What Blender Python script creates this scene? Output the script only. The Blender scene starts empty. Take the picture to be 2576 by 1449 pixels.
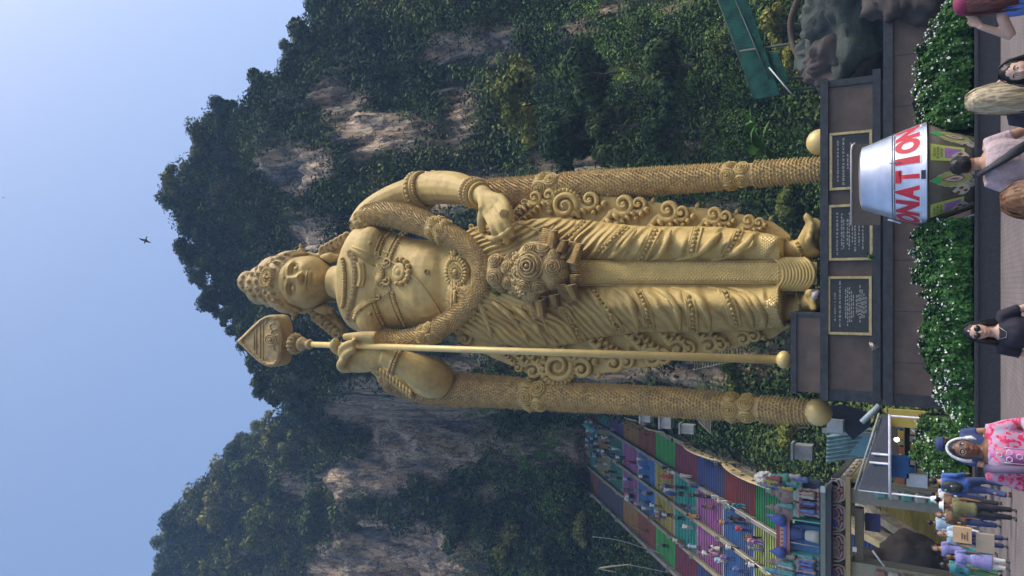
import bpy, bmesh, math, random
import numpy as np
from mathutils import Vector, Matrix, noise
from mathutils.bvhtree import BVHTree
random.seed(7); RNG = np.random.default_rng(7)
R = math.radians
sc = bpy.context.scene
COL = sc.collection

# ---------------------------------------------------------------- camera (phone held upright, picture stored sideways)
F = 1860.0            # focal length in units of a 2576 px wide picture
TH = R(29.0)          # the phone looks up by this much
CAM = Vector((0, 0, 1.95))
cs, sn = math.cos(TH), math.sin(TH)
cam_d = bpy.data.cameras.new('camera'); cam = bpy.data.objects.new('camera', cam_d); COL.objects.link(cam)
cam_d.sensor_width = 36; cam_d.lens = F / 2576 * 36; cam_d.clip_end = 3000; cam_d.clip_start = 0.05
m = Matrix(((0, 1, 0), (sn, 0, -cs), (-cs, 0, -sn)))     # columns: image right, image up, backwards
cam.matrix_world = Matrix.Translation(CAM) @ m.to_4x4()
sc.camera = cam
# ---------------------------------------------------------------- daylight
w = bpy.data.worlds.new('World'); sc.world = w; w.use_nodes = True
nt = w.node_tree; nt.nodes.clear()
sky = nt.nodes.new('ShaderNodeTexSky'); sky.sky_type = 'NISHITA'; sky.sun_disc = False
SUN_EL, SUN_AZ = R(50), R(104)        # azimuth clockwise from +Y: the sun stands to the right
sky.sun_elevation = SUN_EL; sky.sun_rotation = SUN_AZ
sky.air_density = 1.0; sky.dust_density = 3.4; sky.ozone_density = 1.8; sky.altitude = 0
bg = nt.nodes.new('ShaderNodeBackground'); bg.inputs[1].default_value = 0.15
out = nt.nodes.new('ShaderNodeOutputWorld')
nt.links.new(sky.outputs[0], bg.inputs[0]); nt.links.new(bg.outputs[0], out.inputs[0])
sd = bpy.data.lights.new('sun', 'SUN'); sd.energy = 1.45; sd.angle = R(14); sd.color = (1.0, 0.9, 0.76)
so = bpy.data.objects.new('sun', sd); COL.objects.link(so)
sdir = Vector((math.sin(SUN_AZ) * math.cos(SUN_EL), math.cos(SUN_AZ) * math.cos(SUN_EL), math.sin(SUN_EL)))
so.rotation_euler = sdir.to_track_quat('Z', 'Y').to_euler()
sc.view_settings.view_transform = 'Standard'; sc.view_settings.look = 'None'
sc.view_settings.exposure = 0.93; sc.view_settings.gamma = 1
sc.render.engine = 'CYCLES'; sc.cycles.volume_bounces = 0; sc.cycles.max_bounces = 5
sc.cycles.transparent_max_bounces = 6; sc.cycles.volume_step_rate = 4

# ---------------------------------------------------------------- helpers
def mpp(x, Y): return Y / (F * cs + (x - 1288) * sn)
def W(x, y, Y):
    d = x - 1288; t = Y / (F * cs + d * sn)
    return Vector(((724.5 - y) * t, Y, CAM.z + (F * sn - d * cs) * t))
def WZ(x, y, z):
    d = x - 1288; t = (z - CAM.z) / (F * sn - d * cs)
    return Vector(((724.5 - y) * t, (F * cs + d * sn) * t, z))
def proj(P):
    q = P - CAM; dep = q.y * cs + q.z * sn; up = -q.y * sn + q.z * cs
    return 1288 - F * up / dep, 724.5 - F * q.x / dep
def lerp(a, b, t): return a + (b - a) * t
def clamp(v, a=0., b=1.): return max(a, min(b, v))
def sst(a, b, v):
    t = clamp((v - a) / (b - a)); return t * t * (3 - 2 * t)
def interp(tab, x):
    if x <= tab[0][0]: return tab[0][1]
    for (a, p), (b, q) in zip(tab, tab[1:]):
        if x <= b: return p + (q - p) * (x - a) / (b - a)
    return tab[-1][1]
def catmull(pts, n):
    P = [tuple(p) for p in pts]; out = []
    for i in range(len(P) - 1):
        p0 = P[max(i - 1, 0)]; p1 = P[i]; p2 = P[i + 1]; p3 = P[min(i + 2, len(P) - 1)]
        for k in range(n):
            t = k / n
            out.append(tuple(0.5 * (2 * b + (-a + c) * t + (2 * a - 5 * b + 4 * c - d) * t * t + (-a + 3 * b - 3 * c + d) * t ** 3)
                             for a, b, c, d in zip(p0, p1, p2, p3)))
    out.append(P[-1]); return out

class MB:
    def __init__(s): s.v = []; s.f = []
    def add(s, v, f):
        o = len(s.v); s.v.extend([tuple(p) for p in v]); s.f.extend([tuple(i + o for i in q) for q in f]); return s
    def box(s, a, b, M=None):
        (x0, y0, z0), (x1, y1, z1) = a, b
        v = [Vector(p) for p in ((x0,y0,z0),(x1,y0,z0),(x1,y1,z0),(x0,y1,z0),(x0,y0,z1),(x1,y0,z1),(x1,y1,z1),(x0,y1,z1))]
        if M: v = [M @ p for p in v]
        return s.add(v, [(0,3,2,1),(4,5,6,7),(0,1,5,4),(1,2,6,5),(2,3,7,6),(3,0,4,7)])
    def rings(s, rs, closed=True, cap=True):
        n = len(rs[0]); v = [p for r in rs for p in r]; f = []
        for i in range(len(rs) - 1):
            for k in range(n if closed else n - 1):
                a = i * n + k; b = i * n + (k + 1) % n
                f.append((a, b, b + n, a + n))
        if cap and closed:
            f.append(tuple(range(n))[::-1]); f.append(tuple((len(rs) - 1) * n + k for k in range(n)))
        return s.add(v, f)
    def tube(s, pts, rad, n=8, flat=1.0, up=None, cap=True):
        pts = [Vector(p) for p in pts]; m_ = len(pts)
        if not hasattr(rad, '__len__'): rad = [rad] * m_
        rs = []; prev = None
        for i, p in enumerate(pts):
            t = (pts[min(i + 1, m_ - 1)] - pts[max(i - 1, 0)])
            if t.length < 1e-9: t = Vector((0, 0, 1))
            t.normalize()
            if up is not None: a = up - t * up.dot(t)
            else:
                a = prev - t * prev.dot(t) if prev is not None else t.orthogonal()
            if a.length < 1e-6: a = t.orthogonal()
            a.normalize(); prev = a; b = t.cross(a)
            rs.append([p + (a * math.cos(q) * flat + b * math.sin(q)) * rad[i] for q in [2 * math.pi * k / n for k in range(n)]])
        return s.rings(rs, cap=cap)
    def ball(s, c, r, n=8, sc_=(1, 1, 1), M=None):
        c = Vector(c); h = max(n // 2, 3); v = []; f = []
        for i in range(h + 1):
            ph = math.pi * i / h
            for k in range(n):
                q = 2 * math.pi * k / n
                d = Vector((math.sin(ph) * math.cos(q) * sc_[0], math.sin(ph) * math.sin(q) * sc_[1], math.cos(ph) * sc_[2])) * r
                if M: d = M @ d
                v.append(c + d)
        for i in range(h):
            for k in range(n):
                a = i * n + k; b = i * n + (k + 1) % n
                f.append((a, a + n, b + n, b))
        return s.add(v, f)
    def prism(s, poly, off):
        """polygon (list of Vectors) extruded by vector off"""
        n = len(poly); off = Vector(off)
        v = [Vector(p) for p in poly] + [Vector(p) + off for p in poly]
        f = [tuple(range(n)), tuple(range(2 * n - 1, n - 1, -1))] + [(i, (i + 1) % n, (i + 1) % n + n, i + n)[::-1] for i in range(n)]
        return s.add(v, f)
    def lathe(s, prof, c, n=24, M=None):
        rs = []
        for r, z in prof:
            ring = [Vector((r * math.cos(2 * math.pi * k / n), r * math.sin(2 * math.pi * k / n), z)) for k in range(n)]
            rs.append([(M @ p if M else p) + Vector(c) for p in ring])
        return s.rings(rs)
    def mesh(s, name, mat, smooth=True):
        me = bpy.data.meshes.new(name); me.from_pydata(s.v, [], s.f); me.validate(); me.update()
        if smooth: me.polygons.foreach_set('use_smooth', [True] * len(me.polygons))
        if mat: me.materials.append(mat)
        return me
    def build(s, name, mat, parent=None, smooth=True, fix=True):
        me = s.mesh(name, mat, smooth)
        if fix:
            b = bmesh.new(); b.from_mesh(me); bmesh.ops.recalc_face_normals(b, faces=b.faces); b.to_mesh(me); b.free()
        return link(name, me, parent)
def link(name, me, parent=None):
    o = bpy.data.objects.new(name, me); COL.objects.link(o)
    if parent is not None:
        o.parent = parent; o.matrix_parent_inverse = parent.matrix_world.inverted() if parent.matrix_world != Matrix() else Matrix()
        o.matrix_parent_inverse = Matrix.Translation(-parent.location) if parent.type == 'EMPTY' and parent.parent is None else Matrix()
    return o
def tag(o, label=None, cat=None, group=None, kind=None):
    if label: o['label'] = label
    if cat: o['category'] = cat
    if group: o['group'] = group
    if kind: o['kind'] = kind
    return o
def thing(name, label, cat, loc=(0, 0, 0), group=None):
    o = bpy.data.objects.new(name, None); COL.objects.link(o); o.location = loc; o.empty_display_size = .3
    return tag(o, label, cat, group)
def np_mesh(name, V, Fq, mat, parent=None, smooth=False):
    """V (n,3), Fq (m,k) equal-size faces"""
    me = bpy.data.meshes.new(name); V = np.asarray(V, np.float32); Fq = np.asarray(Fq, np.int32)
    k = Fq.shape[1]
    me.vertices.add(len(V)); me.vertices.foreach_set('co', V.ravel())
    me.loops.add(Fq.size); me.loops.foreach_set('vertex_index', Fq.ravel())
    me.polygons.add(len(Fq)); me.polygons.foreach_set('loop_start', np.arange(0, Fq.size, k, dtype=np.int32))
    if smooth: me.polygons.foreach_set('use_smooth', np.ones(len(Fq), bool))
    me.update(calc_edges=True)
    if mat: me.materials.append(mat)
    return link(name, me, parent) if parent is not False else me
def autosmooth(o, ang=40):
    me = o.data
    b = bmesh.new(); b.from_mesh(me)
    for e in b.edges:
        e.smooth = not (len(e.link_faces) == 2 and e.calc_face_angle(0) > R(ang))
    b.to_mesh(me); b.free(); return o
TMP = bpy.data.scenes.new('workbench')      # a small side scene so that each modifier is evaluated alone
def eval_mesh(o):
    c = o.copy(); c.parent = None; TMP.collection.objects.link(c)
    with bpy.context.temp_override(scene=TMP, view_layer=TMP.view_layers[0]):
        dg = bpy.context.evaluated_depsgraph_get(); dg.update()
        me = bpy.data.meshes.new_from_object(c.evaluated_get(dg)); bpy.data.objects.remove(c); return me
def remeshed(o, vox, smooth=2):
    m1 = o.modifiers.new('r', 'REMESH'); m1.mode = 'VOXEL'; m1.voxel_size = vox
    if smooth:
        m2 = o.modifiers.new('s', 'SMOOTH'); m2.factor = .5; m2.iterations = smooth
    me = eval_mesh(o); o.modifiers.clear()
    mats = list(o.data.materials); o.data = me
    if not me.materials:
        for q in mats: me.materials.append(q)
    me.polygons.foreach_set('use_smooth', [True] * len(me.polygons)); return o

# ---------------------------------------------------------------- materials
def mat(name, col, rough=.6, metal=0., var=.25, scale=3., bump=0., bscale=20., col2=None, stretch=(1, 1, 1), spec=.4, detail=4, coord='Object', island=0., emit=None, thr=None):
    M = bpy.data.materials.new(name); M.use_nodes = True; nt = M.node_tree; b = nt.nodes['Principled BSDF']
    b.inputs['Roughness'].default_value = rough; b.inputs['Metallic'].default_value = metal
    b.inputs['Specular IOR Level'].default_value = spec
    tc = nt.nodes.new('ShaderNodeTexCoord'); mp = nt.nodes.new('ShaderNodeMapping'); mp.inputs['Scale'].default_value = stretch
    nt.links.new(tc.outputs[coord], mp.inputs[0])
    nz = nt.nodes.new('ShaderNodeTexNoise'); nz.inputs['Scale'].default_value = scale; nz.inputs['Detail'].default_value = detail
    nz.inputs['Roughness'].default_value = .6
    nt.links.new(mp.outputs[0], nz.inputs['Vector'])
    cr = nt.nodes.new('ShaderNodeValToRGB')
    c = Vector(col[:3]); c2 = Vector(col2[:3]) if col2 else c * (1 - var) ; c1 = c if col2 else c * (1 + var * .6)
    a, z = thr if thr else (.32, .68)
    cr.color_ramp.elements[0].position = a; cr.color_ramp.elements[1].position = z
    cr.color_ramp.elements[0].color = (*c2, 1); cr.color_ramp.elements[1].color = (*c1, 1)
    nt.links.new(nz.outputs[0], cr.inputs[0]); last = cr.outputs[0]
    if island:
        g = nt.nodes.new('ShaderNodeNewGeometry'); hs = nt.nodes.new('ShaderNodeHueSaturation')
        mr = nt.nodes.new('ShaderNodeMapRange'); mr.inputs['To Min'].default_value = 1 - island; mr.inputs['To Max'].default_value = 1 + island
        nt.links.new(g.outputs['Random Per Island'], mr.inputs['Value']); nt.links.new(mr.outputs[0], hs.inputs['Value'])
        nt.links.new(last, hs.inputs['Color']); last = hs.outputs[0]
    nt.links.new(last, b.inputs['Base Color'])
    if bump:
        n2 = nt.nodes.new('ShaderNodeTexNoise'); n2.inputs['Scale'].default_value = bscale; n2.inputs['Detail'].default_value = 5
        nt.links.new(mp.outputs[0], n2.inputs['Vector'])
        bp = nt.nodes.new('ShaderNodeBump'); bp.inputs['Strength'].default_value = min(bump, 1); bp.inputs['Distance'].default_value = .05 * max(1, bump)
        nt.links.new(n2.outputs[0], bp.inputs['Height']); nt.links.new(bp.outputs[0], b.inputs['Normal'])
    if emit:
        b.inputs['Emission Color'].default_value = (*emit[:3], 1); b.inputs['Emission Strength'].default_value = emit[3]
    return M
_mc = {}
def flat(c, rough=.6, metal=0., var=.12):
    k = (tuple(round(q, 3) for q in c), rough, metal, var)
    if k not in _mc: _mc[k] = mat('paint_%d' % len(_mc), c, rough, metal, var, 4.)
    return _mc[k]
M_GOLD = mat('gold_paint', (.53, .385, .135), .6, .0, scale=1.3, bump=.4, bscale=9, col2=(.34, .235, .085), thr=(.24, .56), detail=9, spec=.3)
M_GOLD2 = mat('gold_paint_grimy', (.52, .37, .14), .62, .0, scale=2.2, bump=.3, bscale=12, col2=(.27, .19, .09), thr=(.28, .62), detail=8)
M_GOLDP = mat('gold_paint_clean', (.62, .47, .18), .42, .1, var=.12, scale=1.5, spec=.5)
# ================================================================ GROUND
def brick_mat(name, c1, c2, mortar, scale, bw=.5, rh=.25, msize=.02, bump=.4):
    M = bpy.data.materials.new(name); M.use_nodes = True; nt = M.node_tree; b = nt.nodes['Principled BSDF']; b.inputs['Roughness'].default_value = .75
    tc = nt.nodes.new('ShaderNodeTexCoord'); br = nt.nodes.new('ShaderNodeTexBrick')
    br.inputs['Color1'].default_value = (*c1, 1); br.inputs['Color2'].default_value = (*c2, 1); br.inputs['Mortar'].default_value = (*mortar, 1)
    br.inputs['Scale'].default_value = scale; br.inputs['Brick Width'].default_value = bw; br.inputs['Row Height'].default_value = rh; br.inputs['Mortar Size'].default_value = msize
    nt.links.new(tc.outputs['Object'], br.inputs['Vector'])
    nz = nt.nodes.new('ShaderNodeTexNoise'); nz.inputs['Scale'].default_value = .6; nz.inputs['Detail'].default_value = 6
    nt.links.new(tc.outputs['Object'], nz.inputs['Vector'])
    mx = nt.nodes.new('ShaderNodeMix'); mx.data_type = 'RGBA'; mx.blend_type = 'MULTIPLY'; mx.inputs[0].default_value = .5
    nt.links.new(br.outputs[0], mx.inputs[6]); nt.links.new(nz.outputs[0], mx.inputs[7])
    nt.links.new(mx.outputs[2], b.inputs['Base Color'])
    bp = nt.nodes.new('ShaderNodeBump'); bp.inputs['Strength'].default_value = bump; bp.inputs['Distance'].default_value = .02
    nt.links.new(br.outputs['Fac'], bp.inputs['Height']); bp.invert = True; nt.links.new(bp.outputs[0], b.inputs['Normal'])
    return M
M_PAVE = brick_mat('paving', (.29, .24, .225), (.21, .175, .17), (.10, .085, .08), 2.0)
M_SOIL = mat('soil', (.06, .055, .035), .9, scale=.4, bump=.5, bscale=3)
g = MB().box((-390, -55, -1), (390, 325, -.02)).build('ground', M_SOIL); tag(g, kind='structure')
g = MB().box((-60, -12, -.3), (40, 62, 0)).build('paving', M_PAVE, smooth=False); tag(g, kind='structure')

# ================================================================ HILL
RIDGE = [(-700, 700), (-400, 640), (-200, 760), (-80, 830), (0, 812), (40, 790), (75, 765), (110, 772), (150, 735), (200, 668), (240, 625), (262, 618), (300, 518), (325, 505),
         (360, 505), (395, 500), (440, 440), (480, 425), (520, 425), (560, 450), (600, 500), (640, 478), (690, 500), (740, 520),
         (790, 555), (840, 590), (880, 632), (940, 640), (985, 665), (1015, 705), (1035, 722), (1050, 690), (1070, 650), (1110, 615),
         (1150, 570), (1200, 530), (1250, 480), (1300, 440), (1350, 415), (1400, 412), (1449, 425), (1520, 400), (1650, 430), (1900, 560), (2300, 800)]
def stairY(x):
    rt = (F * sn - (x - 1288) * cs) / (F * cs + (x - 1288) * sn)
    return (.82 * 50 + 1.95) / max(.82 - rt, .12)
def hill_depth(x, y):
    xr = interp(RIDGE, y) + 12
    t = clamp((2330 - x) / (2330 - xr))
    cen = interp([(0, 56), (.12, 62), (.35, 68), (.6, 73), (.85, 79), (1, 86)], t)
    cen += 10 * sst(350, -300, y) * 0
    sY = min(stairY(x) + 1.5, 108) if x > 1440 else 108
    lef = lerp(sY, lerp(108, 124, clamp((1440 - x) / (1440 - xr))), sst(1500, 1380, x)) if x < 1500 else sY
    # bank to the left of the stairs stands a little nearer
    k = sst(955, 1060, y)
    d = lerp(cen, lef, k)
    d -= 12 * sst(1430, 1640, y) * sst(2300, 1700, x)
    return d
def rockmask(x, y):
    P = [(775, 425, 85, 50, 1), (885, 262, 45, 38, 1.2), (1000, 330, 120, 60, .62), (1160, 290, 60, 70, .5), (1190, 118, 110, 38, 1.1), (1150, 215, 60, 25, .8), (800, 590, 65, 42, 1),
         (1105, 1085, 130, 90, 1.4), (775, 1222, 55, 36, .9), (950, 1185, 95, 55, .9), (1040, 1415, 190, 78, 1.7), (1370, 1120, 130, 55, .9),
         (1560, 15, 50, 30, 1), (1700, 18, 80, 22, 1), (1690, 575, 260, 60, .9), (1420, 415, 160, 40, .5), (930, 1010, 90, 50, .8),
         (1280, 1240, 120, 30, .35), (1180, 480, 120, 60, .5), (1690, 900, 300, 70, .8), (1700, 370, 60, 16, .7), (1150, 900, 100, 50, .6), (860,1320,40,30,.6),(1450,70,60,25,.5)]
    v = 0
    for (a, b, ra, rb, s) in P:
        v = max(v, s * math.exp(-(((x - a) / ra) ** 2 + ((y - b) / rb) ** 2)))
    return v
NX, NY = 230, 400
ys = np.linspace(-650, 2200, NY); V = np.zeros((NX + 12, NY, 3), np.float32); ROCK = np.zeros((NX + 12, NY), np.float32)
for j, y in enumerate(ys):
    xr = interp(RIDGE, y) + 14
    for i in range(NX):
        x = lerp(2420, xr, i / (NX - 1))
        Y = hill_depth(x, y)
        p = W(x, y, Y)
        amp = 1.0 if Y < 100 else 1.25
        if y > 1030 and x > 1470 and y < 1460: amp = .08
        n1 = noise.fractal(Vector((p.x * .06, p.z * .035, 3.1)), 1, 2, 4) * 4.5
        n2 = noise.fractal(Vector((p.x * .3, p.z * .13, Y * .05)), 1, 2, 5) * 1.5
        n3 = abs(noise.noise(Vector((p.x * .8, p.z * .10, 0)))) * 2.2
        p.y -= amp * (n1 + n2 + n3)
        V[i, j] = p
        ROCK[i, j] = rockmask(x, y) + .22 * noise.noise(Vector((p.x * .25, p.z * .12, 9)))
    top = V[NX - 1, j]
    for k in range(12):
        q = (k + 1) / 12
        V[NX + k, j] = (top[0], top[1] + 5 + 55 * q, top[2] + 1.5 * math.sin(q * 3) - 60 * q * q)
n_i, n_j = V.shape[:2]
idx = np.arange(n_i * n_j).reshape(n_i, n_j)
Fq = np.stack([idx[:-1, :-1], idx[:-1, 1:], idx[1:, 1:], idx[1:, :-1]], -1).reshape(-1, 4)
def rock_material():
    M = bpy.data.materials.new('limestone'); M.use_nodes = True; nt = M.node_tree; b = nt.nodes['Principled BSDF']; b.inputs['Roughness'].default_value = .9
    tc = nt.nodes.new('ShaderNodeTexCoord'); mp = nt.nodes.new('ShaderNodeMapping'); mp.inputs['Scale'].default_value = (1.2, 1, .22)
    nt.links.new(tc.outputs['Object'], mp.inputs[0])
    nz = nt.nodes.new('ShaderNodeTexNoise'); nz.inputs['Scale'].default_value = .22; nz.inputs['Detail'].default_value = 8; nz.inputs['Roughness'].default_value = .65
    nt.links.new(mp.outputs[0], nz.inputs[0])
    cr = nt.nodes.new('ShaderNodeValToRGB'); e = cr.color_ramp.elements
    e[0].position = .33; e[0].color = (.05, .05, .055, 1); e[1].position = .62; e[1].color = (.52, .40, .30, 1)
    q = e.new(.42); q.color = (.15, .14, .13, 1); q = e.new(.50); q.color = (.40, .29, .18, 1)
    nt.links.new(nz.outputs[0], cr.inputs[0])
    wv = nt.nodes.new('ShaderNodeTexNoise'); wv.inputs['Scale'].default_value = 1.6; wv.inputs['Detail'].default_value = 7
    mp2 = nt.nodes.new('ShaderNodeMapping'); mp2.inputs['Scale'].default_value = (1.4, 1, .25); mp2.inputs['Rotation'].default_value = (0, .2, 0); nt.links.new(tc.outputs['Object'], mp2.inputs[0]); nt.links.new(mp2.outputs[0], wv.inputs[0])
    mx = nt.nodes.new('ShaderNodeMix'); mx.data_type = 'RGBA'; mx.blend_type = 'OVERLAY'; mx.inputs[0].default_value = .8
    nt.links.new(cr.outputs[0], mx.inputs[6]); nt.links.new(wv.outputs[0], mx.inputs[7])
    vo = nt.nodes.new('ShaderNodeTexVoronoi'); vo.feature = 'DISTANCE_TO_EDGE'; vo.inputs['Scale'].default_value = .55
    mp3 = nt.nodes.new('ShaderNodeMapping'); mp3.inputs['Scale'].default_value = (1.3, 1, .3); mp3.inputs['Rotation'].default_value = (0, .35, 0)
    nw = nt.nodes.new('ShaderNodeTexNoise'); nw.inputs['Scale'].default_value = .8; nw.inputs['Detail'].default_value = 5; vm = nt.nodes.new('ShaderNodeVectorMath'); vm.operation = 'MULTIPLY_ADD'; vm.inputs[1].default_value = (3, 3, 3)
    nt.links.new(tc.outputs['Object'], nw.inputs[0]); nt.links.new(nw.outputs['Color'], vm.inputs[0]); nt.links.new(tc.outputs['Object'], vm.inputs[2]); nt.links.new(vm.outputs[0], mp3.inputs[0]); nt.links.new(mp3.outputs[0], vo.inputs[0])
    ck = nt.nodes.new('ShaderNodeMapRange'); ck.inputs['From Max'].default_value = .10; ck.inputs['To Min'].default_value = .22; nt.links.new(vo.outputs[0], ck.inputs['Value'])
    mk = nt.nodes.new('ShaderNodeMix'); mk.data_type = 'RGBA'; mk.blend_type = 'MULTIPLY'; mk.inputs[0].default_value = 1
    nt.links.new(mx.outputs[2], mk.inputs[6]); nt.links.new(ck.outputs[0], mk.inputs[7]); mx = mk
    at = nt.nodes.new('ShaderNodeAttribute'); at.attribute_name = 'rock'
    mr = nt.nodes.new('ShaderNodeMapRange'); mr.inputs['From Min'].default_value = .08; mr.inputs['From Max'].default_value = .3
    nt.links.new(at.outputs['Fac'], mr.inputs['Value'])
    m2 = nt.nodes.new('ShaderNodeMix'); m2.data_type = 'RGBA'; m2.inputs[6].default_value = (.028, .034, .02, 1)
    nt.links.new(mr.outputs[0], m2.inputs[0]); nt.links.new(mx.outputs[2], m2.inputs[7]); nt.links.new(m2.outputs[2], b.inputs['Base Color'])
    bp = nt.nodes.new('ShaderNodeBump'); bp.inputs['Strength'].default_value = 1; bp.inputs['Distance'].default_value = .8
    nt.links.new(wv.outputs[0], bp.inputs['Height']); nt.links.new(bp.outputs[0], b.inputs['Normal'])
    return M
hill = np_mesh('hill', V.reshape(-1, 3), Fq, rock_material(), smooth=False); tag(hill, kind='structure')
rk = np.concatenate([ROCK.ravel()]).astype(np.float32)
at = hill.data.attributes.new('rock', 'FLOAT', 'POINT'); at.data.foreach_set('value', rk)

# ---------------------------------------------------------------- foliage
def leaf_mat(name, dark, light, scale=.25, isl=.35, yellow=None):
    M = bpy.data.materials.new(name); M.use_nodes = True; nt = M.node_tree; b = nt.nodes['Principled BSDF']
    b.inputs['Roughness'].default_value = .8; b.inputs['Specular IOR Level'].default_value = .12
    tc = nt.nodes.new('ShaderNodeTexCoord'); nz = nt.nodes.new('ShaderNodeTexNoise'); nz.inputs['Scale'].default_value = scale; nz.inputs['Detail'].default_value = 3
    nt.links.new(tc.outputs['Object'], nz.inputs[0])
    cr = nt.nodes.new('ShaderNodeValToRGB'); e = cr.color_ramp.elements; e[0].position = .35; e[1].position = .62
    e[0].color = (*dark, 1); e[1].color = (*light, 1)
    if yellow: q = e.new(.74); q.color = (*yellow, 1)
    nt.links.new(nz.outputs[0], cr.inputs[0])
    g = nt.nodes.new('ShaderNodeNewGeometry'); hs = nt.nodes.new('ShaderNodeHueSaturation'); mr = nt.nodes.new('ShaderNodeMapRange')
    mr.inputs['To Min'].default_value = 1 - isl; mr.inputs['To Max'].default_value = 1 + isl
    nt.links.new(g.outputs['Random Per Island'], mr.inputs['Value']); nt.links.new(mr.outputs[0], hs.inputs['Value']); nt.links.new(cr.outputs[0], hs.inputs['Color'])
    oi = nt.nodes.new('ShaderNodeObjectInfo'); h2 = nt.nodes.new('ShaderNodeHueSaturation'); m3 = nt.nodes.new('ShaderNodeMapRange'); m3.inputs['To Min'].default_value = .47; m3.inputs['To Max'].default_value = .525
    m4 = nt.nodes.new('ShaderNodeMapRange'); m4.inputs['To Min'].default_value = 1.25; m4.inputs['To Max'].default_value = .75
    nt.links.new(oi.outputs['Random'], m3.inputs['Value']); nt.links.new(oi.outputs['Random'], m4.inputs['Value']); nt.links.new(m3.outputs[0], h2.inputs['Hue']); nt.links.new(m4.outputs[0], h2.inputs['Value'])
    nt.links.new(hs.outputs[0], h2.inputs['Color']); nt.links.new(h2.outputs[0], b.inputs['Base Color'])
    return M
M_LEAF = leaf_mat('leaves_hill', (.040, .070, .028), (.12, .17, .045), .12, .4, (.26, .25, .07))
M_LEAFN = leaf_mat('leaves_near', (.05, .12, .027), (.19, .36, .07), .22, .45, (.30, .33, .07))
M_LEAFY = leaf_mat('leaves_sun_tinted', (.10, .135, .03), (.30, .31, .07), .2, .4)  # lighter yellow green leaf copy, sunlight on the hill crowns mixed into the colour
M_BARK = mat('bark', (.075, .06, .045), .9, scale=5, bump=.5, stretch=(1, 1, .2))
def leaves(cent, nrm, size, rng=RNG):
    """one folded quad per centre; returns verts, faces"""
    n = len(cent)
    a = rng.normal(size=(n, 3)); a -= nrm * (a * nrm).sum(1, keepdims=True) ; a /= np.linalg.norm(a, axis=1, keepdims=True)
    b = np.cross(nrm, a)
    s = (size * rng.uniform(.6, 1.3, n))[:, None]
    v = np.stack([cent - a * s, cent - b * s * .55 + nrm * s * .15, cent + a * s, cent + b * s * .55 + nrm * s * .1], 1).reshape(-1, 3)
    f = np.arange(4 * n).reshape(n, 4)
    return v, f
def unit(n, rng=RNG):
    d = rng.normal(size=(n, 3)); return d / np.linalg.norm(d, axis=1, keepdims=True)
Vh = V[:NX].copy()
def scatter(n_clump, per, rad, size, sel, name, mat_, label, up=.85):
    cl = []
    tries = 0
    while len(cl) < n_clump and tries < n_clump * 12:
        tries += 1
        i = RNG.integers(4, NX - 1); j = RNG.integers(1, NY - 1)
        w_ = sel(i, j)
        if w_ <= 0 or RNG.random() > w_: continue
        p = Vh[i, j] + (Vh[i + 1, j] - Vh[i, j]) * RNG.random() * (1 if i < NX - 2 else 0) + (Vh[i, j + 1] - Vh[i, j]) * RNG.random()
        cl.append(p)
    cl = np.array(cl); n = len(cl)
    r = RNG.uniform(.55, 1.35, n) ** 1.3 * rad
    d = unit(n * per); cidx = np.repeat(np.arange(n), per)
    rr = RNG.uniform(.55, 1.0, n * per) ** .6
    sq = np.array([1, 1, .85])
    off = d * rr[:, None] * r[cidx][:, None] * sq
    c = cl[cidx] + off + np.array([0, -.25 * rad, .2 * rad])
    nr = d + np.array([0, 0, up]); nr += RNG.normal(size=nr.shape) * .35; nr /= np.linalg.norm(nr, axis=1, keepdims=True)
    v, f = leaves(c, nr, size * np.clip(c[:, 1] / 95, .5, 1.15))
    o = np_mesh(name, v, f, mat_); tag(o, label, 'foliage', kind='stuff'); return o
stepx = lambda i, j: proj(Vector([float(q) for q in Vh[i, j]]))
PX = np.zeros((NX, NY, 2))
for j, y in enumerate(ys):
    xr = interp(RIDGE, y) + 14
    for i in range(NX): PX[i, j] = (lerp(2420, xr, i / (NX - 1)), y)
def on_stairs(x, y):
    # region of the display covered by the staircase
    return x > 1455 and y > interp([(1453, 1020), (1555, 1030), (1652, 1056), (1744, 1090), (1842, 1128), (2003, 1165), (2330, 1230)], x) and y < 1235 + (x - 1500) * 1.15
def sunny(x, y):  # where the foliage takes the colour with sunlight painted in
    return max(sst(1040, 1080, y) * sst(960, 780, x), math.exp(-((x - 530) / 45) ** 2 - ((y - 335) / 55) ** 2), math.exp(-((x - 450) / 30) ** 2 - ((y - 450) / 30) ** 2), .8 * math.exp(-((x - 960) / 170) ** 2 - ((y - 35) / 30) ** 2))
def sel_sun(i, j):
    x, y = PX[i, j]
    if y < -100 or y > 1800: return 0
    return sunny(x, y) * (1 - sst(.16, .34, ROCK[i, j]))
def sel_main(i, j):
    x, y = PX[i, j]
    if y < -420 or y > 1800 or on_stairs(x, y): return 0
    r = ROCK[i, j]
    if 560 < y < 900 and 1050 < x < 2000: return .12
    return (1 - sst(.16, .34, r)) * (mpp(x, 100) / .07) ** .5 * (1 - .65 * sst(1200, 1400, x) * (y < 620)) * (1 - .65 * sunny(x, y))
scatter(5600, 66, 2.0, .33, sel_main, 'hill_foliage', M_LEAF, 'dark green shrubs and creepers covering the limestone cliffs')
scatter(1700, 68, 2.0, .32, sel_sun, 'sun_tinted_foliage', M_LEAFY, 'leafy cover of the left hill and ridge shoulders, coloured yellow green for sunlight')  # sunlit look of these slopes comes from the lighter leaf colour
def sel_low(i, j):
    x, y = PX[i, j]
    if x < 1180 or y < -300 or y > 1750 or on_stairs(x, y): return 0
    if 560 < y < 900: return .1
    if y > 1000 and (x > 2090): return 0
    if y > 1000: return .8
    return (1 - sst(.18, .36, ROCK[i, j])) * sst(1180, 1420, x) * (1 - .7 * (560 < y < 1000))
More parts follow.
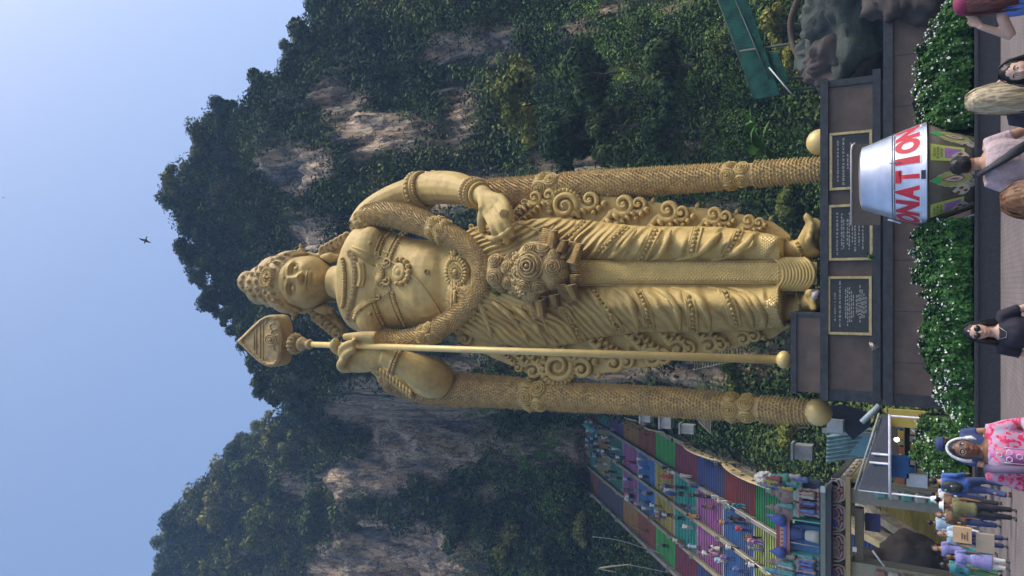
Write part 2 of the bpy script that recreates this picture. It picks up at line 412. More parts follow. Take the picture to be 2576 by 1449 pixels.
scatter(2900, 95, 1.5, .17, sel_low, 'slope_foliage', M_LEAFN, 'brighter green shrubs on the lower slope behind the statue')

# ---------------------------------------------------------------- single trees
def tree_meshes(seed, crown=(4, 4, 3.2), nblob=16, per=330, size=.27, mat_=M_LEAF, trunk=3.):
    rg = np.random.default_rng(seed); rnd = random.Random(seed)
    tb = MB(); top = Vector((rnd.uniform(-.4, .4), rnd.uniform(-.4, .4), trunk))
    pts = [Vector((0, 0, .7)), Vector((.1, .05, trunk * .4)), top * .8, top + Vector((0, 0, crown[2] * .5))]
    tb.tube(catmull(pts, 4), list(np.linspace(.17, .06, 13)), 7)
    cs_ = []
    for k in range(nblob):
        d = Vector(unit(1, rg)[0]); d.z = abs(d.z) * .9 - .15
        c = Vector((d.x * crown[0], d.y * crown[1], d.z * crown[2])) * rnd.uniform(.45, .9) + Vector((0, 0, trunk + .3))
        cs_.append((c, rnd.uniform(.22, .42) * crown[0]))
        if k % 2 == 0:
            st = Vector((0, 0, trunk * rnd.uniform(.5, .95)))
            tb.tube(catmull([st, (st + c) / 2 + Vector((0, 0, -.3)), c], 4), list(np.linspace(.08, .02, 9)), 5)
    C = []; N = []
    for c, r in cs_:
        d = unit(per, rg); rr = rg.uniform(.5, 1.05, per)[:, None] * r
        C.append(np.array(c) + d * rr * [1, 1, .75]); N.append(d + [0, 0, .5] + rg.normal(size=d.shape) * .3)
    C = np.concatenate(C); N = np.concatenate(N); N /= np.linalg.norm(N, axis=1, keepdims=True)
    v, f = leaves(C, N, size, rg)
    return tb.mesh('trunk', M_BARK), np_mesh('crown', v, f, mat_, parent=False)
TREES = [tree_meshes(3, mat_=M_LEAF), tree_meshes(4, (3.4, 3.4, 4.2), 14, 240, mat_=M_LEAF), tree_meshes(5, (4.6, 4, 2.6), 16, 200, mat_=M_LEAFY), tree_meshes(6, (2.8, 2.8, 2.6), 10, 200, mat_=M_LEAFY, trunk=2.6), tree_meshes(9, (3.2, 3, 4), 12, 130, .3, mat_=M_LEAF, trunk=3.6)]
def put_tree(kind, P, s, rz, label, group):
    o = thing('tree', label, 'tree', P, group); o.rotation_euler.z = rz; o.scale = (s, s, s)
    for nm, me in zip(('trunk', 'crown'), TREES[kind]):
        c = bpy.data.objects.new(nm, me); COL.objects.link(c); c.parent = o
    return o
G_R = 'trees along the top of the cliffs'
ridge_trees = [  # display x (crown centre), y, kind, scale, label
 (800, 12, 1, 1.0, 'dark tree at the far right end of the ridge'),
 (772, 82, 4, 1.35, 'tall open tree with sky showing through, right shoulder of the ridge'),
 (728, 150, 0, .9, 'dark round tree below the tall open tree on the right ridge'),
 (662, 200, 4, 1.15, 'spiky open tree halfway up the right ridge'),
 (640, 238, 1, .8, 'small dark tree beside the spiky open tree on the right ridge'),
 (560, 288, 0, .95, 'dark tree just under the sunlit shoulder of the ridge'),
 (508, 325, 2, .95, 'yellow-green sunlit tree on the shoulder right of the summit'),
 (497, 372, 2, .8, 'yellow-green sunlit tree next to the summit knoll'),
 (498, 410, 1, .9, 'dark tree in the dip right of the summit knoll'),
 (432, 455, 3, 1.2, 'round sunlit crown on the right half of the summit knoll'),
 (425, 500, 1, 1.0, 'dark crown on the left half of the summit knoll'),
 (470, 545, 0, 1.0, 'dark tree stepping down left of the summit knoll'),
 (500, 590, 1, .85, 'dark tree in the dip above the spear tip side of the ridge'),
 (470, 632, 0, .95, 'dark tree on the second knoll of the ridge'),
 (492, 690, 1, .9, 'dark tree left of the second knoll'),
 (528, 750, 0, .9, 'dark tree on the ridge straight above the statue head'),
 (566, 800, 1, .85, 'dark tree on the ridge above the crown of the statue'),
 (612, 850, 0, .85, 'dark tree right behind the leaf blade of the spear'),
 (632, 915, 1, .8, 'dark tree left of the leaf blade of the spear'),
 (655, 965, 4, .95, 'lacy tree with sky through it at the edge of the gap'),
 (690, 1000, 4, .8, 'small lacy tree hanging into the gap between the hills'),
 (690, 1062, 3, .8, 'bright green tree at the foot of the left hill by the gap'),
 (655, 1085, 2, .8, 'sunlit tree on the right flank of the left hill'),
 (605, 1130, 0, .95, 'green tree on the lower right flank of the left hill'),
 (562, 1180, 2, .9, 'olive tree midway up the left hill'),
 (500, 1245, 2, .95, 'olive tree on the upper flank of the left hill'),
 (445, 1308, 0, 1.0, 'dark tree near the top of the left hill'),
 (418, 1365, 2, 1.0, 'olive tree on the top of the left hill'),
 (420, 1425, 0, 1.1, 'dark tree at the left edge of the picture on top of the hill')]
for (x, y, k, s, lb) in ridge_trees:
    Y = hill_depth(interp(RIDGE, y) + 30, y) - 1
    c = W(x + 22, y, Y); sc_ = s * (Y / 86)
    put_tree(k, c - Vector((0, 0, 2.7 * sc_)), sc_ * .95, random.uniform(0, 6), lb, G_R)
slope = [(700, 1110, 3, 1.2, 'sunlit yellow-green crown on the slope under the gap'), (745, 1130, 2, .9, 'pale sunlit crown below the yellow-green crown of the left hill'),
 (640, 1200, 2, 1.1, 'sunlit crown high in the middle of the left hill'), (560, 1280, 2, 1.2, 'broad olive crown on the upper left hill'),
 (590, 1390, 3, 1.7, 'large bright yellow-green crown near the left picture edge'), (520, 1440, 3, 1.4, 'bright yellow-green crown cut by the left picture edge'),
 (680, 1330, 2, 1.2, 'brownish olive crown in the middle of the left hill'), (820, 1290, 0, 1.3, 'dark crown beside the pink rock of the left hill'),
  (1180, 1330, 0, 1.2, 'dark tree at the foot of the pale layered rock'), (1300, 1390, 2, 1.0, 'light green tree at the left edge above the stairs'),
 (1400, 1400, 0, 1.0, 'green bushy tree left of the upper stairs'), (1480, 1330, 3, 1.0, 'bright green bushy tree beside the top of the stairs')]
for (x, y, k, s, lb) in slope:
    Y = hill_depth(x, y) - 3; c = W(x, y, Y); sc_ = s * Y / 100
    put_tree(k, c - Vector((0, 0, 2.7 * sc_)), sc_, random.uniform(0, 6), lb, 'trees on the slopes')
near = [(1330, 260, 2, 1.1, 'yellowish green tree under the pink cliff right of the statue'), (1500, 190, 0, 1.2, 'green tree on the slope above the green roof'),
 (1560, 320, 1, 1.1, 'tall dark green tree right of the golden garland column'), (1450, 350, 0, 1.1, 'green tree right of the statue elbow'),
 (1700, 170, 0, 1.0, 'green tree touching the green roof from above'), (1690, 330, 1, .9, 'dark green tree between garland column and green roof'),
 (1960, 70, 3, .9, 'green bush right of the green roof'), (2010, 160, 3, .8, 'green bush hanging over the boulder'), (1990, 500, 3, .75, 'green bush behind the raised toes of the statue'),
 (1850, 935, 3, .8, 'bush between the spear shaft and the left garland column'), (1990, 1075, 3, .8, 'bush left of the round base of the left garland')]
for (x, y, k, s, lb) in near:
    Y = min(hill_depth(x, y) - 3, 60) if y < 1000 else 52
    c = W(x, y, Y); sc_ = s * Y / 75
    put_tree(k, c - Vector((0, 0, 2.7 * sc_)), sc_, random.uniform(0, 6), lb, 'trees and bushes around the statue')

# ---------------------------------------------------------------- air between the camera and the hills
HZ = bpy.data.materials.new('haze'); HZ.use_nodes = True; n_ = HZ.node_tree; n_.nodes.clear()
pv = n_.nodes.new('ShaderNodeVolumePrincipled'); pv.inputs['Color'].default_value = (.36, .60, 1, 1); pv.inputs['Density'].default_value = .0007; pv.inputs['Anisotropy'].default_value = .1
oo = n_.nodes.new('ShaderNodeOutputMaterial'); n_.links.new(pv.outputs[0], oo.inputs['Volume'])
hz = MB().box((-400, -60, -2.5), (400, 330, 260)).build('haze', HZ, None, smooth=False); tag(hz, kind='stuff')
# ================================================================ STATUE
ST = thing('statue', 'colossal golden statue of a standing crowned figure holding a leaf-bladed spear', 'statue', W(2062, 700, 40))
def vloft(mb, rows, n=96, steps=4, p=2.2, disp=None):
    rs = []
    for (x, a, b, Y, hd) in catmull(rows, steps):
        c = W(x, (a + b) / 2, Y); hw = (b - a) / 2 * mpp(x, Y); ring = []
        for k in range(n):
            q = 2 * math.pi * k / n; cq, sq = math.cos(q), math.sin(q)
            P = c + Vector((hw * math.copysign(abs(cq) ** (2 / p), cq), hd * math.copysign(abs(sq) ** (2 / p), sq), 0))
            if disp and sq < .35: P.y -= disp(*proj(P)) * sst(.35, -.1, sq)
            ring.append(P)
        rs.append(ring)
    mb.rings(rs)
class Surf:
    def __init__(s, objs):
        v = []; f = []
        for o in objs:
            o_ = len(v); v += [Vector(p.co) for p in o.data.vertices]; f += [tuple(i + o_ for i in p.vertices) for p in o.data.polygons]
        s.b = BVHTree.FromPolygons(v, f)
    def hit(s, x, y, off=0., Yd=39.):
        d = (W(x, y, 40) - CAM).normalized()
        l, nr, i, dist = s.b.ray_cast(CAM, d)
        if l is None: return W(x, y, Yd), Vector((0, -1, 0))
        if nr.dot(d) > 0: nr = -nr
        return l + nr * off, nr
    def curve(s, pts, n=6, off=0., Yd=39.):
        return [s.hit(x, y, off, Yd)[0] for x, y in catmull(pts, n)]
def P3(*p): return W(*p)
def limb(mb, pts, n=14, steps=4, flat=1.0, up=None):
    """pts (x, y, Y, r_px)"""
    q = catmull(pts, steps)
    mb.tube([W(a, b, c) for a, b, c, r in q], [r * mpp(a, c) for a, b, c, r in q], n, flat, up)
def blob(mb, x, y, Y, r, s=(1, 1, 1), n=18, M=None): mb.ball(W(x, y, Y), r * mpp(x, Y), n, s, M)

# ---- body: torso, neck, arms and hands as one continuous surface
b = MB()
vloft(b, [(845, 668, 752, 40.2, 1.2), (868, 664, 757, 40.2, 1.25), (880, 645, 785, 40.2, 1.5), (892, 600, 822, 40.2, 1.9), (915, 566, 836, 40.2, 2.1), (955, 566, 836, 40, 2.1), (985, 582, 830, 40, 1.9),
          (1030, 598, 822, 40, 1.9), (1080, 604, 818, 40, 2.15), (1120, 608, 812, 40, 2.15), (1150, 614, 808, 40, 1.9), (1200, 600, 830, 40, 2.0), (1240, 590, 850, 40, 2.0)], 48)
for y in (626, 786): blob(b, 934, y, 38.9, 52, (1.1, .75, .85))
blob(b, 1075, 712, 38.9, 88, (1.05, .55, .95))
# her left arm (upper in the picture): upper arm back to the elbow, forearm forward to the hip
limb(b, [(905, 575, 40.5, 34), (935, 540, 41, 40), (985, 505, 41.3, 38), (1050, 482, 41.6, 40), (1100, 472, 41.2, 42), (1150, 474, 40.2, 41), (1195, 484, 39, 29), (1222, 494, 38.2, 23)])
for (x_, y_, r_) in ((1264, 500, 13), (1254, 515, 14), (1243, 529, 14), (1229, 541, 13), (1216, 530, 13)): limb(b, [(1216, 490, 38.2, 20), (1228 + (x_ - 1240) * .4, 505 + (y_ - 520) * .35, 37.75, 17), (x_, y_, 37.4, r_)], 12)
for f_ in ([(1262, 500, 37.4, 12), (1275, 518, 37.0, 11), (1284, 538, 36.9, 9.5), (1290, 560, 37.2, 7.5)],
           [(1252, 516, 37.4, 12.5), (1268, 544, 36.8, 11.5), (1281, 570, 36.8, 10), (1291, 594, 37.2, 8)],
           [(1241, 530, 37.4, 12.5), (1255, 562, 36.8, 11.5), (1267, 590, 36.8, 10), (1279, 614, 37.2, 8)],
           [(1228, 542, 37.4, 12), (1239, 570, 36.9, 11), (1248, 594, 36.9, 9.5), (1259, 617, 37.3, 7.5)],
           [(1214, 535, 37.6, 13), (1211, 560, 37.6, 12), (1214, 582, 37.9, 10.5), (1219, 600, 38.2, 8)]): limb(b, f_, 10)
# the other arm: elbow down, hand up on the shaft
limb(b, [(912, 835, 40.3, 36), (950, 870, 40.6, 40), (1010, 925, 40.8, 42), (1070, 955, 40.2, 44), (1098, 955, 39.2, 46), (1075, 942, 38.4, 46), (1030, 922, 37.8, 38), (990, 905, 37.3, 28), (965, 896, 37.1, 24)])
limb(b, [(968, 895, 37.1, 24), (945, 895, 37.0, 36), (915, 900, 37.0, 38), (885, 903, 37.0, 34), (868, 903, 37.0, 20)], flat=.5, up=Vector((0, 1, 0)))
blob(b, 925, 862, 36.9, 26, (.9, .6, 1.5))
limb(b, [(948, 850, 36.8, 17), (915, 846, 36.6, 13), (885, 847, 36.5, 11), (866, 847, 36.5, 9)], 10)
for f_ in ([(868, 885, 37.0, 13), (848, 880, 36.7, 13), (840, 868, 36.4, 12), (846, 856, 36.2, 9)],
           [(880, 900, 36.9, 12), (862, 893, 36.4, 11), (862, 876, 36.1, 10.5), (876, 866, 36.0, 9.5), (893, 861, 36.1, 8.5)],
           [(885, 912, 36.9, 12), (866, 905, 36.5, 11), (870, 893, 36.1, 10.5), (882, 884, 36.0, 9.5), (895, 879, 36.1, 8.5)],
           [(882, 925, 36.9, 13), (862, 924, 36.6, 14), (860, 912, 36.2, 12), (870, 905, 36.2, 8)]): limb(b, f_, 10)
body = remeshed(b.build('body', M_GOLD, ST), .085, 3)
# ---- skirt cloth with folds
def fold(x, y):
    yc = 688; t = abs(y - yc); up = y < yc
    hw = 118 if x > 1450 else 140
    sl = interp([(1180, 1.35), (1450, 1.05), (1550, .78), (1650, .52), (1750, .34), (1850, .42), (1980, .4)], x)
    u = t / hw
    s = x - sl * hw * (u ** .72) * 1.0 + 5 * noise.noise(Vector((x * .012, y * .02, 3 if up else 8)))
    ph = s / interp([(1150, 15), (1400, 17), (1700, 19), (2000, 21)], x)
    ph += .35 * noise.noise(Vector((x * .018, y * .03, 1)))
    fr = ph - math.floor(ph)
    amp = .55 + .45 * noise.noise(Vector((math.floor(ph) * 3.7, u * 1.5, 5 if up else 2)))
    r = (fr / .8) ** 1.2 if fr < .8 else (1 - fr) / .2
    return r * .46 * max(amp, .3) * sst(26, 50, t)
def skirt(x, y):
    t = abs(y - 688)
    legs = 1.1 * math.exp(-((t - 82) / 46) ** 2) * sst(1420, 1600, x) + .35 * math.exp(-((t - 70) / 50) ** 2)
    return legs + fold(x, y)
b = MB()
vloft(b, [(1176, 598, 832, 40, 2.0), (1205, 575, 850, 40, 2.2), (1250, 563, 862, 40, 2.35), (1300, 560, 870, 40, 2.4), (1350, 553, 874, 40, 2.4), (1400, 548, 872, 40, 2.35), (1450, 551, 866, 40, 2.2), (1500, 557, 852, 40, 2.1),
          (1560, 564, 844, 40, 2.0), (1620, 571, 836, 40, 2.0), (1700, 573, 836, 40, 2.0), (1780, 573, 836, 40, 2.0), (1850, 577, 834, 40, 1.9), (1920, 588, 830, 40, 1.9), (1955, 594, 826, 40, 2.0), (1982, 603, 820, 40, 2.1)], 330, 20, 2.5, skirt)
cloth = b.build('skirt', M_GOLD, ST)
S1 = Surf([body, cloth])

M_UP = Matrix.Identity(3)
def frame(P, nr, spin=0.):
    nr = nr.normalized(); a = Vector((0, 0, 1)) - nr * nr.z
    if a.length < .05: a = Vector((0, 1, 0)) - nr * nr.y
    a.normalize(); c = a.cross(nr)
    M = Matrix((c, a, nr)).transposed().to_4x4()
    return Matrix.Translation(P) @ M @ Matrix.Rotation(spin, 4, 'Z')
def inst(name, me, P, nr, s, spin=0., parent=ST, zs=1.):
    o = bpy.data.objects.new(name, me); COL.objects.link(o); o.parent = parent
    o.matrix_parent_inverse = Matrix.Translation(-ST.location) if parent is ST else Matrix()
    o.matrix_basis = frame(P, nr, spin) @ Matrix.Diagonal((s, s, s * zs, 1)); return o
# ---- templates (unit radius, facing +Z)
def rose(seed, rings=4):
    rd = random.Random(seed); m_ = MB(); m_.ball((0, 0, .42), .17, 8)
    for k in range(rings):
        r = .27 + .21 * k; z = .40 - .055 * k * k
        for j in range(3):      # overlapping petals, each an arc
            a0 = j * 2.09 + k * 1.1 + rd.uniform(-.2, .2); pts = []; rad = []
            for q in range(9):
                t = q / 8; a = a0 + t * 2.7; rr = r + .06 * math.sin(t * 3.14) + .09 * t - .04
                pts.append((rr * math.cos(a), rr * math.sin(a), z + .06 * math.sin(t * 3.14))); rad.append(.035 + .062 * math.sin(t * 3.14) ** .6)
            m_.tube(pts, rad, 5)
    m_.lathe([(.02, .32), (.4, .3), (.75, .1), (.98, -.15), (1.0, -.3)], (0, 0, 0), 16)
    return m_.mesh('rose', M_GOLD2)
ROSES = [rose(k) for k in range(3)]
def bold_rose(seed):
    rd = random.Random(seed); m_ = MB(); m_.ball((0, 0, .25), .2, 10); m_.lathe([(.02, .05), (.6, .0), (1.0, -.12), (1.02, -.4)], (0, 0, 0), 20)
    for k, r in enumerate((.38, .64, .9)):
        for j in range(2):
            a0 = j * 3.14 + k * 1.3; m_.tube([((r + .10 * t - .05) * math.cos(a0 + t * 3.5), (r + .10 * t - .05) * math.sin(a0 + t * 3.5), .22 - .10 * k) for t in np.linspace(0, 1, 12)], [.03 + .065 * math.sin(math.pi * t) ** .5 for t in np.linspace(0.02, .98, 12)], 6)
    return m_.mesh('rosette', M_GOLD)
BOLD = [bold_rose(k) for k in range(2)]
BEAD = MB().ball((0, 0, .3), 1, 8).mesh('bead', M_GOLD)
def medallion():
    m_ = MB(); m_.lathe([(.001, .0), (.98, 0.02), (1.0, -.2)], (0, 0, 0), 32)
    for k in range(24):
        a = k * math.pi / 12; d = Vector((math.cos(a), math.sin(a), 0)); m_.tube([d * .6 + Vector((0, 0, .03)), d * .8 + Vector((0, 0, .1)), d * .98 + Vector((0, 0, .04))], [.05, .09, .085], 6)
    for r, t in ((.58, .05), (.5, .035)):
        m_.tube([(r * math.cos(q * .2618), r * math.sin(q * .2618), .08) for q in range(25)], t, 6)
    for k in range(16):
        a = k * math.pi / 8; d = Vector((math.cos(a), math.sin(a), 0)); m_.tube([d * .2 + Vector((0, 0, .06)), d * .44 + Vector((0, 0, .09))], [.03, .06], 5)
    m_.ball((0, 0, .1), .2, 10, (1, 1, .8)); return m_.mesh('medallion', M_GOLD)
MED = medallion()
def spiral_pts(x, y, r, turns=1.6, hand=1, a0=0., n=22):
    """2-D spiral from the centre outwards, in picture units"""
    return [(x + r * (.12 + .88 * k / n) * math.cos(a0 + hand * 2 * math.pi * turns * k / n), y + r * (.12 + .88 * k / n) * math.sin(a0 + hand * 2 * math.pi * turns * k / n)) for k in range(n + 1)]

# ---- borders standing out at both sides of the skirt
def border(sign, edge, heads, buds, balls, big, label):
    """edge: outer outline (x,y); heads: (x,y,r); sign -1 = towards small y"""
    inner = [(x, interp([(1270, 565), (1350, 560), (1450, 560), (1560, 572), (1700, 580), (1850, 584), (1985, 610)] if sign < 0 else
                        [(1150, 815), (1250, 850), (1350, 868), (1450, 862), (1560, 838), (1700, 828), (1850, 826), (1985, 812)], x)) for x, _ in edge[::-1]]
    poly = [W(x, y, 39.75) for x, y in edge + inner]
    mb = MB()
    n = len(edge)     # strip rather than one ngon
    for i in range(n - 1):
        q = [edge[i], edge[i + 1], inner[::-1][i + 1], inner[::-1][i]]
        mb.prism([W(a, c, 39.6) for a, c in q], (0, .75, 0))
    root = mb.build('side_border', M_GOLD, ST, smooth=False)
    for (x, y, r) in heads:
        r *= 1.42; mb = MB(); sp = spiral_pts(x, y, r, 1.35, -sign, (0.3 if sign < 0 else -.3) + math.pi * 0)
        k = len(sp); pts = [W(a, c, 39.5 - .25 * (1 - i / k)) for i, (a, c) in enumerate(sp)]; rad = [r * .024 * (.07 + .95 * (i / k)) * .30 * 1.0 + .02 for i in range(k)]
        rad = [mpp(x, 39.5) * r * (.12 + .22 * i / k) for i in range(k)]
        # tail running inwards and upwards to the cloth
        lx, ly = sp[-1]; tail = [(lx - r * .8, ly - sign * r * .9), (lx - r * 2.2, ly - sign * r * 2.0), (lx - r * 3.6, ly - sign * r * 2.7)]
        rt = mpp(x, 39.5) * r
        for i, (a, c) in enumerate(catmull([sp[-1]] + tail, 4)[1:]):
            pts.append(W(a, c, 39.5)); rad.append(rt * max(.36 - .02 * i, .08))
        mb.tube(pts, rad, 8); mb.ball(W(x, y, 39.35), rt * .26, 8)
        # leaflets along the tail
        for j in range(6):
            a, c = lerp(lx, tail[-1][0], (j + .3) / 6.2), lerp(ly, tail[-1][1], (j + .3) / 6.2)
            e = (a - r * .1 + r * .75, c - sign * r * .75)
            mb.tube([W(a, c, 39.45), W((a + e[0]) / 2 + r * .1, (c + e[1]) / 2, 39.25), W(e[0], e[1], 39.45)], [rt * .14, rt * .24, rt * .06], 6)
        mb.build('scroll', M_GOLD, ST)
    for (x, y, r) in buds:
        o = MB().lathe([(.02, 1.3), (.35, .8), (.62, .2), (.6, -.3), (.3, -.8)], (0, 0, 0), 10).build('bud', M_GOLD, ST)
        o.matrix_parent_inverse = Matrix.Translation(-ST.location)
        o.matrix_basis = Matrix.Translation(W(x, y, 39.6)) @ Matrix.Rotation(R(90 + (25 if sign < 0 else -25)) * (-sign), 4, 'Y') @ Matrix.Diagonal([r * mpp(x, 39.6)] * 3 + [1])
    for (x, y, r) in balls:
        for k in range(3):
            q = .86 ** k; inst('ball', BEAD, W(x - k * r * 1.5, y - sign * k * r * 1.2, 39.4), Vector((0, -1, 0)), r * q * mpp(x, 39.4))
    x, y, r = big       # the large leafy spiral
    mb = MB(); sp = spiral_pts(x, y, r * .8, 1.7, -sign, 2.2 * -sign, 34); k = len(sp)
    mb.tube([W(a, c, 39.4 - .45 * (1 - i / k)) for i, (a, c) in enumerate(sp)], [mpp(x, 39.4) * r * (.05 + .17 * i / k) for i in range(k)], 8)
    for i in range(26):
        a = i * 2 * math.pi / 26; c_, s_ = math.cos(a), math.sin(a)
        if s_ * sign < -.55: continue
        mb.tube([W(x + r * .78 * c_, y + r * .78 * s_, 39.5), W(x + r * .98 * math.cos(a + .1), y + r * .98 * math.sin(a + .1), 39.4), W(x + r * 1.16 * math.cos(a + .25), y + r * 1.16 * math.sin(a + .25), 39.6)],
                [.1, .17, .04], 6)
    mb.lathe([(.05, .25), (r * .7 * mpp(x, 39), .15), (r * .98 * mpp(x, 39), -.1), (r * .98 * mpp(x, 39), -.6)], W(x, y, 39.6), 28, Matrix.Rotation(R(90), 3, 'X'))
    mb.build('large_scroll', M_GOLD, ST)
border(-1, [(1262, 548), (1300, 520), (1330, 505), (1362, 485), (1400, 480), (1450, 480), (1480, 486), (1520, 494), (1560, 496), (1590, 512), (1605, 500), (1640, 508), (1680, 512), (1700, 526), (1740, 520), (1790, 526), (1812, 540),
            (1850, 536), (1885, 544), (1905, 552), (1940, 556), (1970, 578), (1988, 592)],
       [(1345, 497, 14), (1380, 492, 14), (1483, 502, 18), (1568, 513, 21), (1606, 513, 16), (1680, 528, 21), (1714, 534, 15), (1795, 539, 17), (1824, 545, 14), (1882, 555, 14), (1909, 560, 12), (1318, 510, 9)],
       [(1531, 487, 9), (1642, 505, 9), (1754, 518, 9), (1853, 533, 8), (1939, 550, 8)],
       [(1521, 513, 9), (1628, 528, 9), (1745, 545, 9), (1846, 556, 7), (1925, 567, 7)], (1420, 518, 41), 'r')
border(1, [(1150, 856), (1200, 880), (1250, 905), (1300, 925), (1335, 945), (1365, 945), (1400, 950), (1450, 946), (1480, 944), (1520, 938), (1560, 934), (1590, 924), (1620, 924), (1660, 918), (1690, 898), (1740, 900), (1780, 886), (1820, 878),
           (1850, 876), (1900, 858), (1940, 852), (1970, 832), (1986, 822)],
       [(1303, 925, 10), (1341, 934, 16), (1366, 930, 15), (1463, 930, 19), (1544, 914, 22), (1576, 912, 15), (1640, 902, 20), (1668, 900, 16), (1706, 880, 18), (1732, 878, 14), (1784, 870, 17), (1813, 868, 14), (1870, 853, 15), (1896, 846, 13), (1170, 852, 14)],
       [(1507, 944, 10), (1628, 930, 9), (1741, 905, 8), (1844, 886, 8), (1933, 864, 8)],
       [(1498, 910, 10), (1610, 898, 9), (1734, 874, 8), (1834, 866, 7), (1922, 850, 7)], (1403, 922, 45), 'l')

# ---- bead lines and double bands over the skirt
beads = [[(1427, 602), (1450, 580), (1477, 556)], [(1490, 652), (1530, 612), (1572, 574)], [(1614, 654), (1633, 618), (1653, 580)], [(1739, 648), (1748, 606), (1757, 574)], [(1827, 646), (1845, 612), (1859, 583)],
         [(1414, 772), (1440, 812), (1463, 854)], [(1487, 727), (1525, 776), (1560, 831)], [(1602, 730), (1624, 775), (1637, 824)], [(1732, 736), (1742, 785), (1746, 830)], [(1820, 730), (1843, 775), (1855, 820)]]
for ln in beads:
    c = catmull(ln, 24); acc = 0; last = c[0]; mb = MB()
    for dx in (-13, -8, 10):
        mb.tube(S1.curve([(x + dx, y) for x, y in ln], 5, .0), .085, 6)
    mb.build('hem_band', M_GOLD, ST)
    for p in c:
        acc += math.hypot(p[0] - last[0], p[1] - last[1]); last = p
        if acc > 9.2:
            acc = 0; q, nr = S1.hit(p[0], p[1], .04); inst('bead', BEAD, q, nr, .105 + .0)
# ridges of cloth drawn between the bands
mb = MB()
for ln in ([(1635, 655), (1660, 640), (1676, 614), (1687, 580)], [(1700, 655), (1760, 635), (1800, 600), (1812, 585)], [(1790, 655), (1840, 640), (1880, 612), (1895, 590)], [(1530, 650), (1570, 620), (1600, 580)],
           [(1640, 722), (1680, 745), (1705, 785), (1712, 830)], [(1690, 722), (1750, 745), (1780, 790), (1785, 830)], [(1780, 722), (1850, 745), (1885, 785), (1895, 822)], [(1830, 722), (1890, 745), (1920, 790), (1925, 822)],
           [(1540, 722), (1580, 750), (1600, 800), (1605, 830)], [(1210, 590), (1250, 600), (1290, 570)], [(1330, 860), (1290, 800), (1240, 760)], [(1375, 865), (1340, 810), (1290, 770)], [(1240, 850), (1220, 790), (1200, 750)]):
    c = S1.curve(ln, 6, .0); n = len(c); MB().tube(c, [.05 + .15 * math.sin(math.pi * (i + .5) / n) for i in range(n)], 6).build('cloth_ridge', M_GOLD, ST)
# dark seam edge of the over-cloth with embossed discs
for ln in ([(1300, 560), (1340, 575), (1370, 590), (1395, 566)], [(1345, 745), (1362, 790), (1378, 830), (1400, 866)], [(1310, 770), (1328, 800), (1350, 830), (1375, 866)]):
    MB().tube(S1.curve(ln, 6, .0), .09, 6).build('cloth_hem', M_GOLD, ST)
for x, y in ((1327, 755), (1330, 775), (1335, 795), (1342, 812), (1352, 830), (1364, 846), (1338, 620), (1345, 603), (1352, 587), (1362, 572), (1325, 640)):
    q, nr = S1.hit(x, y, .03); inst('embossed_disc', MED, q, nr, .2, zs=.6)
# ---- studded central sash
sr = []
for x in list(range(1440, 1960, 26)) + [1960, 1975]:
    Yq = 37.0 + .25 * sst(1440, 1500, x); wv = 33 + 3 * sst(1900, 1975, x)
    sr.append([W(x, 687 + s * wv, Yq + abs(s) ** 3 * .35) for s in np.linspace(-1, 1, 9)] + [W(x, 687 + s * wv, Yq + 1.6) for s in (1, -1)])
sash = MB().rings(sr).build('central_sash', M_GOLDP, ST); autosmooth(sash, 50)
S2 = Surf([sash, cloth])
mb = MB()
for y in (657, 661, 706, 710, 717):
    mb.tube([S2.hit(x, y + (x - 1445) * .004, .0)[0] for x in range(1448, 1965, 20)], .07, 6)
mb.build('sash_edging', M_GOLD, ST)
st = []; sf = []
def stud(x, y, r):
    q, nr = S2.hit(x, y, .0); Mx = frame(q, nr, R(45)); o = len(st)
    st.extend([Mx @ Vector(p) for p in ((-r, -r, 0), (r, -r, 0), (r, r, 0), (-r, r, 0), (0, 0, r * .9))]); sf.extend([(o, o + 1, o + 4), (o + 1, o + 2, o + 4), (o + 2, o + 3, o + 4), (o + 3, o, o + 4)])
k = 0; x = 1452.
while x < 1962:
    for j in range(5):
        y = 665 + j * 9.2 + (4.6 if k % 2 else 0)
        if y < 704: stud(x, y, .125)
    x += 4.6; k += 1
for k, x in enumerate(np.arange(1898, 1972, 5.)):
    for j, y in enumerate(np.arange(734, 822, 7.)):
        yy = y + (3.5 if k % 2 else 0)
        if x > 1935 - (yy - 734) * .35 + 6 and x < 1966 - max(0, 775 - yy) * .2: stud(x, yy, .085)
    for j, y in enumerate(np.arange(598, 655, 7.)):
        yy = y + (3.5 if k % 2 else 0)
        if x > 1905 + (655 - yy) * .0 + 8 and x < 1955 + (yy - 600) * .12: stud(x, yy, .075)
o = MB().add(st, sf).build('stud_pattern', M_GOLDP, ST, smooth=False, fix=False); tag(o, kind='stuff')
# pleats hanging at the end of the sash
for k in range(10):
    x = 1962 + k * 8.5
    pts = [(x - 16, 650, 37.6), (x - 2, 660, 37.3), (x + 8, 678, 37.25), (x + 9, 700, 37.25), (x - 1, 718, 37.35), (x - 18, 730, 37.6)]
    MB().tube([W(*p) for p in catmull(pts, 4)], .085, 8, 1.4, Vector((0, 1, 0))).build('pleat', M_GOLD, ST)
MB().rings([[W(1955, 652, 37.36), W(1955, 725, 37.36), W(1955, 722, 39.5), W(1955, 655, 39.5)], [W(2055, 660, 37.36), W(2055, 716, 37.36), W(2055, 712, 39.5), W(2055, 665, 39.5)]]).build('pleat_core', M_GOLD, ST, smooth=False)
# hem tube
MB().tube(S2.curve([(1982, 602), (1984, 625), (1978, 652)], 6, 0), .14, 8).tube(S2.curve([(1966, 734), (1978, 760), (1984, 790), (1982, 820)], 6, 0), .14, 8).build('skirt_hem', M_GOLD, ST)
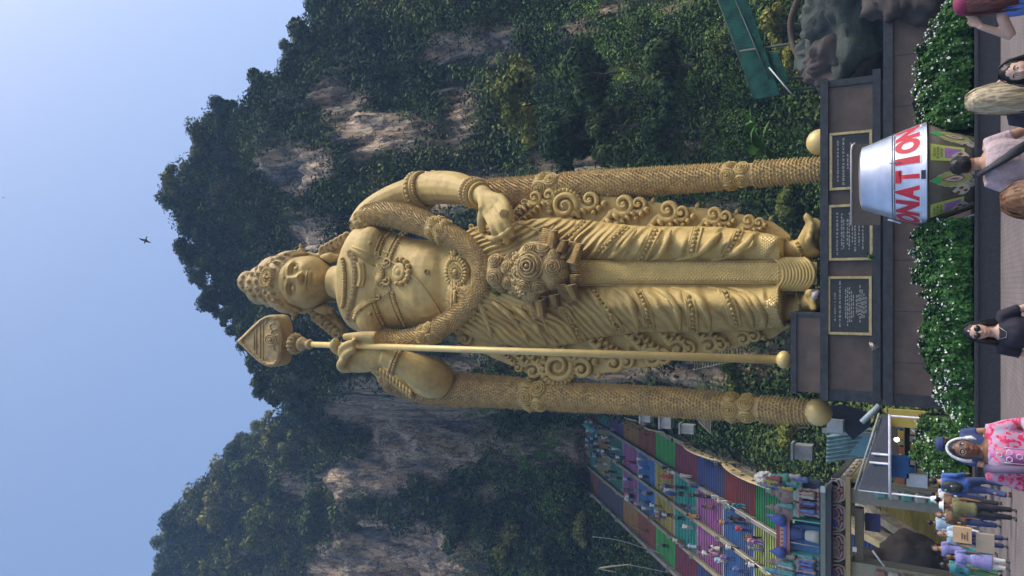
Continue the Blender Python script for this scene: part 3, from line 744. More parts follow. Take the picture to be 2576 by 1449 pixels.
# ---- feet
b = MB()
limb(b, [(1960, 636, 39.4, 34), (1990, 632, 39.2, 29), (2010, 630, 38.9, 27), (2035, 622, 38.6, 30), (2060, 610, 38.4, 32)])
limb(b, [(2030, 612, 38.3, 26), (2040, 585, 37.6, 22), (2050, 560, 37.0, 18)])
limb(b, [(1960, 778, 39.4, 36), (1990, 770, 39.2, 30), (2010, 765, 38.9, 28), (2040, 760, 38.6, 32), (2062, 752, 38.4, 30)])
limb(b, [(2040, 760, 38.2, 28), (2052, 750, 37.2, 24)])
for (x, y, r) in ((2026, 548, 8), (2034, 556, 8), (2040, 570, 9), (2038, 585, 9), (2033, 603, 10)): limb(b, [(x + 12, y + 12, 38.0, r), (x + 2, y, 37.0, r), (x + 6, y - 10, 36.7, r * .7)], 8)
for (x, y, r) in ((2034, 738, 12), (2040, 756, 9), (2042, 767, 8), (2044, 776, 8)): limb(b, [(x + 12, y + 4, 38.0, r), (x + 2, y, 37.0, r), (x + 8, y - 2, 36.6, r * .7)], 8)
remeshed(b.build('feet', M_GOLD, ST), .09, 2)
S3 = Surf([o for o in ST.children if o.name.startswith('feet')])
for (a, c_) in (((2004, 604), (2018, 652)), ((2004, 738), (2012, 780))):
    for k in range(8):
        q, nr = S3.hit(lerp(a[0], c_[0], k / 7) + 4 * math.sin(k / 7 * 3.14), lerp(a[1], c_[1], k / 7), .02, 38.4); inst('anklet_bead', BEAD, q, nr, .1)

# ---- garlands
def garland(pts, name, bump=True, band=None, dens=6.2, label=None, vis=None, part=None):
    """pts (x,y,Y,r_px). florets cover it; band: list of parameter ranges holding roses"""
    q = catmull(pts, 8); P = [W(a, c, d) for a, c, d, r in q]; rad = [r * mpp(a, d) for a, c, d, r in q]
    core = MB().tube(P, [r * .93 for r in rad], 20).build(name, M_GOLD2, ST)
    L = [0.]
    for i in range(1, len(P)): L.append(L[-1] + (P[i] - P[i - 1]).length)
    tot = L[-1]; sp = dens * .0235; v = []; f = []; s_ = sp / 2; row = 0
    def at(s):
        i = max(0, min(len(L) - 2, next((k for k in range(len(L) - 1) if L[k + 1] >= s), len(L) - 2))); t = (s - L[i]) / max(L[i + 1] - L[i], 1e-6)
        T = (P[min(i + 2, len(P) - 1)] - P[max(i - 1, 0)]).normalized()
        return P[i].lerp(P[i + 1], t), lerp(rad[i], rad[i + 1], t), T
    while s_ < tot:
        u = s_ / tot
        if band and any(a - .001 < u < b_ + .001 for a, b_ in band): s_ += sp; row += 1; continue
        c, r, T = at(s_); A = T.cross(Vector((0, 1, 0)));
        if A.length < .1: A = T.orthogonal()
        A.normalize(); B = T.cross(A)
        n = int(2 * math.pi * r / sp)
        for k in range(n):
            a = 2 * math.pi * (k + .5 * (row % 2)) / n + random.uniform(-.04, .04); d = A * math.cos(a) + B * math.sin(a)
            p = c + d * r * .9
            if d.dot(CAM - p) < -abs(r) * 12: continue
            e = T.cross(d); h = sp * random.uniform(.7, 1.1); w_ = sp * .46; o = len(v)
            tip = p + d * h + T * sp * .1
            v.extend([p + e * w_, p + T * w_, p - e * w_, p - T * w_, tip]); f.extend([(o, o + 1, o + 4), (o + 1, o + 2, o + 4), (o + 2, o + 3, o + 4), (o + 3, o, o + 4)])
        s_ += sp * .86; row += 1
    ob = MB().add(v, f).build('floret_cover', M_GOLD2, core, smooth=False, fix=False); tag(ob, kind='stuff')
    ob.matrix_parent_inverse = Matrix()
    for a, b_ in band or []:
        c, r, T = at((a + b_) / 2 * tot); A = T.cross(Vector((0, 1, 0)));
        if A.length < .1: A = T.orthogonal()
        A.normalize(); B = T.cross(A); wdt = (b_ - a) * tot
        rs = min(r * .60, wdt * .29); rows = 2
        for i in range(rows):
            for k in range(5):
                an = 2 * math.pi * (k + .5 * i + .3) / 5; d = A * math.cos(an) + B * math.sin(an)
                s0 = (a + b_) / 2 * tot + (i - .5) * wdt * .47; c, r, T = at(s0)
                if d.dot(CAM - c) < -.2 * (CAM - c).length: continue
                inst('rosette', random.choice(BOLD), c + d * r * .98, d, rs, random.uniform(0, 6))
    return core
gl = garland([(1000, 958, 40.6, 32), (1060, 974, 40.5, 40), (1130, 979, 40.3, 43), (1250, 985, 40, 40), (1400, 996, 39.8, 38), (1560, 1004, 39.6, 36), (1700, 1013, 39.4, 36), (1880, 1027, 39.2, 33), (1980, 1033, 39.0, 31), (2045, 1037, 38.9, 29)],
             'left_garland', band=[(.385, .45), (.835, .90)], dens=8.6)
gr = garland([(1200, 492, 41, 38), (1300, 484, 40.6, 38), (1400, 473, 40.3, 37), (1560, 462, 40, 36), (1700, 453, 39.8, 34), (1880, 440, 39.4, 31), (1980, 432, 39.2, 30), (2080, 425, 39.0, 28)],
             'right_garland', band=[(.23, .305), (.76, .83)], dens=8.6)
gn = garland([(965, 850, 39.2, 24), (1010, 858, 38.6, 27), (1070, 846, 38.2, 27), (1120, 815, 37.9, 26), (1165, 785, 37.6, 26), (1203, 745, 37.4, 25), (1218, 700, 37.3, 25), (1207, 655, 37.4, 25), (1180, 622, 37.6, 26), (1130, 590, 38.0, 28),
              (1080, 568, 38.3, 31), (1030, 550, 38.7, 33), (970, 538, 39.2, 33), (925, 548, 39.6, 28), (900, 580, 39.9, 22)], 'neck_garland', band=[(.165, .225), (.61, .67), (.915, .975)], dens=7.4)
for (x, y, Y, r) in ((2058, 1037, 38.7, 34), (2063, 358, 39.2, 33)):
    MB().ball(W(x, y, Y), r * mpp(x, Y), 28, (1, 1, 1.0)).build('base_sphere', M_GOLDP, ST)
garland([(905, 845, 40.6, 22), (930, 880, 40.8, 26), (965, 930, 40.9, 28), (1010, 965, 40.8, 32)], 'shoulder_garland', band=[(.55, .8)], dens=7.4)

# ---- big bouquet over the sash
b = MB(); blob(b, 1262, 688, 37.3, 44, (1.05, .75, .95)); blob(b, 1308, 690, 37.3, 52, (1.1, .7, .9)); blob(b, 1345, 675, 36.9, 56, (1.25, .8, 1.0)); blob(b, 1390, 675, 36.9, 50, (1.15, .85, 1.0)); blob(b, 1345, 720, 37.2, 45)
bq = remeshed(b.build('bouquet', M_GOLD2, ST), .1, 3); S4 = Surf([bq])
for (x, y, r) in ((1245, 656, 17), (1245, 699, 19), (1275, 672, 16), (1280, 648, 12), (1273, 711, 14), (1332, 669, 30), (1390, 671, 20), (1332, 628, 17), (1365, 630, 18), (1322, 717, 17), (1357, 719, 18), (1396, 640, 14), (1398, 708, 14), (1260, 724, 11), (1305, 612, 12),
                  (1345, 745, 12), (1418, 690, 13), (1418, 660, 12)):
    q, nr = S4.hit(x, y, .04, 37.5); inst('rose', random.choice(ROSES), q, nr, r * 1.2 * mpp(x, 37), random.uniform(0, 6))
mb = MB()
for k in range(130):
    x = random.uniform(1288, 1312) + random.gauss(0, 3); y = random.uniform(622, 748); q, nr = S4.hit(x, y, .05, 37.6); mb.ball(q, random.uniform(.08, .14), 6)
tag(mb.build('small_blossoms', M_GOLD2, ST), kind='stuff')
# ---- pleated fans left and right of the bouquet
def fan(pa, pb, tipx, depth0, n=15):
    """strip between an inner line pa (2 pts) and outer line pb (2 pts), pleated"""
    mb = MB(); v = []; f = []
    for i in range(n * 2 + 1):
        t = i / (n * 2)
        a = (lerp(pa[0][0], pa[1][0], t), lerp(pa[0][1], pa[1][1], t)); c = (lerp(pb[0][0], pb[1][0], t), lerp(pb[0][1], pb[1][1], t))
        dz = .16 if i % 2 else 0.
        for k in range(4):
            s = k / 3; v.append(W(lerp(a[0], c[0], s), lerp(a[1], c[1], s), depth0 - dz - .5 * math.sin(s * 2.2) + t * .4))
    o_ = len(v)
    for p in list(v): v.append(p + Vector((0, .22, 0)))
    for i in range(n * 2):
        for k in range(3):
            q = i * 4 + k; f += [(q, q + 1, q + 5, q + 4), (o_ + q + 4, o_ + q + 5, o_ + q + 1, o_ + q)]
    for i in range(n * 2): f += [(i * 4, i * 4 + 4, o_ + i * 4 + 4, o_ + i * 4), (i * 4 + 3, o_ + i * 4 + 3, o_ + i * 4 + 7, i * 4 + 7)]
    f += [(0, o_, o_ + 1, 1), (1, o_ + 1, o_ + 2, 2), (2, o_ + 2, o_ + 3, 3)]
    mb.add(v, f).build('pleated_fan', M_GOLD2, ST, smooth=False)
for (ax, ay, bx, by, tx, ty, d) in ((1340, 640, 1378, 622, 1395, 575, 37.2), (1378, 640, 1398, 630, 1422, 600, 36.9), (1400, 650, 1430, 660, 1462, 608, 36.6),
                                    (1315, 745, 1350, 758, 1366, 803, 37.2), (1350, 745, 1385, 745, 1402, 776, 36.9), (1395, 715, 1425, 720, 1452, 760, 36.6)):
    sg = -1 if ty < 690 else 1
    fan([(ax - 4, ay), (tx - 30, ty + sg * 2)], [(ax + 28, ay), (tx - 4, ty - sg * 4)], tx, d)
    fan([(bx - 6, by), (tx - 16, ty - sg * 6)], [(bx + 20, by - sg * 6), (tx + 6, ty - sg * 4)], tx, d - .45)
fan([(1432, 662), (1432, 688)], [(1458, 662), (1458, 688)], 0, 36.6, 6); fan([(1432, 690), (1432, 716)], [(1456, 690), (1456, 716)], 0, 36.6, 6)

# ---- belt, chest ornaments
S5 = Surf([body, cloth])
b = MB()
for x in (1136, 1143, 1187, 1194):
    b.tube(S5.curve([(x, 612 + (x - 1136) * -.2), (x + 2, 650), (x + 3, 710), (x + 1, 770), (x - 1, 806)], 6, .03), .11, 6)
b.build('belt', M_GOLD, ST)
q, nr = S5.hit(1152, 684, .12); inst('belt_medallion', MED, q, nr, 1.0)
def scroll_on(S, x, y, r, hand, a0, tail, name='chest_scroll', th=.3, off=.1):
    sp = spiral_pts(x, y, r, 1.25, hand, a0, 16) + tail; k = len(sp)
    MB().tube([S.hit(a, c, off)[0] for a, c in sp], [mpp(x, 38.5) * r * th * (.45 + .55 * math.sin(math.pi * min(1, (i + 3) / k))) for i in range(k)], 8).build(name, M_GOLD, ST)
for (x, y, r, h, a0, tl) in ((1141, 636, 8, 1, 0, [(1165, 640), (1180, 655)]), (1146, 727, 8, -1, 0, [(1170, 735), (1185, 720)]), (1158, 730, 6, -1, 1, [(1180, 722)]), (1160, 640, 6, 1, 1, [(1178, 650)]),
                             (1173, 796, 9, 1, 2, [(1195, 800), (1215, 790)]), (1187, 570, 9, -1, 2, [(1200, 600)]),
                             (951, 640, 9, -1, 2.5, [(938, 655), (945, 668)]), (975, 660, 12, 1, 0, [(985, 640), (965, 632)]), (969, 668, 8, -1, 1, [(955, 665)]), (973, 708, 12, -1, 0, [(985, 730), (965, 745)]), (952, 746, 9, 1, 2.5, [(940, 735), (948, 722)]), (962, 716, 8, 1, 1, [(950, 720)])):
    scroll_on(S5, x, y, r, h, a0, tl)
q, nr = S5.hit(1005, 684, .05); inst('chest_medallion', MB().lathe([(.01, .3), (.3, .28), (.42, .12), (.5, .18), (.9, .14), (1, 0)], (0, 0, 0), 28).mesh('chest_medallion', M_GOLD), q, nr, .62)
for k in range(9):
    a = -1.75 + k * 3.5 / 8; q, nr = S5.hit(1007 + 26 * math.cos(a), 684 + 30 * math.sin(a), .05); inst('medallion_ball', BEAD, q, nr, .2)
mb = MB()
for k in range(9):       # palmette below the collar
    a = -1.2 + k * .3; q = [S5.hit(944 + r_ * math.cos(a), 691 + r_ * math.sin(a) * 1.15, .04)[0] for r_ in (4, 14, 24)]
    mb.tube(q, [.05, .12, .16], 6)
mb.build('palmette', M_GOLD, ST)
def band_on(S, ln, offs, rad, name, leaf=None, off=.02, m_=None):
    mb = MB()
    for d in offs: mb.tube(S.curve([(x + d, y) for x, y in ln], 6, off), rad, 6)
    if leaf:
        c = catmull(ln, 14); acc = 0; last = c[0]
        for p in c:
            acc += math.hypot(p[0] - last[0], p[1] - last[1]); last = p
            if acc > leaf[1]:
                acc = 0; a = S.hit(p[0] + leaf[0] - 3, p[1] - 1, off)[0]; e = S.hit(p[0] + leaf[0] + leaf[2], p[1] + 3, off)[0]
                mb.tube([a, (a + e) / 2 + Vector((0, -.08, 0)), e], [.04, .12, .05], 6)
    return mb.build(name, m_ or M_GOLD, ST)
band_on(S5, [(958, 588), (985, 578)], (0,), .05, 'chest_band')
band_on(S5, [(1028, 574), (1002, 598), (985, 630), (975, 655)], (-6,), .06, 'chest_band', (4, 6, 5))
band_on(S5, [(980, 582), (962, 600), (952, 625), (948, 640)], (-6,), .06, 'chest_band', (4, 6, 5))
band_on(S5, [(935, 750), (942, 775), (955, 805), (962, 822)], (-6,), .06, 'chest_band', (4, 6, 5))
band_on(S5, [(983, 730), (988, 755), (1000, 785), (1015, 818)], (-6,), .06, 'chest_band', (4, 6, 5))
band_on(S5, [(884, 628), (915, 650), (945, 668)], (-4, 0, 6), .07, 'shoulder_strap', (3, 5, 3))
band_on(S5, [(880, 810), (890, 785), (915, 765), (940, 752)], (-4, 0, 5), .07, 'shoulder_strap', (8, 5, 4))
MB().tube(S5.curve([(888, 620), (930, 636), (985, 658), (1030, 690), (1060, 715), (1095, 765), (1118, 805)], 8, .03), .07, 6).build('sacred_cord', M_GOLD, ST)
MB().lathe([(.001, -.1), (.1, .0), (.17, .12), (.2, .0), (.2, -.3)], (0, 0, 0), 14).tube([(.12 * math.cos(a * .5), .12 * math.sin(a * .5), .08) for a in range(13)], .03, 5).build('navel', M_GOLD2, ST).matrix_basis = frame(*S5.hit(1074, 684, .0))
for y in (612, 790): q, nr = S5.hit(931, y, .0); inst('chest_stud', BEAD, q, nr, .13)
# collar beads
for (x0, ln, r, stp, nm) in ((0, [(873, 632), (884, 640), (893, 665), (895, 700), (890, 740), (880, 775), (876, 800)], .29, 9, 'collar_bead'), (0, [(862, 645), (868, 680), (869, 720), (866, 760), (860, 775)], .15, 6.5, 'small_collar_bead')):
    c = catmull(ln, 24); acc = 0; last = c[0]
    for p in c:
        acc += math.hypot(p[0] - last[0], p[1] - last[1]); last = p
        if acc > stp: acc = 0; q, nr = S5.hit(p[0], p[1], .04, 38.9); inst(nm, random.choice(ROSES) if r > .15 else BEAD, q, nr, r * 1.05, random.uniform(0, 6))
mb = MB()
for dx, r_ in ((900, .1), (905, .16), (911, .1)): mb.tube(S5.curve([(dx, 662), (dx + 4, 675), (dx + 5, 691), (dx + 4, 707), (dx, 720)], 5, .05), r_, 8)
mb.build('pendant_plate', M_GOLD, ST)

# ---- arm jewellery
def ringaround(c, ax, r, tr, name, n=28, beads_=None, sq=1.0, m_=None):
    ax = ax.normalized(); A = ax.cross(Vector((0, 1, 0))).normalized(); B = ax.cross(A)
    pts = [c + (A * math.cos(2 * math.pi * k / n) + B * math.sin(2 * math.pi * k / n) * sq) * r for k in range(n + 1)]
    o = MB().tube(pts, tr, 8, cap=False).build(name, m_ or M_GOLD, ST)
    if beads_:
        nb, rb = beads_
        mb = MB()
        for k in range(nb):
            a = 2 * math.pi * k / nb; mb.ball(c + (A * math.cos(a) + B * math.sin(a) * sq) * (r + tr * .6), rb, 6)
        ob = mb.build('bead_row', M_GOLD2, o); ob.matrix_parent_inverse = Matrix()
def axis(a, b_): return W(*b_) - W(*a)
ax = axis((1195, 484, 39.0), (1222, 494, 38.2)); mm = mpp(1210, 38.6)
for (x, y, Y, r, tr, bd) in ((1190, 484, 39.1, 33, .16, (30, .13)), (1199, 486, 38.9, 31, .16, (30, .13)), (1208, 489, 38.6, 28, .12, None)): ringaround(W(x, y, Y), ax, r * mm, tr, 'bracelet', 28, bd)
ax = axis((1030, 922, 37.8), (975, 900, 37.2))
for (x, y, Y, r, tr, bd) in ((992, 908, 37.35, 30, .1, (28, .12)), (1000, 911, 37.45, 33, .1, (30, .12))): ringaround(W(x, y, Y), ax, r * mm, tr, 'bracelet', 28, bd)
ax = axis((1040, 488, 41.5), (1080, 476, 41.4))
for (x, y, Y, r, tr, bd) in ((1044, 484, 41.5, 42, .13, None), (1052, 482, 41.55, 42, .22, (26, .16)), (1060, 480, 41.5, 43, .13, None), (1068, 478, 41.5, 43, .1, (40, .14))): ringaround(W(x, y, Y), ax, r * mpp(1055, 41.5), tr, 'armlet', 30, bd)
def spiral3(x, y, Y, r, hand, a0, name='armlet_scroll', tail=()):
    sp = spiral_pts(x, y, r, 1.4, hand, a0, 22) + list(tail); k = len(sp)
    MB().tube([W(a, c, Y - .2 * (1 - min(i, 22) / 22)) for i, (a, c) in enumerate(sp)], [mpp(x, Y) * r * .26 * (.4 + .6 * min(1, i / 12)) for i in range(k)], 8, 1.7, Vector((0, 1, 0))).build(name, M_GOLD, ST)
spiral3(1089, 437, 41.2, 13, 1, 1.0, tail=[(1082, 452), (1070, 462)]); spiral3(1045, 996, 40.0, 14, -1, 0)
for k in range(9):      # leaf fringe of the armlets
    x, y = lerp(985, 1075, k / 8), lerp(488, 440, k / 8)
    MB().tube([W(x + 6, y + 10, 41.2), W(x + 2, y + 1, 41.1), W(x - 4, y - 8, 41.3)], [.25, .28, .06], 8).build('armlet_leaf', M_GOLD, ST)
MB().tube([W(960, 921, 39.6), W(1000, 950, 39.4), W(1040, 978, 39.4)], .12, 8).build('armlet_bar', M_GOLD, ST)
for k in range(11):
    x, y = lerp(950, 1032, k / 10), lerp(918, 980, k / 10)
    MB().tube([W(x, y, 39.5), W(x + 2, y + 12, 39.3), W(x + 2, y + 20, 39.7)], [.16, .2, .13], 8).build('armlet_leaf', M_GOLD, ST)
for (x, y, r) in ((979, 972, 18), (1005, 985, 16), (975, 935, 9), (1022, 992, 11)): q = W(x, y, 40.0); inst('rosette', ROSES[0], q, (CAM - q).normalized() + Vector((-.3, 0, .2)), r * mpp(x, 40), 1.)
# rings on the fingers and nails
for (x, y, r) in ((1281, 530, 10),): q = W(x, y, 36.7); inst('finger_ring', MED, W(1266, 537, 36.55), Vector((.1, -1, -.1)), 11 * mpp(1266, 36.5), zs=1.5)
ringaround(W(1277, 524, 37.07), axis((1276, 522, 37.1), (1284, 540, 37.0)), 10.5 * mpp(1277, 37), .06, 'finger_ring')
for (x, y) in ((1288, 556), (1289, 588), (1278, 607), (1260, 609)): q = W(x, y, 36.95); inst('finger_nail', MB().ball((0, 0, 0), 1, 8, (.8, 1.1, .3)).mesh('finger_nail', M_GOLD), q, Vector((-.2, -1, -.2)), 5 * mpp(x, 37))

# ---- spear
sp_top, sp_bot = W(770, 866, 36.6), W(1962, 905, 36.6)
shaft = MB().tube([sp_top, sp_bot], [.19, .21], 20).build('spear_shaft', M_GOLDP, ST)
MB().ball(W(1972, 905, 36.6), 24 * mpp(1972, 36.6) * .95, 24, (1, 1, .8)).build('spear_foot', M_GOLDP, ST)
c0 = Vector((sp_top.x, 36.6, 0)); z0 = W(735, 862, 36.6).z; z1 = W(785, 866, 36.6).z; dz = z0 - z1
prof = [(.21, -.02), (.38, .06), (.42, .12), (.38, .18), (.24, .22), (.26, .3), (.5, .42), (.58, .5), (.52, .56), (.34, .62), (.6, .68), (.72, .78), (.76, .9), (.6, 1.0), (.5, 1.06)]
MB().lathe([(r * .85, z1 + t * dz) for r, t in prof], c0, 28).build('spear_collar', M_GOLD2, ST)
mb = MB()
for k in range(14):
    a = k * 2 * math.pi / 14; mb.tube([c0 + Vector((.5 * math.cos(a), .5 * math.sin(a), z1 + .66 * dz)), c0 + Vector((.64 * math.cos(a), .64 * math.sin(a), z1 + .84 * dz)), c0 + Vector((.54 * math.cos(a), .54 * math.sin(a), z1 + 1.0 * dz))], [.08, .14, .06], 6)
mb.build('collar_petals', M_GOLD2, ST)
# leaf blade: outline in the picture plane at the front face, thick towards the back
half = [(595, 0), (611, 15), (630, 34), (650, 52), (666, 62), (680, 66), (691, 64), (699, 56), (704, 42), (707, 22), (708, 0)]
ol = [(x, 858 - h - (x - 600) * .0) for x, h in half] + [(x, 858 + h) for x, h in half[-2:0:-1]]
BY = 35.9
TB = R(26)         # the blade leans forward so its face shows from below
def BL(x, y, dep=0.):
    P = W(x, y, BY); zc = W(737, 858, BY).z
    return P + Vector((0, dep, 0))
front = [BL(x, y) for x, y in ol]; back = [p + Vector((0, 1.1, -.0)) for p in front]
cf = BL(680, 858, -.12); ring2 = [p.lerp(cf, .12) + Vector((0, -.10, 0)) for p in front]; ring3 = [p.lerp(cf, .2) + Vector((0, .02, 0)) for p in front]
bl = MB().rings([[p.lerp(cf, .97) + Vector((0, -.05, 0)) for p in front], ring3, ring2, front, back, [p.lerp(BL(665, 858, 1.4), .35) + Vector((0, .3, 0)) for p in back]]).build('spear_blade', M_GOLD2, ST); autosmooth(bl, 35)
S6 = Surf([bl])
mb = MB()
for (ln) in ([(640, 838), (640, 858), (640, 880)], [(655, 816), (655, 858), (655, 900)], [(662, 812), (662, 858), (662, 906)], [(645, 828), (645, 858), (645, 890)], [(672, 808), (668, 815)], [(672, 905), (668, 898)]):
    mb.tube(S6.curve(ln, 5, .02, BY), .07, 6)
for r_ in (8, 14): mb.tube([S6.hit(681 + r_ * math.cos(a * .4), 855 + r_ * math.sin(a * .4), .02, BY)[0] for a in range(17)], .07, 6)
for (x, y) in ((692, 838), (697, 852), (696, 872), (688, 822)): mb.tube([S6.hit(x + 9 * math.cos(a * .4 + 2), y + 9 * math.sin(a * .4 + 2), .02, BY)[0] for a in range(9)], .06, 6)
mb.ball(S6.hit(681, 855, .05, BY)[0], .14, 8)
mb.build('blade_ornament', M_GOLD2, ST)
ov = [p for i, p in enumerate(ol)]; acc = 0; last = ov[0]
mb = MB()
for p in catmull(ov + [ov[0]], 8):
    acc += math.hypot(p[0] - last[0], p[1] - last[1]); last = p
    if acc > 5 and p[0] < 695: acc = 0; q = (lerp(p[0], 680, .09), lerp(p[1], 858, .09)); mb.ball(S6.hit(q[0], q[1], .03, BY)[0], .085, 6)
mb.build('blade_beads', M_GOLD2, ST)
for (x, y) in ((1975, 770),): pass
# ================================================================ HEAD of the statue
A_, B_, D_ = 1.95, 2.72, 2.25
PIT, YAW = R(24), R(9)
wv = Vector((math.sin(YAW) * math.cos(PIT), -math.cos(YAW) * math.cos(PIT), -math.sin(PIT)))
uv = Vector((0, 0, 1)).cross(-wv).normalized() * -1
uv = Vector((math.cos(YAW), math.sin(YAW), 0)); vv = wv.cross(uv).normalized()
if vv.z < 0: vv = -vv
HC = W(780, 711, 40.0)
def H(u, v, w_): return HC + uv * u + vv * v + wv * w_
def G(u, v, cu, cv, su, sv): return math.exp(-(((u - cu) / su) ** 2 + ((v - cv) / sv) ** 2))
def face(u, v):
    """relief in metres; u right, v up; eyes at v=.55, nose tip v=-.05, mouth v=-.62"""
    h = 0.; au = abs(u)
    br = .95 + .1 * math.sin(min(au, 1.4) / 1.4 * math.pi)
    h += .17 * G(au, v, .72, br, .5, .12) * (1 if au < 1.5 else .6)                 # brow ridge
    h -= .46 * G(au, v, .70, .60, .44, .25) + .10 * G(u, v, 0, .78, .2, .18) * 0       # eye sockets
    h += .32 * G(au, v, .72, .50, .31, .15)                                       # eyeball
    # lids
    e = (au - .72) / .40
    if abs(e) < 1.05:
        up = .52 + .19 * math.sqrt(max(0, 1 - e * e)); lo = .52 - .12 * math.sqrt(max(0, 1 - e * e))
        h += .11 * math.exp(-((v - up) / .04) ** 2) + .09 * math.exp(-((v - lo) / .035) ** 2) - .07 * math.exp(-((v - up - .09) / .03) ** 2)
    # nose
    t = clamp((.85 - v) / .95)
    if v > -.22:
        wd = lerp(.15, .26, t); hh = lerp(.14, .78, t ** 1.3); fade = sst(-.22, -.06, v) * sst(1.15, .75, v)
        h += hh * math.exp(-(u / wd) ** 2) * fade
    h += .22 * G(au, v, .27, -.08, .15, .15) - .16 * G(au, v, .15, -.22, .08, .05)
    h -= .05 * G(u, v, 0, -.38, .07, .12)
    # mouth
    cv = -.60 + .05 * (au / .5) ** 2
    h += .15 * G(u, v, 0, -.60, .6, .34)
    if au < .62:
        q = math.sqrt(max(0, 1 - (au / .62) ** 2))
        h += .19 * math.exp(-((v - (cv + .095 * q - .02 * math.exp(-(u / .07) ** 2))) / (.065)) ** 2) * q
        h += .22 * math.exp(-((v - (cv - .11 * q)) / (.08)) ** 2) * q ** .8
        h -= .18 * math.exp(-((v - cv) / .03) ** 2)
    h -= .07 * G(au, v, .66, -.56, .08, .08)
    h -= .08 * G(u, v, 0, -.86, .4, .07)
    h += .24 * G(u, v, 0, -1.12, .42, .26)                                        # chin
    h += .12 * G(au, v, 1.0, -.1, .42, .42)                                       # cheeks
    return h
NT, NA = 130, 200; rs = []
for i in range(NT + 1):
    t = math.pi * (i + .02) / (NT + .04); ring = []
    for k in range(NA):
        a = 2 * math.pi * k / NA
        st, ct = math.sin(t), math.cos(t)
        u = A_ * math.copysign(abs(math.cos(a)) ** .93, math.cos(a)) * st; v = B_ * math.sin(a) * st
        if v < 0: u *= 1 - .36 * (min(-v / B_, 1)) ** 1.7; v *= .76
        wq = D_ * math.copysign(abs(ct) ** .82, ct)
        if ct > -.1: wq += face(u, v) * sst(-.1, .3, ct)
        ring.append(H(u, v, wq - .25))
    rs.append(ring)
head = MB().rings(rs).build('head', M_GOLD, ST)
SH = Surf([head])
def on_face(u, v, off=0.):
    o = H(u, v, 6); l, n, i, d = SH.b.ray_cast(o, -wv)
    if l is None: return H(u, v, 1.4), wv
    if n.dot(wv) < 0: n = -n
    return l + n * off, n
for s in (-1, 1):
    q, n = on_face(s * .70, .53, -.04); MB().ball(q, .16, 12).build('pupil', M_GOLDP, ST)
    mb = MB(); mb.tube([on_face(s * (.25 + .95 * t), .92 + .16 * math.sin(t * 2.6) - .08 * t, .0)[0] for t in np.linspace(0, 1, 10)], [.02, .05, .06, .06, .06, .06, .05, .05, .04, .02], 6); mb.build('eyebrow', M_GOLD, ST)
mb = MB()
for v_ in (1.12, 1.25, 1.38): mb.tube([on_face(u, v_, 0)[0] for u in np.linspace(-.85, .85, 9)], .03, 6)
mb.build('forehead_lines', M_GOLD, ST); q, n = on_face(0, 1.25, .02); inst('forehead_mark', BEAD, q, n, .1)
# ears with long pendants
for s in (-1, 1):
    mb = MB(); mb.tube([H(s * 1.82, .95, -.2), H(s * 2.1, .9, -.25), H(s * 2.15, .4, -.2), H(s * 2.0, -.1, -.1), H(s * 1.85, -.5, 0)], [.14, .18, .17, .16, .12], 8)
    mb.tube([H(s * 1.8, .6, 0), H(s * 1.95, .3, 0), H(s * 1.82, 0, .05)], .1, 8); mb.build('ear', M_GOLD, ST)
    mb = MB(); mb.tube([H(s * 1.95, -.55, 0), H(s * 1.95, -1.0, .1), H(s * 1.9, -1.4, .15), H(s * 1.85, -1.9, .1)], [.1, .3, .42, .1], 12)
    for k in range(5): mb.tube([H(s * (1.95 + .23 * math.cos(a)), -1.55 - k * .1, .1 + .23 * math.sin(a)) for a in np.linspace(0, 6.28, 13)], .06, 6)
    mb.build('ear_pendant', M_GOLD, ST)
    # hair and crown side wings reaching the shoulders
    mb = MB()
    for k in range(7):
        x0 = 1.95 + .13 * k
        mb.tube([H(s * (1.9 + .02 * k), .2 - .25 * k, -.5), H(s * (2.15 + .1 * k), -.5 - .25 * k, -.6), H(s * (2.1 + .2 * k), -1.3 - .2 * k, -.6), H(s * (2.2 + .22 * k), -1.9 - .16 * k, -.5)], [.2, .42, .46, .25], 8)
    mb.build('hair_locks', M_GOLD2, ST)
    for k in range(6):
        sp = [H(s * (2.5 + .22 * k + r_ * math.cos(a)), -.75 - .33 * k + r_ * math.sin(a), -.05) for r_, a in [(.03 + .34 * j / 16, j * .6) for j in range(17)]]
        MB().tube(sp, [.06 + .08 * j / 16 for j in range(17)], 7).build('side_scroll', M_GOLD2, ST)
    mb = MB(); mb.lathe([(.02, .5), (.16, .3), (.1, .2), (.26, .05), (.3, -.1), (.12, -.3)], H(s * 2.35, .95, 0), 14, Matrix.Rotation(s * R(80), 3, 'Y')); mb.build('crown_wing_knob', M_GOLD2, ST)
# crown: brow band, jewelled front, tiers and top bun
def arc(v0, k, w0, rad, name, m_=M_GOLD, n=22, beads_=0):
    """arch over the forehead between the temples"""
    pts = []
    for a in np.linspace(math.pi * .02, math.pi * .98, n):
        u = 1.95 * k * math.cos(a); v = v0 + (1.62 * k) * math.sin(a) ** .85; pts.append(H(u, v, w0 + 1.0 * math.sin(a)))
    o = MB().tube(pts, rad, 8).build(name, m_, ST)
    if beads_:
        mb = MB()
        for i, p in enumerate(catmull([tuple(q) for q in pts], 3)): 
            if i % beads_ == 0: mb.ball(Vector(p) + wv * .1, rad * 1.15, 7)
        mb.build('crown_beads', m_, ST)
arc(.32, 1.06, .15, .15, 'brow_band'); arc(.46, 1.10, .10, .09, 'brow_band', beads_=1); arc(.68, 1.12, .02, .17, 'brow_band', M_GOLD2, beads_=2); arc(1.35, 1.05, -.35, .13, 'tier_band', M_GOLD, beads_=2)
b = MB(); Mh = Matrix((uv, vv, wv)).transposed()
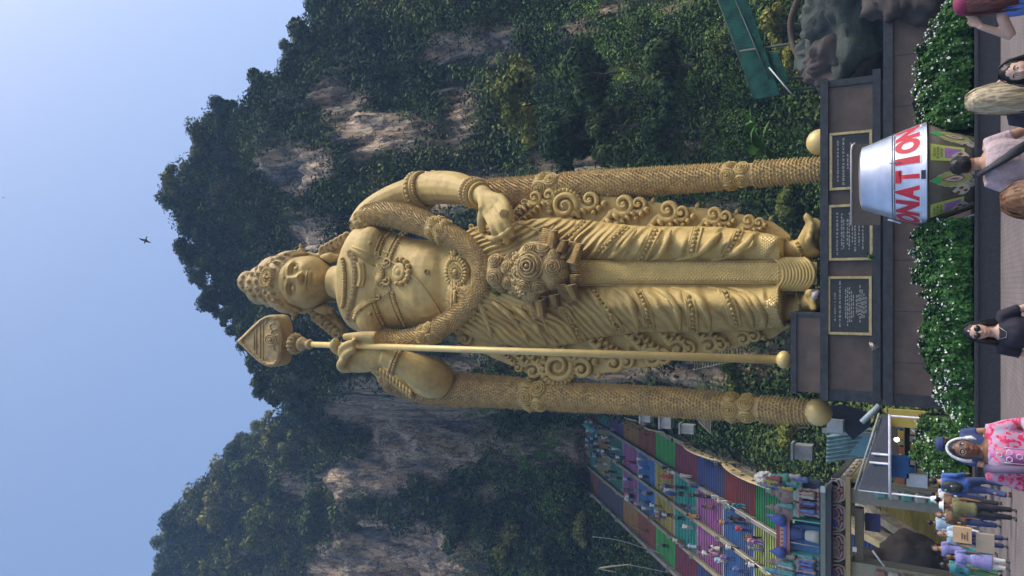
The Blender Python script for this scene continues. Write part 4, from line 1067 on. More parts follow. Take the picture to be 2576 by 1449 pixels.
b.ball(H(0, 1.75, -.45), 1, 28, (2.35, 1.85, 2.0), Mh); b.ball(H(0, 3.0, -.75), 1, 24, (1.95, 1.55, 1.6), Mh); b.ball(H(-.3, 4.1, -1.0), 1, 20, (1.5, 1.15, 1.3), Mh); b.ball(H(-.1, 5.2, -1.1), 1, 16, (.85, .75, .8), Mh)
crown = remeshed(b.build('crown', M_GOLD2, ST), .09, 2); SC = Surf([crown])
def on_crown(u, v, off=0.):
    o = H(u, v, 8); l, n, i, d = SC.b.ray_cast(o, -wv)
    if l is None: return None, None
    if n.dot(wv) < 0: n = -n
    return l + n * off, n
def cr(u, v, r, me=None, name='crown_rosette', zs=1.):
    q, n = on_crown(u, v, -.03)
    if q is not None: inst(name, me or random.choice(ROSES), q, n, r * (.8 if me is None else 1), random.uniform(0, 6), zs=zs)
cr(0, 2.75, .8, MED, 'crown_medallion', 1.6)
for (n_r, ru, v0, rv, r, a0) in ((11, 2.05, .95, 1.35, .27, 10), (9, 1.65, 1.75, 1.55, .33, 18), (7, 1.35, 2.75, 1.1, .30, 20), (5, 1.1, 3.7, .85, .27, 25), (5, .6, 4.75, .7, .22, 10)):
    for k in range(n_r):
        a = R(lerp(a0, 180 - a0, k / (n_r - 1)))
        if n_r == 9 and k == 4: continue
        cr(ru * math.cos(a) - (.25 if v0 > 2.5 else 0), v0 + rv * math.sin(a), r * 1.1)
mb = MB()
for k in range(150):
    a = random.uniform(-2.1, 2.1); v = random.uniform(.7, 5.8); q, n = on_crown(a, v, .0)
    if q is not None: mb.ball(q, random.uniform(.05, .09), 5)
tag(mb.build('crown_pearls', M_GOLD2, ST), kind='stuff')
mb = MB()
for k in range(9):
    a = lerp(math.pi * .12, math.pi * .88, k / 8); q, n = on_crown(2.0 * math.cos(a), 1.15 + 1.15 * math.sin(a), 0)
    if q is not None: mb.tube([q, q + wv * .12 + vv * .2, q + vv * .42], [.1, .13, .03], 6)
tag(mb.build('crown_points', M_GOLD2, ST), kind='stuff')
# throat
MB().tube([H(0, -1.0, -.6), H(0, -2.2, -1.2), W(880, 710, 40.2)], [1.3, 1.25, 1.35], 28).build('neck', M_GOLD, ST)
# ================================================================ STAIRCASE
LX = [-16.9, -20.6, -24.3, -28.2, -31.9]      # the five rails, right to left
SR = thing('staircase', 'long steep staircase in bright colour blocks climbing to the cave, four lanes between concrete rails', 'staircase', (-24, 50, 0))
K = dict(lime=(.42, .45, .10), green=(.03, .26, .07), red=(.28, .035, .03), navy=(.05, .07, .22), wine=(.22, .03, .06), grass=(.05, .36, .06), brick=(.30, .07, .03), orange=(.42, .20, .03), purple=(.11, .07, .22),
         blue=(.05, .18, .55), pink=(.42, .12, .32), teal=(.02, .32, .24), yellow=(.45, .34, .05), olive=(.24, .20, .05), dusk=(.10, .08, .22), sea=(.04, .24, .16), dark=(.08, .07, .10))
RGT = ['olive', 'navy', 'lime', 'green', 'red', 'navy', 'wine', 'grass', 'brick', 'orange', 'purple', 'sea', 'red']
MID = ['olive', 'dusk', 'olive', 'lime', 'blue', 'pink', 'teal', 'yellow', 'blue', 'pink', 'sea', 'yellow', 'teal']
LFT = ['olive', 'dusk', 'olive', 'orange', 'blue', 'navy', 'wine', 'grass', 'brick', 'orange', 'dark', 'dark', 'brick']
SC = {k: mat('steps_' + k, tuple(min(.9, c * 1.95) for c in v), .75, var=.3, scale=1.2, stretch=(.5, 1, 3), detail=6) for k, v in K.items()}
M_NOSE = mat('steps_white_edge', (.62, .62, .58), .7, scale=3)
M_TREAD = mat('darkened_tread', (.05, .047, .045), .85, scale=2)  # unpainted nosing and tread, darkened to draw step lines the soft light leaves faint
Y0, FL = 49.8, 4.6
NS = 15
def zs(Y): return .82 * (Y - 50)
for k in range(13):
    for l in range(4):
        x0, x1 = LX[l + 1] + .16, LX[l] - .16
        key = (RGT, MID, MID, LFT)[l][k]
        v = []; f = []; ya = Y0 + FL * k; za = zs(ya); dy = FL / NS; dz = .82 * dy
        for s in range(NS):
            y, z = ya + dy * s, za + dz * s; o = len(v)
            v += [(x0, y, z), (x1, y, z), (x1, y, z + dz), (x0, y, z + dz), (x1, y + dy, z + dz), (x0, y + dy, z + dz), (x0, y - .03, z + dz), (x1, y - .03, z + dz), (x0, y - .03, z + dz - .085), (x1, y - .03, z + dz - .085)]
            f += [(o, o + 1, o + 9, o + 8), (o + 8, o + 9, o + 7, o + 6), (o + 6, o + 7, o + 4, o + 5)]
        fl = MB().add(v, f).build('flight', SC[key], SR, smooth=False, fix=False)
        fl.data.materials.append(M_TREAD); fl.data.polygons.foreach_set('material_index', [0, 1, 1] * NS)
        # worn upper rows: one thin pale pipe rail across each flight head
        if 3 <= k <= 11:
            nb = MB()
            if l in (1, 2): nb.box((x0, ya - .05, za + .0), (x1, ya + .0, za + .17))
            if nb.v: nb.build('white_edge', M_NOSE, SR, smooth=False)
M_CONC = mat('rail_concrete', (.24, .22, .17), .85, var=.4, scale=1.5, bump=.4, bscale=6)
M_CREAM = mat('rail_cream', (.30, .26, .14), .7, var=.3, scale=2)
M_STEEL = mat('steel_pipe', (.45, .46, .46), .35, .7)
for i, x in enumerate(LX):
    wd = .34 if i in (0, 4) else .28
    a, e = 48.5, 109.6; h = .75 if i in (0, 4) else .62
    MB().prism([Vector((x - wd / 2, a, zs(a) - 1)), Vector((x - wd / 2, e, zs(e) - 1)), Vector((x - wd / 2, e, zs(e) + h)), Vector((x - wd / 2, a, zs(a) + h))], (wd, 0, 0)).build('rail_wall', M_CONC, SR, smooth=False)
    MB().prism([Vector((x - wd / 2 - .06, a, zs(a) + h + .003)), Vector((x - wd / 2 - .06, e, zs(e) + h + .003)), Vector((x - wd / 2 - .06, e, zs(e) + h + .12)), Vector((x - wd / 2 - .06, a, zs(a) + h + .12))], (wd + .12, 0, 0)).build('rail_cap', M_CREAM if i in (0, 2, 3) else M_CONC, SR, smooth=False)
    for q in range(14):
        y = a + q * 4.7 + .6; MB().box((x - wd * .8, y - .25, zs(y) - .5), (x + wd * .8, y + .25, zs(y) + h + .35)).build('rail_post', M_CONC, SR, smooth=False)
    if i in (1, 2, 3):
        MB().tube([(x + .25, a, zs(a) + h + .32), (x + .25, e, zs(e) + h + .32)], .03, 6).build('handrail', M_STEEL, SR)
MB().box((-36, 49, -.2), (-13, 49.79, .01)).build('foot_landing', M_CONC, SR, smooth=False)
MB().prism([Vector((-32.2, 50, -2)), Vector((-32.2, 112, -2)), Vector((-32.2, 112, zs(109.6) - .05)), Vector((-32.2, 109.6, zs(109.6) - .05)), Vector((-32.2, 50, -.2))], (15.6, 0, 0)).build('stair_base', M_CONC, SR, smooth=False)
# cream garland arches with round openings over the right rail
AR = mat('arch_cream', (.66, .52, .28), .6, scale=4)
def arch_strip(P0, P1, rise, name_label, n=12, holes=True, w0=.16, w1=.52, th=.12):
    """hanging ornamental strip from P0 to P1, widest at the middle"""
    up = Vector((0, -.57, .82)); mb = MB(); rs = []
    for i in range(n + 1):
        t = i / n; c = P0.lerp(P1, t) + up * rise * 4 * t * (1 - t); w_ = w0 + (w1 - w0) * math.sin(math.pi * min(1, t * 1.05)) ** .7
        rs.append([c + up * w_, c - up * w_, c - up * w_ + Vector((th, 0, 0)), c + up * w_ + Vector((th, 0, 0))])
    return mb.rings(rs)
M_HOLE = flat((.03, .025, .02), .8)
arch_lab = ['lowest and largest cream scalloped arch beside the green flight', 'cream scalloped arch beside the navy flight of the right lane', 'cream scalloped arch between the wine red and grass green flights', 'cream scalloped arch beside the brick red flight',
            'cream scalloped arch beside the orange flight', 'small cream scalloped arch near the top of the stairs', 'topmost cream scalloped arch where the stairs meet the cave']
for k, (x0, y0, x1, y1) in enumerate([(1842, 1158, 2003, 1181), (1743, 1121, 1842, 1150), (1650, 1073, 1690, 1092), (1596, 1052, 1636, 1070), (1555, 1055, 1594, 1058), (1518, 1058, 1551, 1044), (1487, 1050, 1516, 1043)]):
    def on_rail(x, y):
        Y = min(stairY(x) , 108); return W(x, y, Y)
    A, Bq = on_rail(x0, y0), on_rail(x1, y1); A.x = Bq.x = LX[0] + .25
    A.z += .9; Bq.z += 1.0
    o = arch_strip(A, Bq, .75, '').build('scalloped_arch', AR, None, smooth=False); o.location = (0, 0, 0)
    tag(o, arch_lab[k], 'arch', 'cream arches along the right rail')
    up = Vector((0, -.57, .82))
    for j in range(5):
        t = .16 + j * .17; c = A.lerp(Bq, t) + up * .75 * 4 * t * (1 - t)
        MB().tube([c - Vector((.02, 0, 0)), c + Vector((.145, 0, 0))], .15 + .05 * math.sin(t * 3.1), 10).build('round_opening', M_HOLE, o)
    P = [A + Vector((0.06, 0, -1.9)), A + Vector((.06, 0, .3))]
    MB().tube(P, .06, 6).build('arch_post', AR, o)
A, Bq = W(1512, 1432, 88), W(1583, 1421, 86)
o = arch_strip(A, Bq, .9, '').build('scalloped_arch', AR, None, smooth=False); tag(o, 'cream scalloped arch alone among the trees left of the stairs', 'arch', 'cream arches along the right rail')
MB().tube([A, A + Vector((0, 0, -2))], .07, 6).build('arch_post', AR, o)
# string of cable left of the stairs
for pts, lb in (([(1490, 1350), (1560, 1360), (1640, 1385), (1700, 1400)], 'thin cable above the left rail of the stairs'), ([(1583, 1421), (1640, 1432), (1720, 1449)], 'thin cable running from the lone cream arch')):
    tag(MB().tube([W(x, y, 84) for x, y in catmull(pts, 4)], .05, 5).build('cable', flat((.30, .30, .28))), lb, 'cable')
# green tarpaulin at the top of the stairs and pale boxes on the slope by the right rail
o = MB().add([W(1462, 1067, 107), W(1480, 1062, 106), W(1506, 1078, 105), W(1488, 1090, 106), W(1484, 1076, 104.5)], [(0, 1, 4), (1, 2, 4), (2, 3, 4), (3, 0, 4)]).build('tarpaulin', flat((.05, .32, .22))); tag(o, 'green tarpaulin canopy at the head of the stairs', 'canopy')
for (x, y, w_, h, lb) in ((1640, 1048, 1.0, .9, 'upper pale concrete box beside the left garland'), (1692, 1062, 1.1, 1.0, 'middle pale concrete box beside the left garland'), (1748, 1080, .8, 1.2, 'lower dark-striped concrete box beside the left garland'), (2045, 1138, .9, 1.1, 'grey tin cabinet above the foot of the right rail')):
    P = W(x, y, 66 if x < 2000 else 50)
    o = MB().box((-w_ / 2, -w_ / 2, 0), (w_ / 2, w_ / 2, h)).box((-w_ / 2 - .1, -w_ / 2 - .1, h + .003), (w_ / 2 + .1, w_ / 2 + .1, h + .15)).build('concrete_box', mat('box_%d' % x, (.26, .28, .28), .8, scale=2), None, smooth=False)
    o.location = P; tag(o, lb, 'box', 'boxes on the slope beside the stairs')
# ladder-like stair on the slope beside the right garland
for (x0, y0, x1, y1, n, lb) in ((1745, 930, 1860, 905, 16, 'rusty narrow metal stair on the slope left of the spear shaft'), (1758, 1060, 1790, 1092, 9, 'short metal stair beside the right rail of the big staircase')):
    t = thing('metal_stair', lb, 'stair', W(x0, y0, 58)); mm_ = M_CONC
    Pa, Pb = W(x0, y0, 60), W(x1, y1, 58); wv_ = Vector((1.5, 0, 0))
    for q in (Pa, Pa + wv_): MB().tube([q, q + Pb - Pa], .07, 6).build('stringer', mm_, t)
    for k in range(n):
        q = Pa.lerp(Pb, (k + .5) / n); MB().box((0, -.15, -.03), (1.5, .15, .03), Matrix.Translation(q)).build('tread', mm_, t, smooth=False)

# ================================================================ PEDESTAL
M_STONE = mat('pedestal_brown', (.125, .09, .07), .5, scale=1.3, detail=9, col2=(.07, .052, .045), bump=.15, bscale=60)
M_TRIM = mat('pedestal_dark', (.03, .036, .045), .5, scale=4, var=.5)
M_PLAQ = mat('plaque_black', (.022, .026, .030), .3, scale=8, var=.3, spec=.5)
M_FRM = mat('plaque_gold', (.50, .40, .20), .4, .4, scale=6, var=.3)
PF = 36.0
zT, zTb = W(2064, 700, PF).z, W(2084, 700, PF).z
zB = W(2196, 700, PF).z; zBb = W(2216, 700, PF).z
xR, xL = W(2120, 197, PF).x, W(2120, 1010, PF).x
PD = thing('pedestal', 'dark brown stone pedestal with three gold framed plaques under the statue', 'pedestal', ((xL + xR) / 2, PF + 5, 0))
def bx(name, m_, par, a, e): return MB().box(a, e).build(name, m_, par, smooth=False)
bx('main_block', M_STONE, PD, (xL + .25, PF + .10, zBb - .3), (xR - .25, PF + 10, zT - .05))
bx('cornice', M_TRIM, PD, (xL, PF - .12, zTb), (xR, PF + 10.2, zT))
bx('base_moulding', M_TRIM, PD, (xL - .1, PF - .3, zBb), (xR + .15, PF + 10.2, zB))
bx('corner_strip', M_TRIM, PD, (xR - .32, PF + .02, zB), (xR - .02, PF + .4, zTb)); bx('corner_strip', M_TRIM, PD, (xL + .02, PF + .02, zB), (xL + .5, PF + .4, zTb))
# lower wall, nearer
PG = 34.6; z1 = W(2222, 700, PG).z; z2 = W(2246, 700, PG).z
xr2, xl2 = W(2250, 40, PG).x, W(2250, 1022, PG).x
for k_ in range(7):     # slab joints of the lower wall, and of the main block
    xx = lerp(xl2 + 1.8, xr2 - .6, k_ / 6.5); bx('wall_joint', M_TRIM, PD, (xx, PG + .092, .02), (xx + .035, PG + .099, z2 - .002))
bx('lower_wall', M_STONE, PD, (xl2 + .45, PG + .1, 0), (xr2 + .2, PF + .1, z2 + .1)); bx('lower_cornice', M_TRIM, PD, (xl2, PG - .1, z2), (xr2 + .4, PF + 10, z1)); bx('wall_end', M_TRIM, PD, (xl2 + .02, PG, 0), (xl2 + .5, PF + 9, z2))
# spear block on top
zs1, zs0 = W(1990, 840, 35.95).z, W(2060, 840, 35.95).z
xb0, xb1 = W(2030, 992, 35.9).x, W(2030, 786, 35.9).x
bx('spear_block', M_STONE, PD, (xb0 + .1, 35.95, zT + .003), (xb1 - .2, 38.6, zs1 - .25)); bx('spear_block_cap', M_TRIM, PD, (xb0, 35.85, zs1 - .247), (xb1, 38.7, zs1)); bx('spear_block_side', M_TRIM, PD, (xb1 - .197, 35.9, zT + .003), (xb1 - .01, 38.6, zs1 - .25))
# cracked veins on the walls
random.seed(21)
for (x, y0, y1) in ((2140, 860, 905), (2265, 900, 905), (2270, 1000, 980), (2300, 700, 745)): pass
def plaque(y0, y1, x0, x1, lines, lab):
    zA, zC = W(x0, y0, PF - .02).z, W(x1, y0, PF - .02).z; xa, xc = W(2130, y1, PF).x, W(2130, y0, PF).x
    p = bx('plaque', M_PLAQ, PD, (xa, PF + .04, zC), (xc, PF + .098, zA))
    if lab: p['label'] = lab
    w_ = .11
    for a, e in (((xa, PF - .06, zA - w_), (xc, PF + .038, zA)), ((xa, PF - .06, zC), (xc, PF + .038, zC + w_)), ((xa, PF - .06, zC + w_ + .002), (xa + w_, PF + .038, zA - w_ - .002)), ((xc - w_, PF - .06, zC + w_ + .002), (xc, PF + .038, zA - w_ - .002))):
        o = bx('frame', M_FRM, p, a, e); o.matrix_parent_inverse = Matrix()
        p_ = Matrix.Translation(-Vector((0, 0, 0)))
    H_, W_ = zA - zC - 2 * w_, xc - xa - 2 * w_; mb = MB()
    for (t, wf, hh) in lines:
        z = zA - w_ - H_ * t; cx = (xa + xc) / 2 + random.uniform(-.03, .03) * W_; half = W_ * wf / 2; x = cx - half
        while x < cx + half:
            l = random.uniform(.04, .16); k = int(l / .045) + 1
            for q in range(k):
                xx = x + q * .045; hs = hh * random.uniform(.6, 1); mb.box((xx, PF + .034, z - hs / 2), (xx + .022, PF + .041, z + hs / 2))
                if random.random() < .6: zz = z + random.choice((-.5, 0, .5)) * hs * .85; mb.box((xx + .0221, PF + .034, zz - .008), (xx + .044, PF + .041, zz + .008))
            x += l + .07
    o = mb.build('engraved_text', flat((.42, .40, .38), .5), p, smooth=False, fix=False); o.matrix_parent_inverse = Matrix(); tag(o, kind='stuff')
plaque(695, 842, 2082, 2193, [(.12, .55, .06), (.25, .86, .09), (.40, .5, .06), (.45, .7, .06), (.50, .6, .06), (.55, .55, .06), (.60, .4, .05), (.68, .3, .05), (.72, .4, .05), (.77, .65, .07), (.82, .5, .06), (.87, .42, .06), (.92, .32, .05)], None)
plaque(514, 655, 2085, 2195, [(.15, .85, .08), (.27, .7, .07), (.32, .6, .06), (.42, .5, .07), (.47, .7, .06), (.55, .4, .05), (.62, .72, .08), (.72, .55, .06), (.82, .62, .07)], None)
plaque(332, 477, 2087, 2194, [(.15, .75, .08), (.30, .85, .1), (.42, .3, .07), (.5, .62, .08), (.6, .5, .06), (.8, .35, .08), (.9, .4, .06)], None)
# little plants growing from the joints
for (x, y, lb) in ((2190, 645, 'small weed with a rag growing at the corner of the middle plaque'), (2197, 870, 'dry twigs on the ledge below the left plaque')):
    P = W(x, y, PF - .25); rg = np.random.default_rng(int(x + y)); d = unit(60, rg); v, f = leaves(np.array(P) + d * .22 * rg.uniform(.2, 1, (60, 1)), d, .07, rg)
    o = np_mesh('weed', v, f, M_LEAFN if x < 2195 else flat((.5, .44, .34))); tag(o, lb, 'plant')
# dark tuft growing on the statue by the bouquet
P = S1.hit(1253, 729, .1)[0]; rg = np.random.default_rng(5); d = unit(160, rg); v, f = leaves(np.array(P) + d * np.array([.42, .25, .3]) * rg.uniform(.2, 1, (160, 1)), d, .12, rg)
tag(np_mesh('fern_tuft', v, f, M_LEAF), 'small dark fern tuft rooted on the statue beside the bouquet', 'plant')
# grey stone on the toes
o = MB().prism([W(2040, 737, 36.6), W(2058, 730, 36.6), W(2056, 752, 36.6), W(2042, 757, 36.6)], (0, 1, 0)).build('stone_slab', flat((.4, .4, .4))); tag(o, 'small grey slab lying by the big toe of the statue', 'slab')

# ================================================================ boulder, rock and green roof right of the pedestal
def boulder(c, s, seed, name, lab, m_):
    mb = MB(); mb.ball((0, 0, 0), 1, 72, s); v = []
    for p in mb.v:
        p = Vector(p); q = p.normalized(); k = 1 + .32 * noise.fractal(q * 1.6 + Vector((seed, 0, 0)), 1, 2, 5) + .16 * abs(noise.noise(q * 5)) - .1 * abs(noise.noise(q * 11 + Vector((seed, 0, 0)))); v.append(p * k)
    mb.v = [tuple(q) for q in v]; o = mb.build(name, m_); o.location = c; return tag(o, lab, 'rock')
M_ROCK = mat('boulder_rock', (.065, .078, .066), .9, scale=1.6, bump=2, bscale=2.5, col2=(.03, .04, .034), detail=8)
M_ROCKD = mat('boulder_dark', (.06, .05, .045), .9, scale=.9, bump=1, bscale=2, detail=8)
boulder(W(2150, 20, 39), (4.4, 3, 2.1), 1, 'boulder', 'large grey-green boulder right of the pedestal', M_ROCK)
boulder(W(2110, 120, 41), (2.4, 2, 1.8), 4, 'boulder', 'rounded grey rock against the upper right corner of the pedestal', M_ROCK)
boulder(W(2150, 150, 38.5), (1.6, 1.5, 2.1), 6, 'boulder', 'dark brown rock wedged beside the pedestal corner', M_ROCKD)
boulder(W(2290, -50, 35), (2.4, 1.4, 1.6), 8, 'boulder', 'dark rock at the right picture edge behind the hedge', M_ROCKD)
# green corrugated roof
def corr(Pa, Pb, Pc, Pd, n, amp, name, m_, par=None):
    """sheet Pa-Pb (top edge) Pd-Pc (bottom edge), ribs running across"""
    nr = (Pb - Pa).cross(Pd - Pa).normalized(); rs = []
    for i in range(n * 2 + 1):
        t = i / (n * 2); a, e = Pa.lerp(Pb, t), Pd.lerp(Pc, t); o_ = nr * amp * (1 if i % 2 else -1)
        rs.append([a + o_, e + o_, e + o_ + nr * .04, a + o_ + nr * .04])
    return MB().rings(rs).build(name, m_, par, smooth=False)
M_GRN = mat('green_sheet', (.025, .12, .085), .6, scale=1.2, var=.55)
t = thing('roofed_walkway', 'sloping green corrugated roof over a walkway in the trees', 'roof', W(1900, 200, 50))
o = corr(W(1786, -60, 54), W(1897, 250, 49), W(1962, 238, 47.5), W(1862, -60, 52), 85, .05, 'roof_sheet', M_GRN, t)
o = corr(W(1930, 130, 49.5), W(1950, 215, 48.6), W(1985, 205, 47.5), W(1958, 130, 48.5), 22, .05, 'lower_roof_sheet', M_GRN, t)
for (a, e) in (((1806, 0, 53), (1900, 252, 48.9)), ((1850, 0, 51.8), (1935, 200, 48))): MB().tube([W(*a), W(*e)], .05, 6).build('roof_beam', flat((.03, .04, .04)), t)
MB().tube([W(1935, 170, 48), W(1990, 235, 47)], .05, 6).build('stay_rope', flat((.4, .45, .42)), t)
for (x, y) in ((1890, 240), (1860, 130), (1935, 205)): q = W(x, y, 49.6); MB().tube([q, Vector((q.x, q.y, 5))], .09, 8).build('roof_post', flat((.05, .06, .05)), t)
# bare curved branch
o = MB().tube(catmull([tuple(W(*p)) for p in ((2016, -20, 44), (1992, 40, 44), (1990, 90, 44), (2005, 140, 43.5), (2030, 175, 43), (2040, 205, 43))], 5), list(np.linspace(.2, .1, 26)), 8).build('bare_branch', M_BARK); tag(o, 'bare curved brown branch above the boulder', 'branch')
# big leaved fern
def fern(P, n, L, lab, seed):
    rd = random.Random(seed); t = thing('palm_fern', lab, 'fern', P)
    for k in range(n):
        a = rd.uniform(0, 6.28); el = rd.uniform(.2, 1.3); D = Vector((math.cos(a) * math.cos(el), math.sin(a) * math.cos(el), math.sin(el))); v = []; f = []
        l = L * rd.uniform(.6, 1.1); S_ = D.cross(Vector((0, 0, 1))).normalized(); pr = None
        for i in range(11):
            s = i / 10; c = P + D * l * s + Vector((0, 0, -l * .55 * s * s)); w_ = l * .13 * math.sin(math.pi * (.08 + .9 * s)); o = len(v)
            v += [c - S_ * w_ + Vector((0, 0, -.3 * w_)), c, c + S_ * w_ + Vector((0, 0, -.3 * w_))]
            if i: f += [(o - 3, o - 2, o + 1, o), (o - 2, o - 1, o + 2, o + 1)]
        MB().add(v, f).build('frond', M_FERN, t, smooth=False, fix=False)
M_FERN = leaf_mat('fern_leaf', (.05, .13, .03), (.12, .26, .05), .6, .3)
fern(W(1925, 372, 41), 13, 2.6, 'bright green palm-like fern beside the right garland', 3)
fern(W(1900, 310, 42), 8, 1.6, 'smaller fern in the shade above the bright one', 5)

# ================================================================ tin shed, canopy and stall at the left
M_TIN = mat('pale_blue_tin', (.22, .36, .38), .5, .1, scale=1.5, var=.3)
M_SHADE = mat('dark_canopy', (.035, .04, .055), .8, scale=12, var=.4)
M_WHT = mat('white_frame', (.62, .63, .70), .45)
t = thing('tin_shed', 'pale blue corrugated tin shed between the garland foot and the canopy', 'shed', W(2170, 1130, 45))
corr(W(2080, 1095, 45), W(2078, 1165, 45), W(2190, 1150, 45), W(2190, 1075, 45), 7, .06, 'tin_wall', M_TIN, t)
MB().box((-.12, -.1, -9), (.12, .1, 0), Matrix.Translation(W(2068, 1083, 44.5))).build('door_post', flat((.35, .42, .42)), t, smooth=False)
MB().prism([W(2136, 1145, 44.2), W(2190, 1150, 44.2), W(2190, 1090, 44.2), W(2170, 1100, 44.2)], (0, .1, 0)).build('open_flap', flat((.16, .34, .40)), t, smooth=False)
MB().prism([W(2076, 1022, 43.6), W(2120, 1018, 43.6), W(2190, 1040, 43.6), W(2190, 1072, 43.6), W(2146, 1107, 43.6), W(2100, 1060, 43.6)], (0, .15, 0)).build('dark_awning', M_SHADE, t, smooth=False)
o = MB().box((-.32, -.3, -.4), (.32, .3, .4)).build('meter_box', flat((.50, .56, .55)), None, smooth=False); o.location = W(2102, 1071, 43); tag(o, 'small white meter box by the gold base sphere', 'box')
MB().box((-.3, -.33, -.38), (.3, -.302, .38)).build('lid', flat((.56, .6, .6)), o, smooth=False)
CY = 33
t = thing('market_canopy', 'dark flat canopy in a white metal frame over the stall', 'canopy', W(2238, 1140, CY))
cp = [(2238, 1043, CY), (2239, 1241, CY), (2162, 1232, CY + 2.2), (2220, 1045, CY + 2.2)]
MB().prism([W(*p) for p in cp], (0, 0, .06)).build('canopy_cloth', M_SHADE, t, smooth=False)
for a, e in ((0, 1), (1, 2), (2, 3)): MB().tube([W(*cp[a]), W(*cp[e])], .055, 6).build('frame_bar', M_WHT, t)
for (a, e) in (((2194, 1141, CY + 1.0), (2239, 1145, CY - .02)), ((2189, 1163, CY + 1.1), (2239, 1168, CY - .02))): MB().tube([W(*a), W(*e)], .05, 6).build('frame_bar', M_WHT, t)
MB().tube([W(2151, 1231, CY + 2.6), W(2212, 1040, CY + 2.6)], .05, 6).build('frame_bar', flat((.3, .32, .32)), t)
for (x, y) in ((2240, 1241), (2240, 1046)):
    q = W(x, y, CY); MB().tube([q, Vector((q.x, q.y, 0))], .04, 6).build('canopy_post', M_WHT, t)
MB().tube([W(2212, 1020, 35), W(2168, 1062, 35)], .12, 8).build('roof_pipe', flat((.3, .36, .38)), t)
# stall with goods
t = thing('market_stall', 'stall of snacks and cartons under the dark canopy', 'stall', W(2330, 1160, 34.5))
random.seed(5)
q0, q1 = W(2300, 1235, 35), W(2300, 1050, 35); bx('back_shelf', flat((.10, .09, .07)), t, (q0.x, 36.4, 0), (q1.x, 36.6, W(2240, 1100, 36.4).z)); bx('counter', flat((.16, .13, .09)), t, (q0.x, 34.6, 0), (q1.x, 35.4, .9))
cols = [(.42, .33, .08), (.3, .3, .1), (.35, .42, .4), (.45, .3, .1), (.05, .15, .35), (.2, .3, .22), (.55, .52, .4), (.3, .12, .06)]
for r_ in range(5):
    z = .95 + r_ * .42
    bx('shelf_board', flat((.2, .17, .12)), t, (q0.x, 35.6, z - .04), (q1.x, 36.39, z))
    x = q0.x + .1
    while x < q1.x - .3:
        w_ = random.uniform(.16, .42); h = random.uniform(.16, .34)
        bx('packet', flat(random.choice(cols), .6), t, (x, 35.7, z + .003), (x + w_, 36.1, z + h)); x += w_ + random.uniform(.02, .1)
for (x, y, w_, h, c, nm) in ((2252, 1172, .9, .5, (.03, .12, .38), 'blue_sheet'), (2265, 1052, .7, .9, (.42, .34, .08), 'yellow_carton'), (2298, 1208, .5, .5, (.5, .56, .62), 'white_carton')):
    q = W(x, y, 34.4); bx(nm, flat(c), t, (q.x - w_ / 2, 34.3, q.z - h), (q.x + w_ / 2, 34.55, q.z + h / 2))
lb = MB().ball((0, 0, 0), .09, 12).build('bulb', mat('bulb', (1, .9, .6), emit=(1, .85, .5, 12)), None); lb.location = W(2256, 1106, 34.2); tag(lb, 'small lit bulb hanging in the stall', 'lamp')
MB().tube([(0, 0, .09), (0, 0, .5)], .012, 5).build('cord', flat((.05, .05, .05)), lb)
MB().lathe([(.03, .07), (.05, .14), (.03, .16)], (0, 0, 0), 10).build('socket', flat((.5, .5, .5)), lb)

# ================================================================ temple gate
GY = 44
t = thing('temple_gate', 'painted temple gate with a blue niche, little columns and maroon scroll panels', 'gate', W(2330, 1340, GY))
def gb(name, c, x0, x1, y0, y1, Y, dp, par=None, rough=.6):
    """box seen between display x0..x1 (down), y0..y1"""
    a, e = W(x1, y1, Y), W(x0, y0, Y); return bx(name, flat(tuple(min(.8, q * 1.15 + sum(c) * .035) for q in c), rough), par or t, (a.x, Y, a.z), (e.x, Y + dp, e.z))
YL = 1560
gb('fascia', (.36, .28, .12), 2127, 2139, 1205, YL, GY - .35, .6); gb('roof_slab', (.05, .055, .06), 2077, 2090.5, 1230, YL, GY - 1.1, 2.5); gb('roof_edge', (.15, .19, .16), 2064, 2076.5, 1240, YL, GY - 1.15, 2.4)
gb('frieze_back', (.13, .03, .04), 2091, 2126.5, 1203, YL, GY + .25, .3)
for k, (a, e) in enumerate(((1204, 1262), (1271, 1336), (1343, 1411), (1421, 1489))):
    # maroon panel with white outline, scrolls and a pair of circles
    gb('panel', (.26, .035, .05), 2092, 2124, a + 2, e - 2, GY + .1, .14)
    q = [W(2091, a, GY + .05), W(2112, a, GY + .05), W(2123, a + 6, GY + .05), W(2125, a + 14, GY + .05), W(2125, e - 14, GY + .05), W(2123, e - 6, GY + .05), W(2112, e, GY + .05), W(2091, e, GY + .05)]
    MB().tube(q, .06, 6).build('panel_outline', flat((.6, .5, .46)), t)
    for s in (-1, 1):
        m_ = (a + e) / 2 + s * 12
        c = (.20, .12, .38) if k % 2 else (.28, .26, .24)
        if k == 1 and s == 1: c = (.08, .12, .5)
        P = W(2098, m_, GY); MB().tube([P, P + Vector((0, .12, 0))], .26, 16).build('panel_circle', flat(c), t)
        MB().tube([P + Vector((.26 * math.cos(u), -.02, .26 * math.sin(u))) for u in np.linspace(0, 6.28, 17)], .035, 5).build('circle_ring', flat((.5, .4, .42)), t)
        MB().tube([W(x_, y_, GY + .02) for x_, y_ in catmull([(2102, m_ + s * 10), (2110, m_ + s * 16), (2116, m_ + s * 8), (2119, m_ - s * 2)], 4)], .055, 6).build('panel_scroll', flat((.58, .46, .46)), t)
        MB().ball(W(2110, (a + e) / 2 + s * 5, GY + .02), .08, 8).ball(W(2117, (a + e) / 2 + s * 2.4, GY + .02), .07, 8).build('panel_dots', flat((.5, .36, .26)), t)
    gb('panel_gap', (.10, .34, .26), 2093, 2122, e + 2, e + 7, GY + .08, .16)
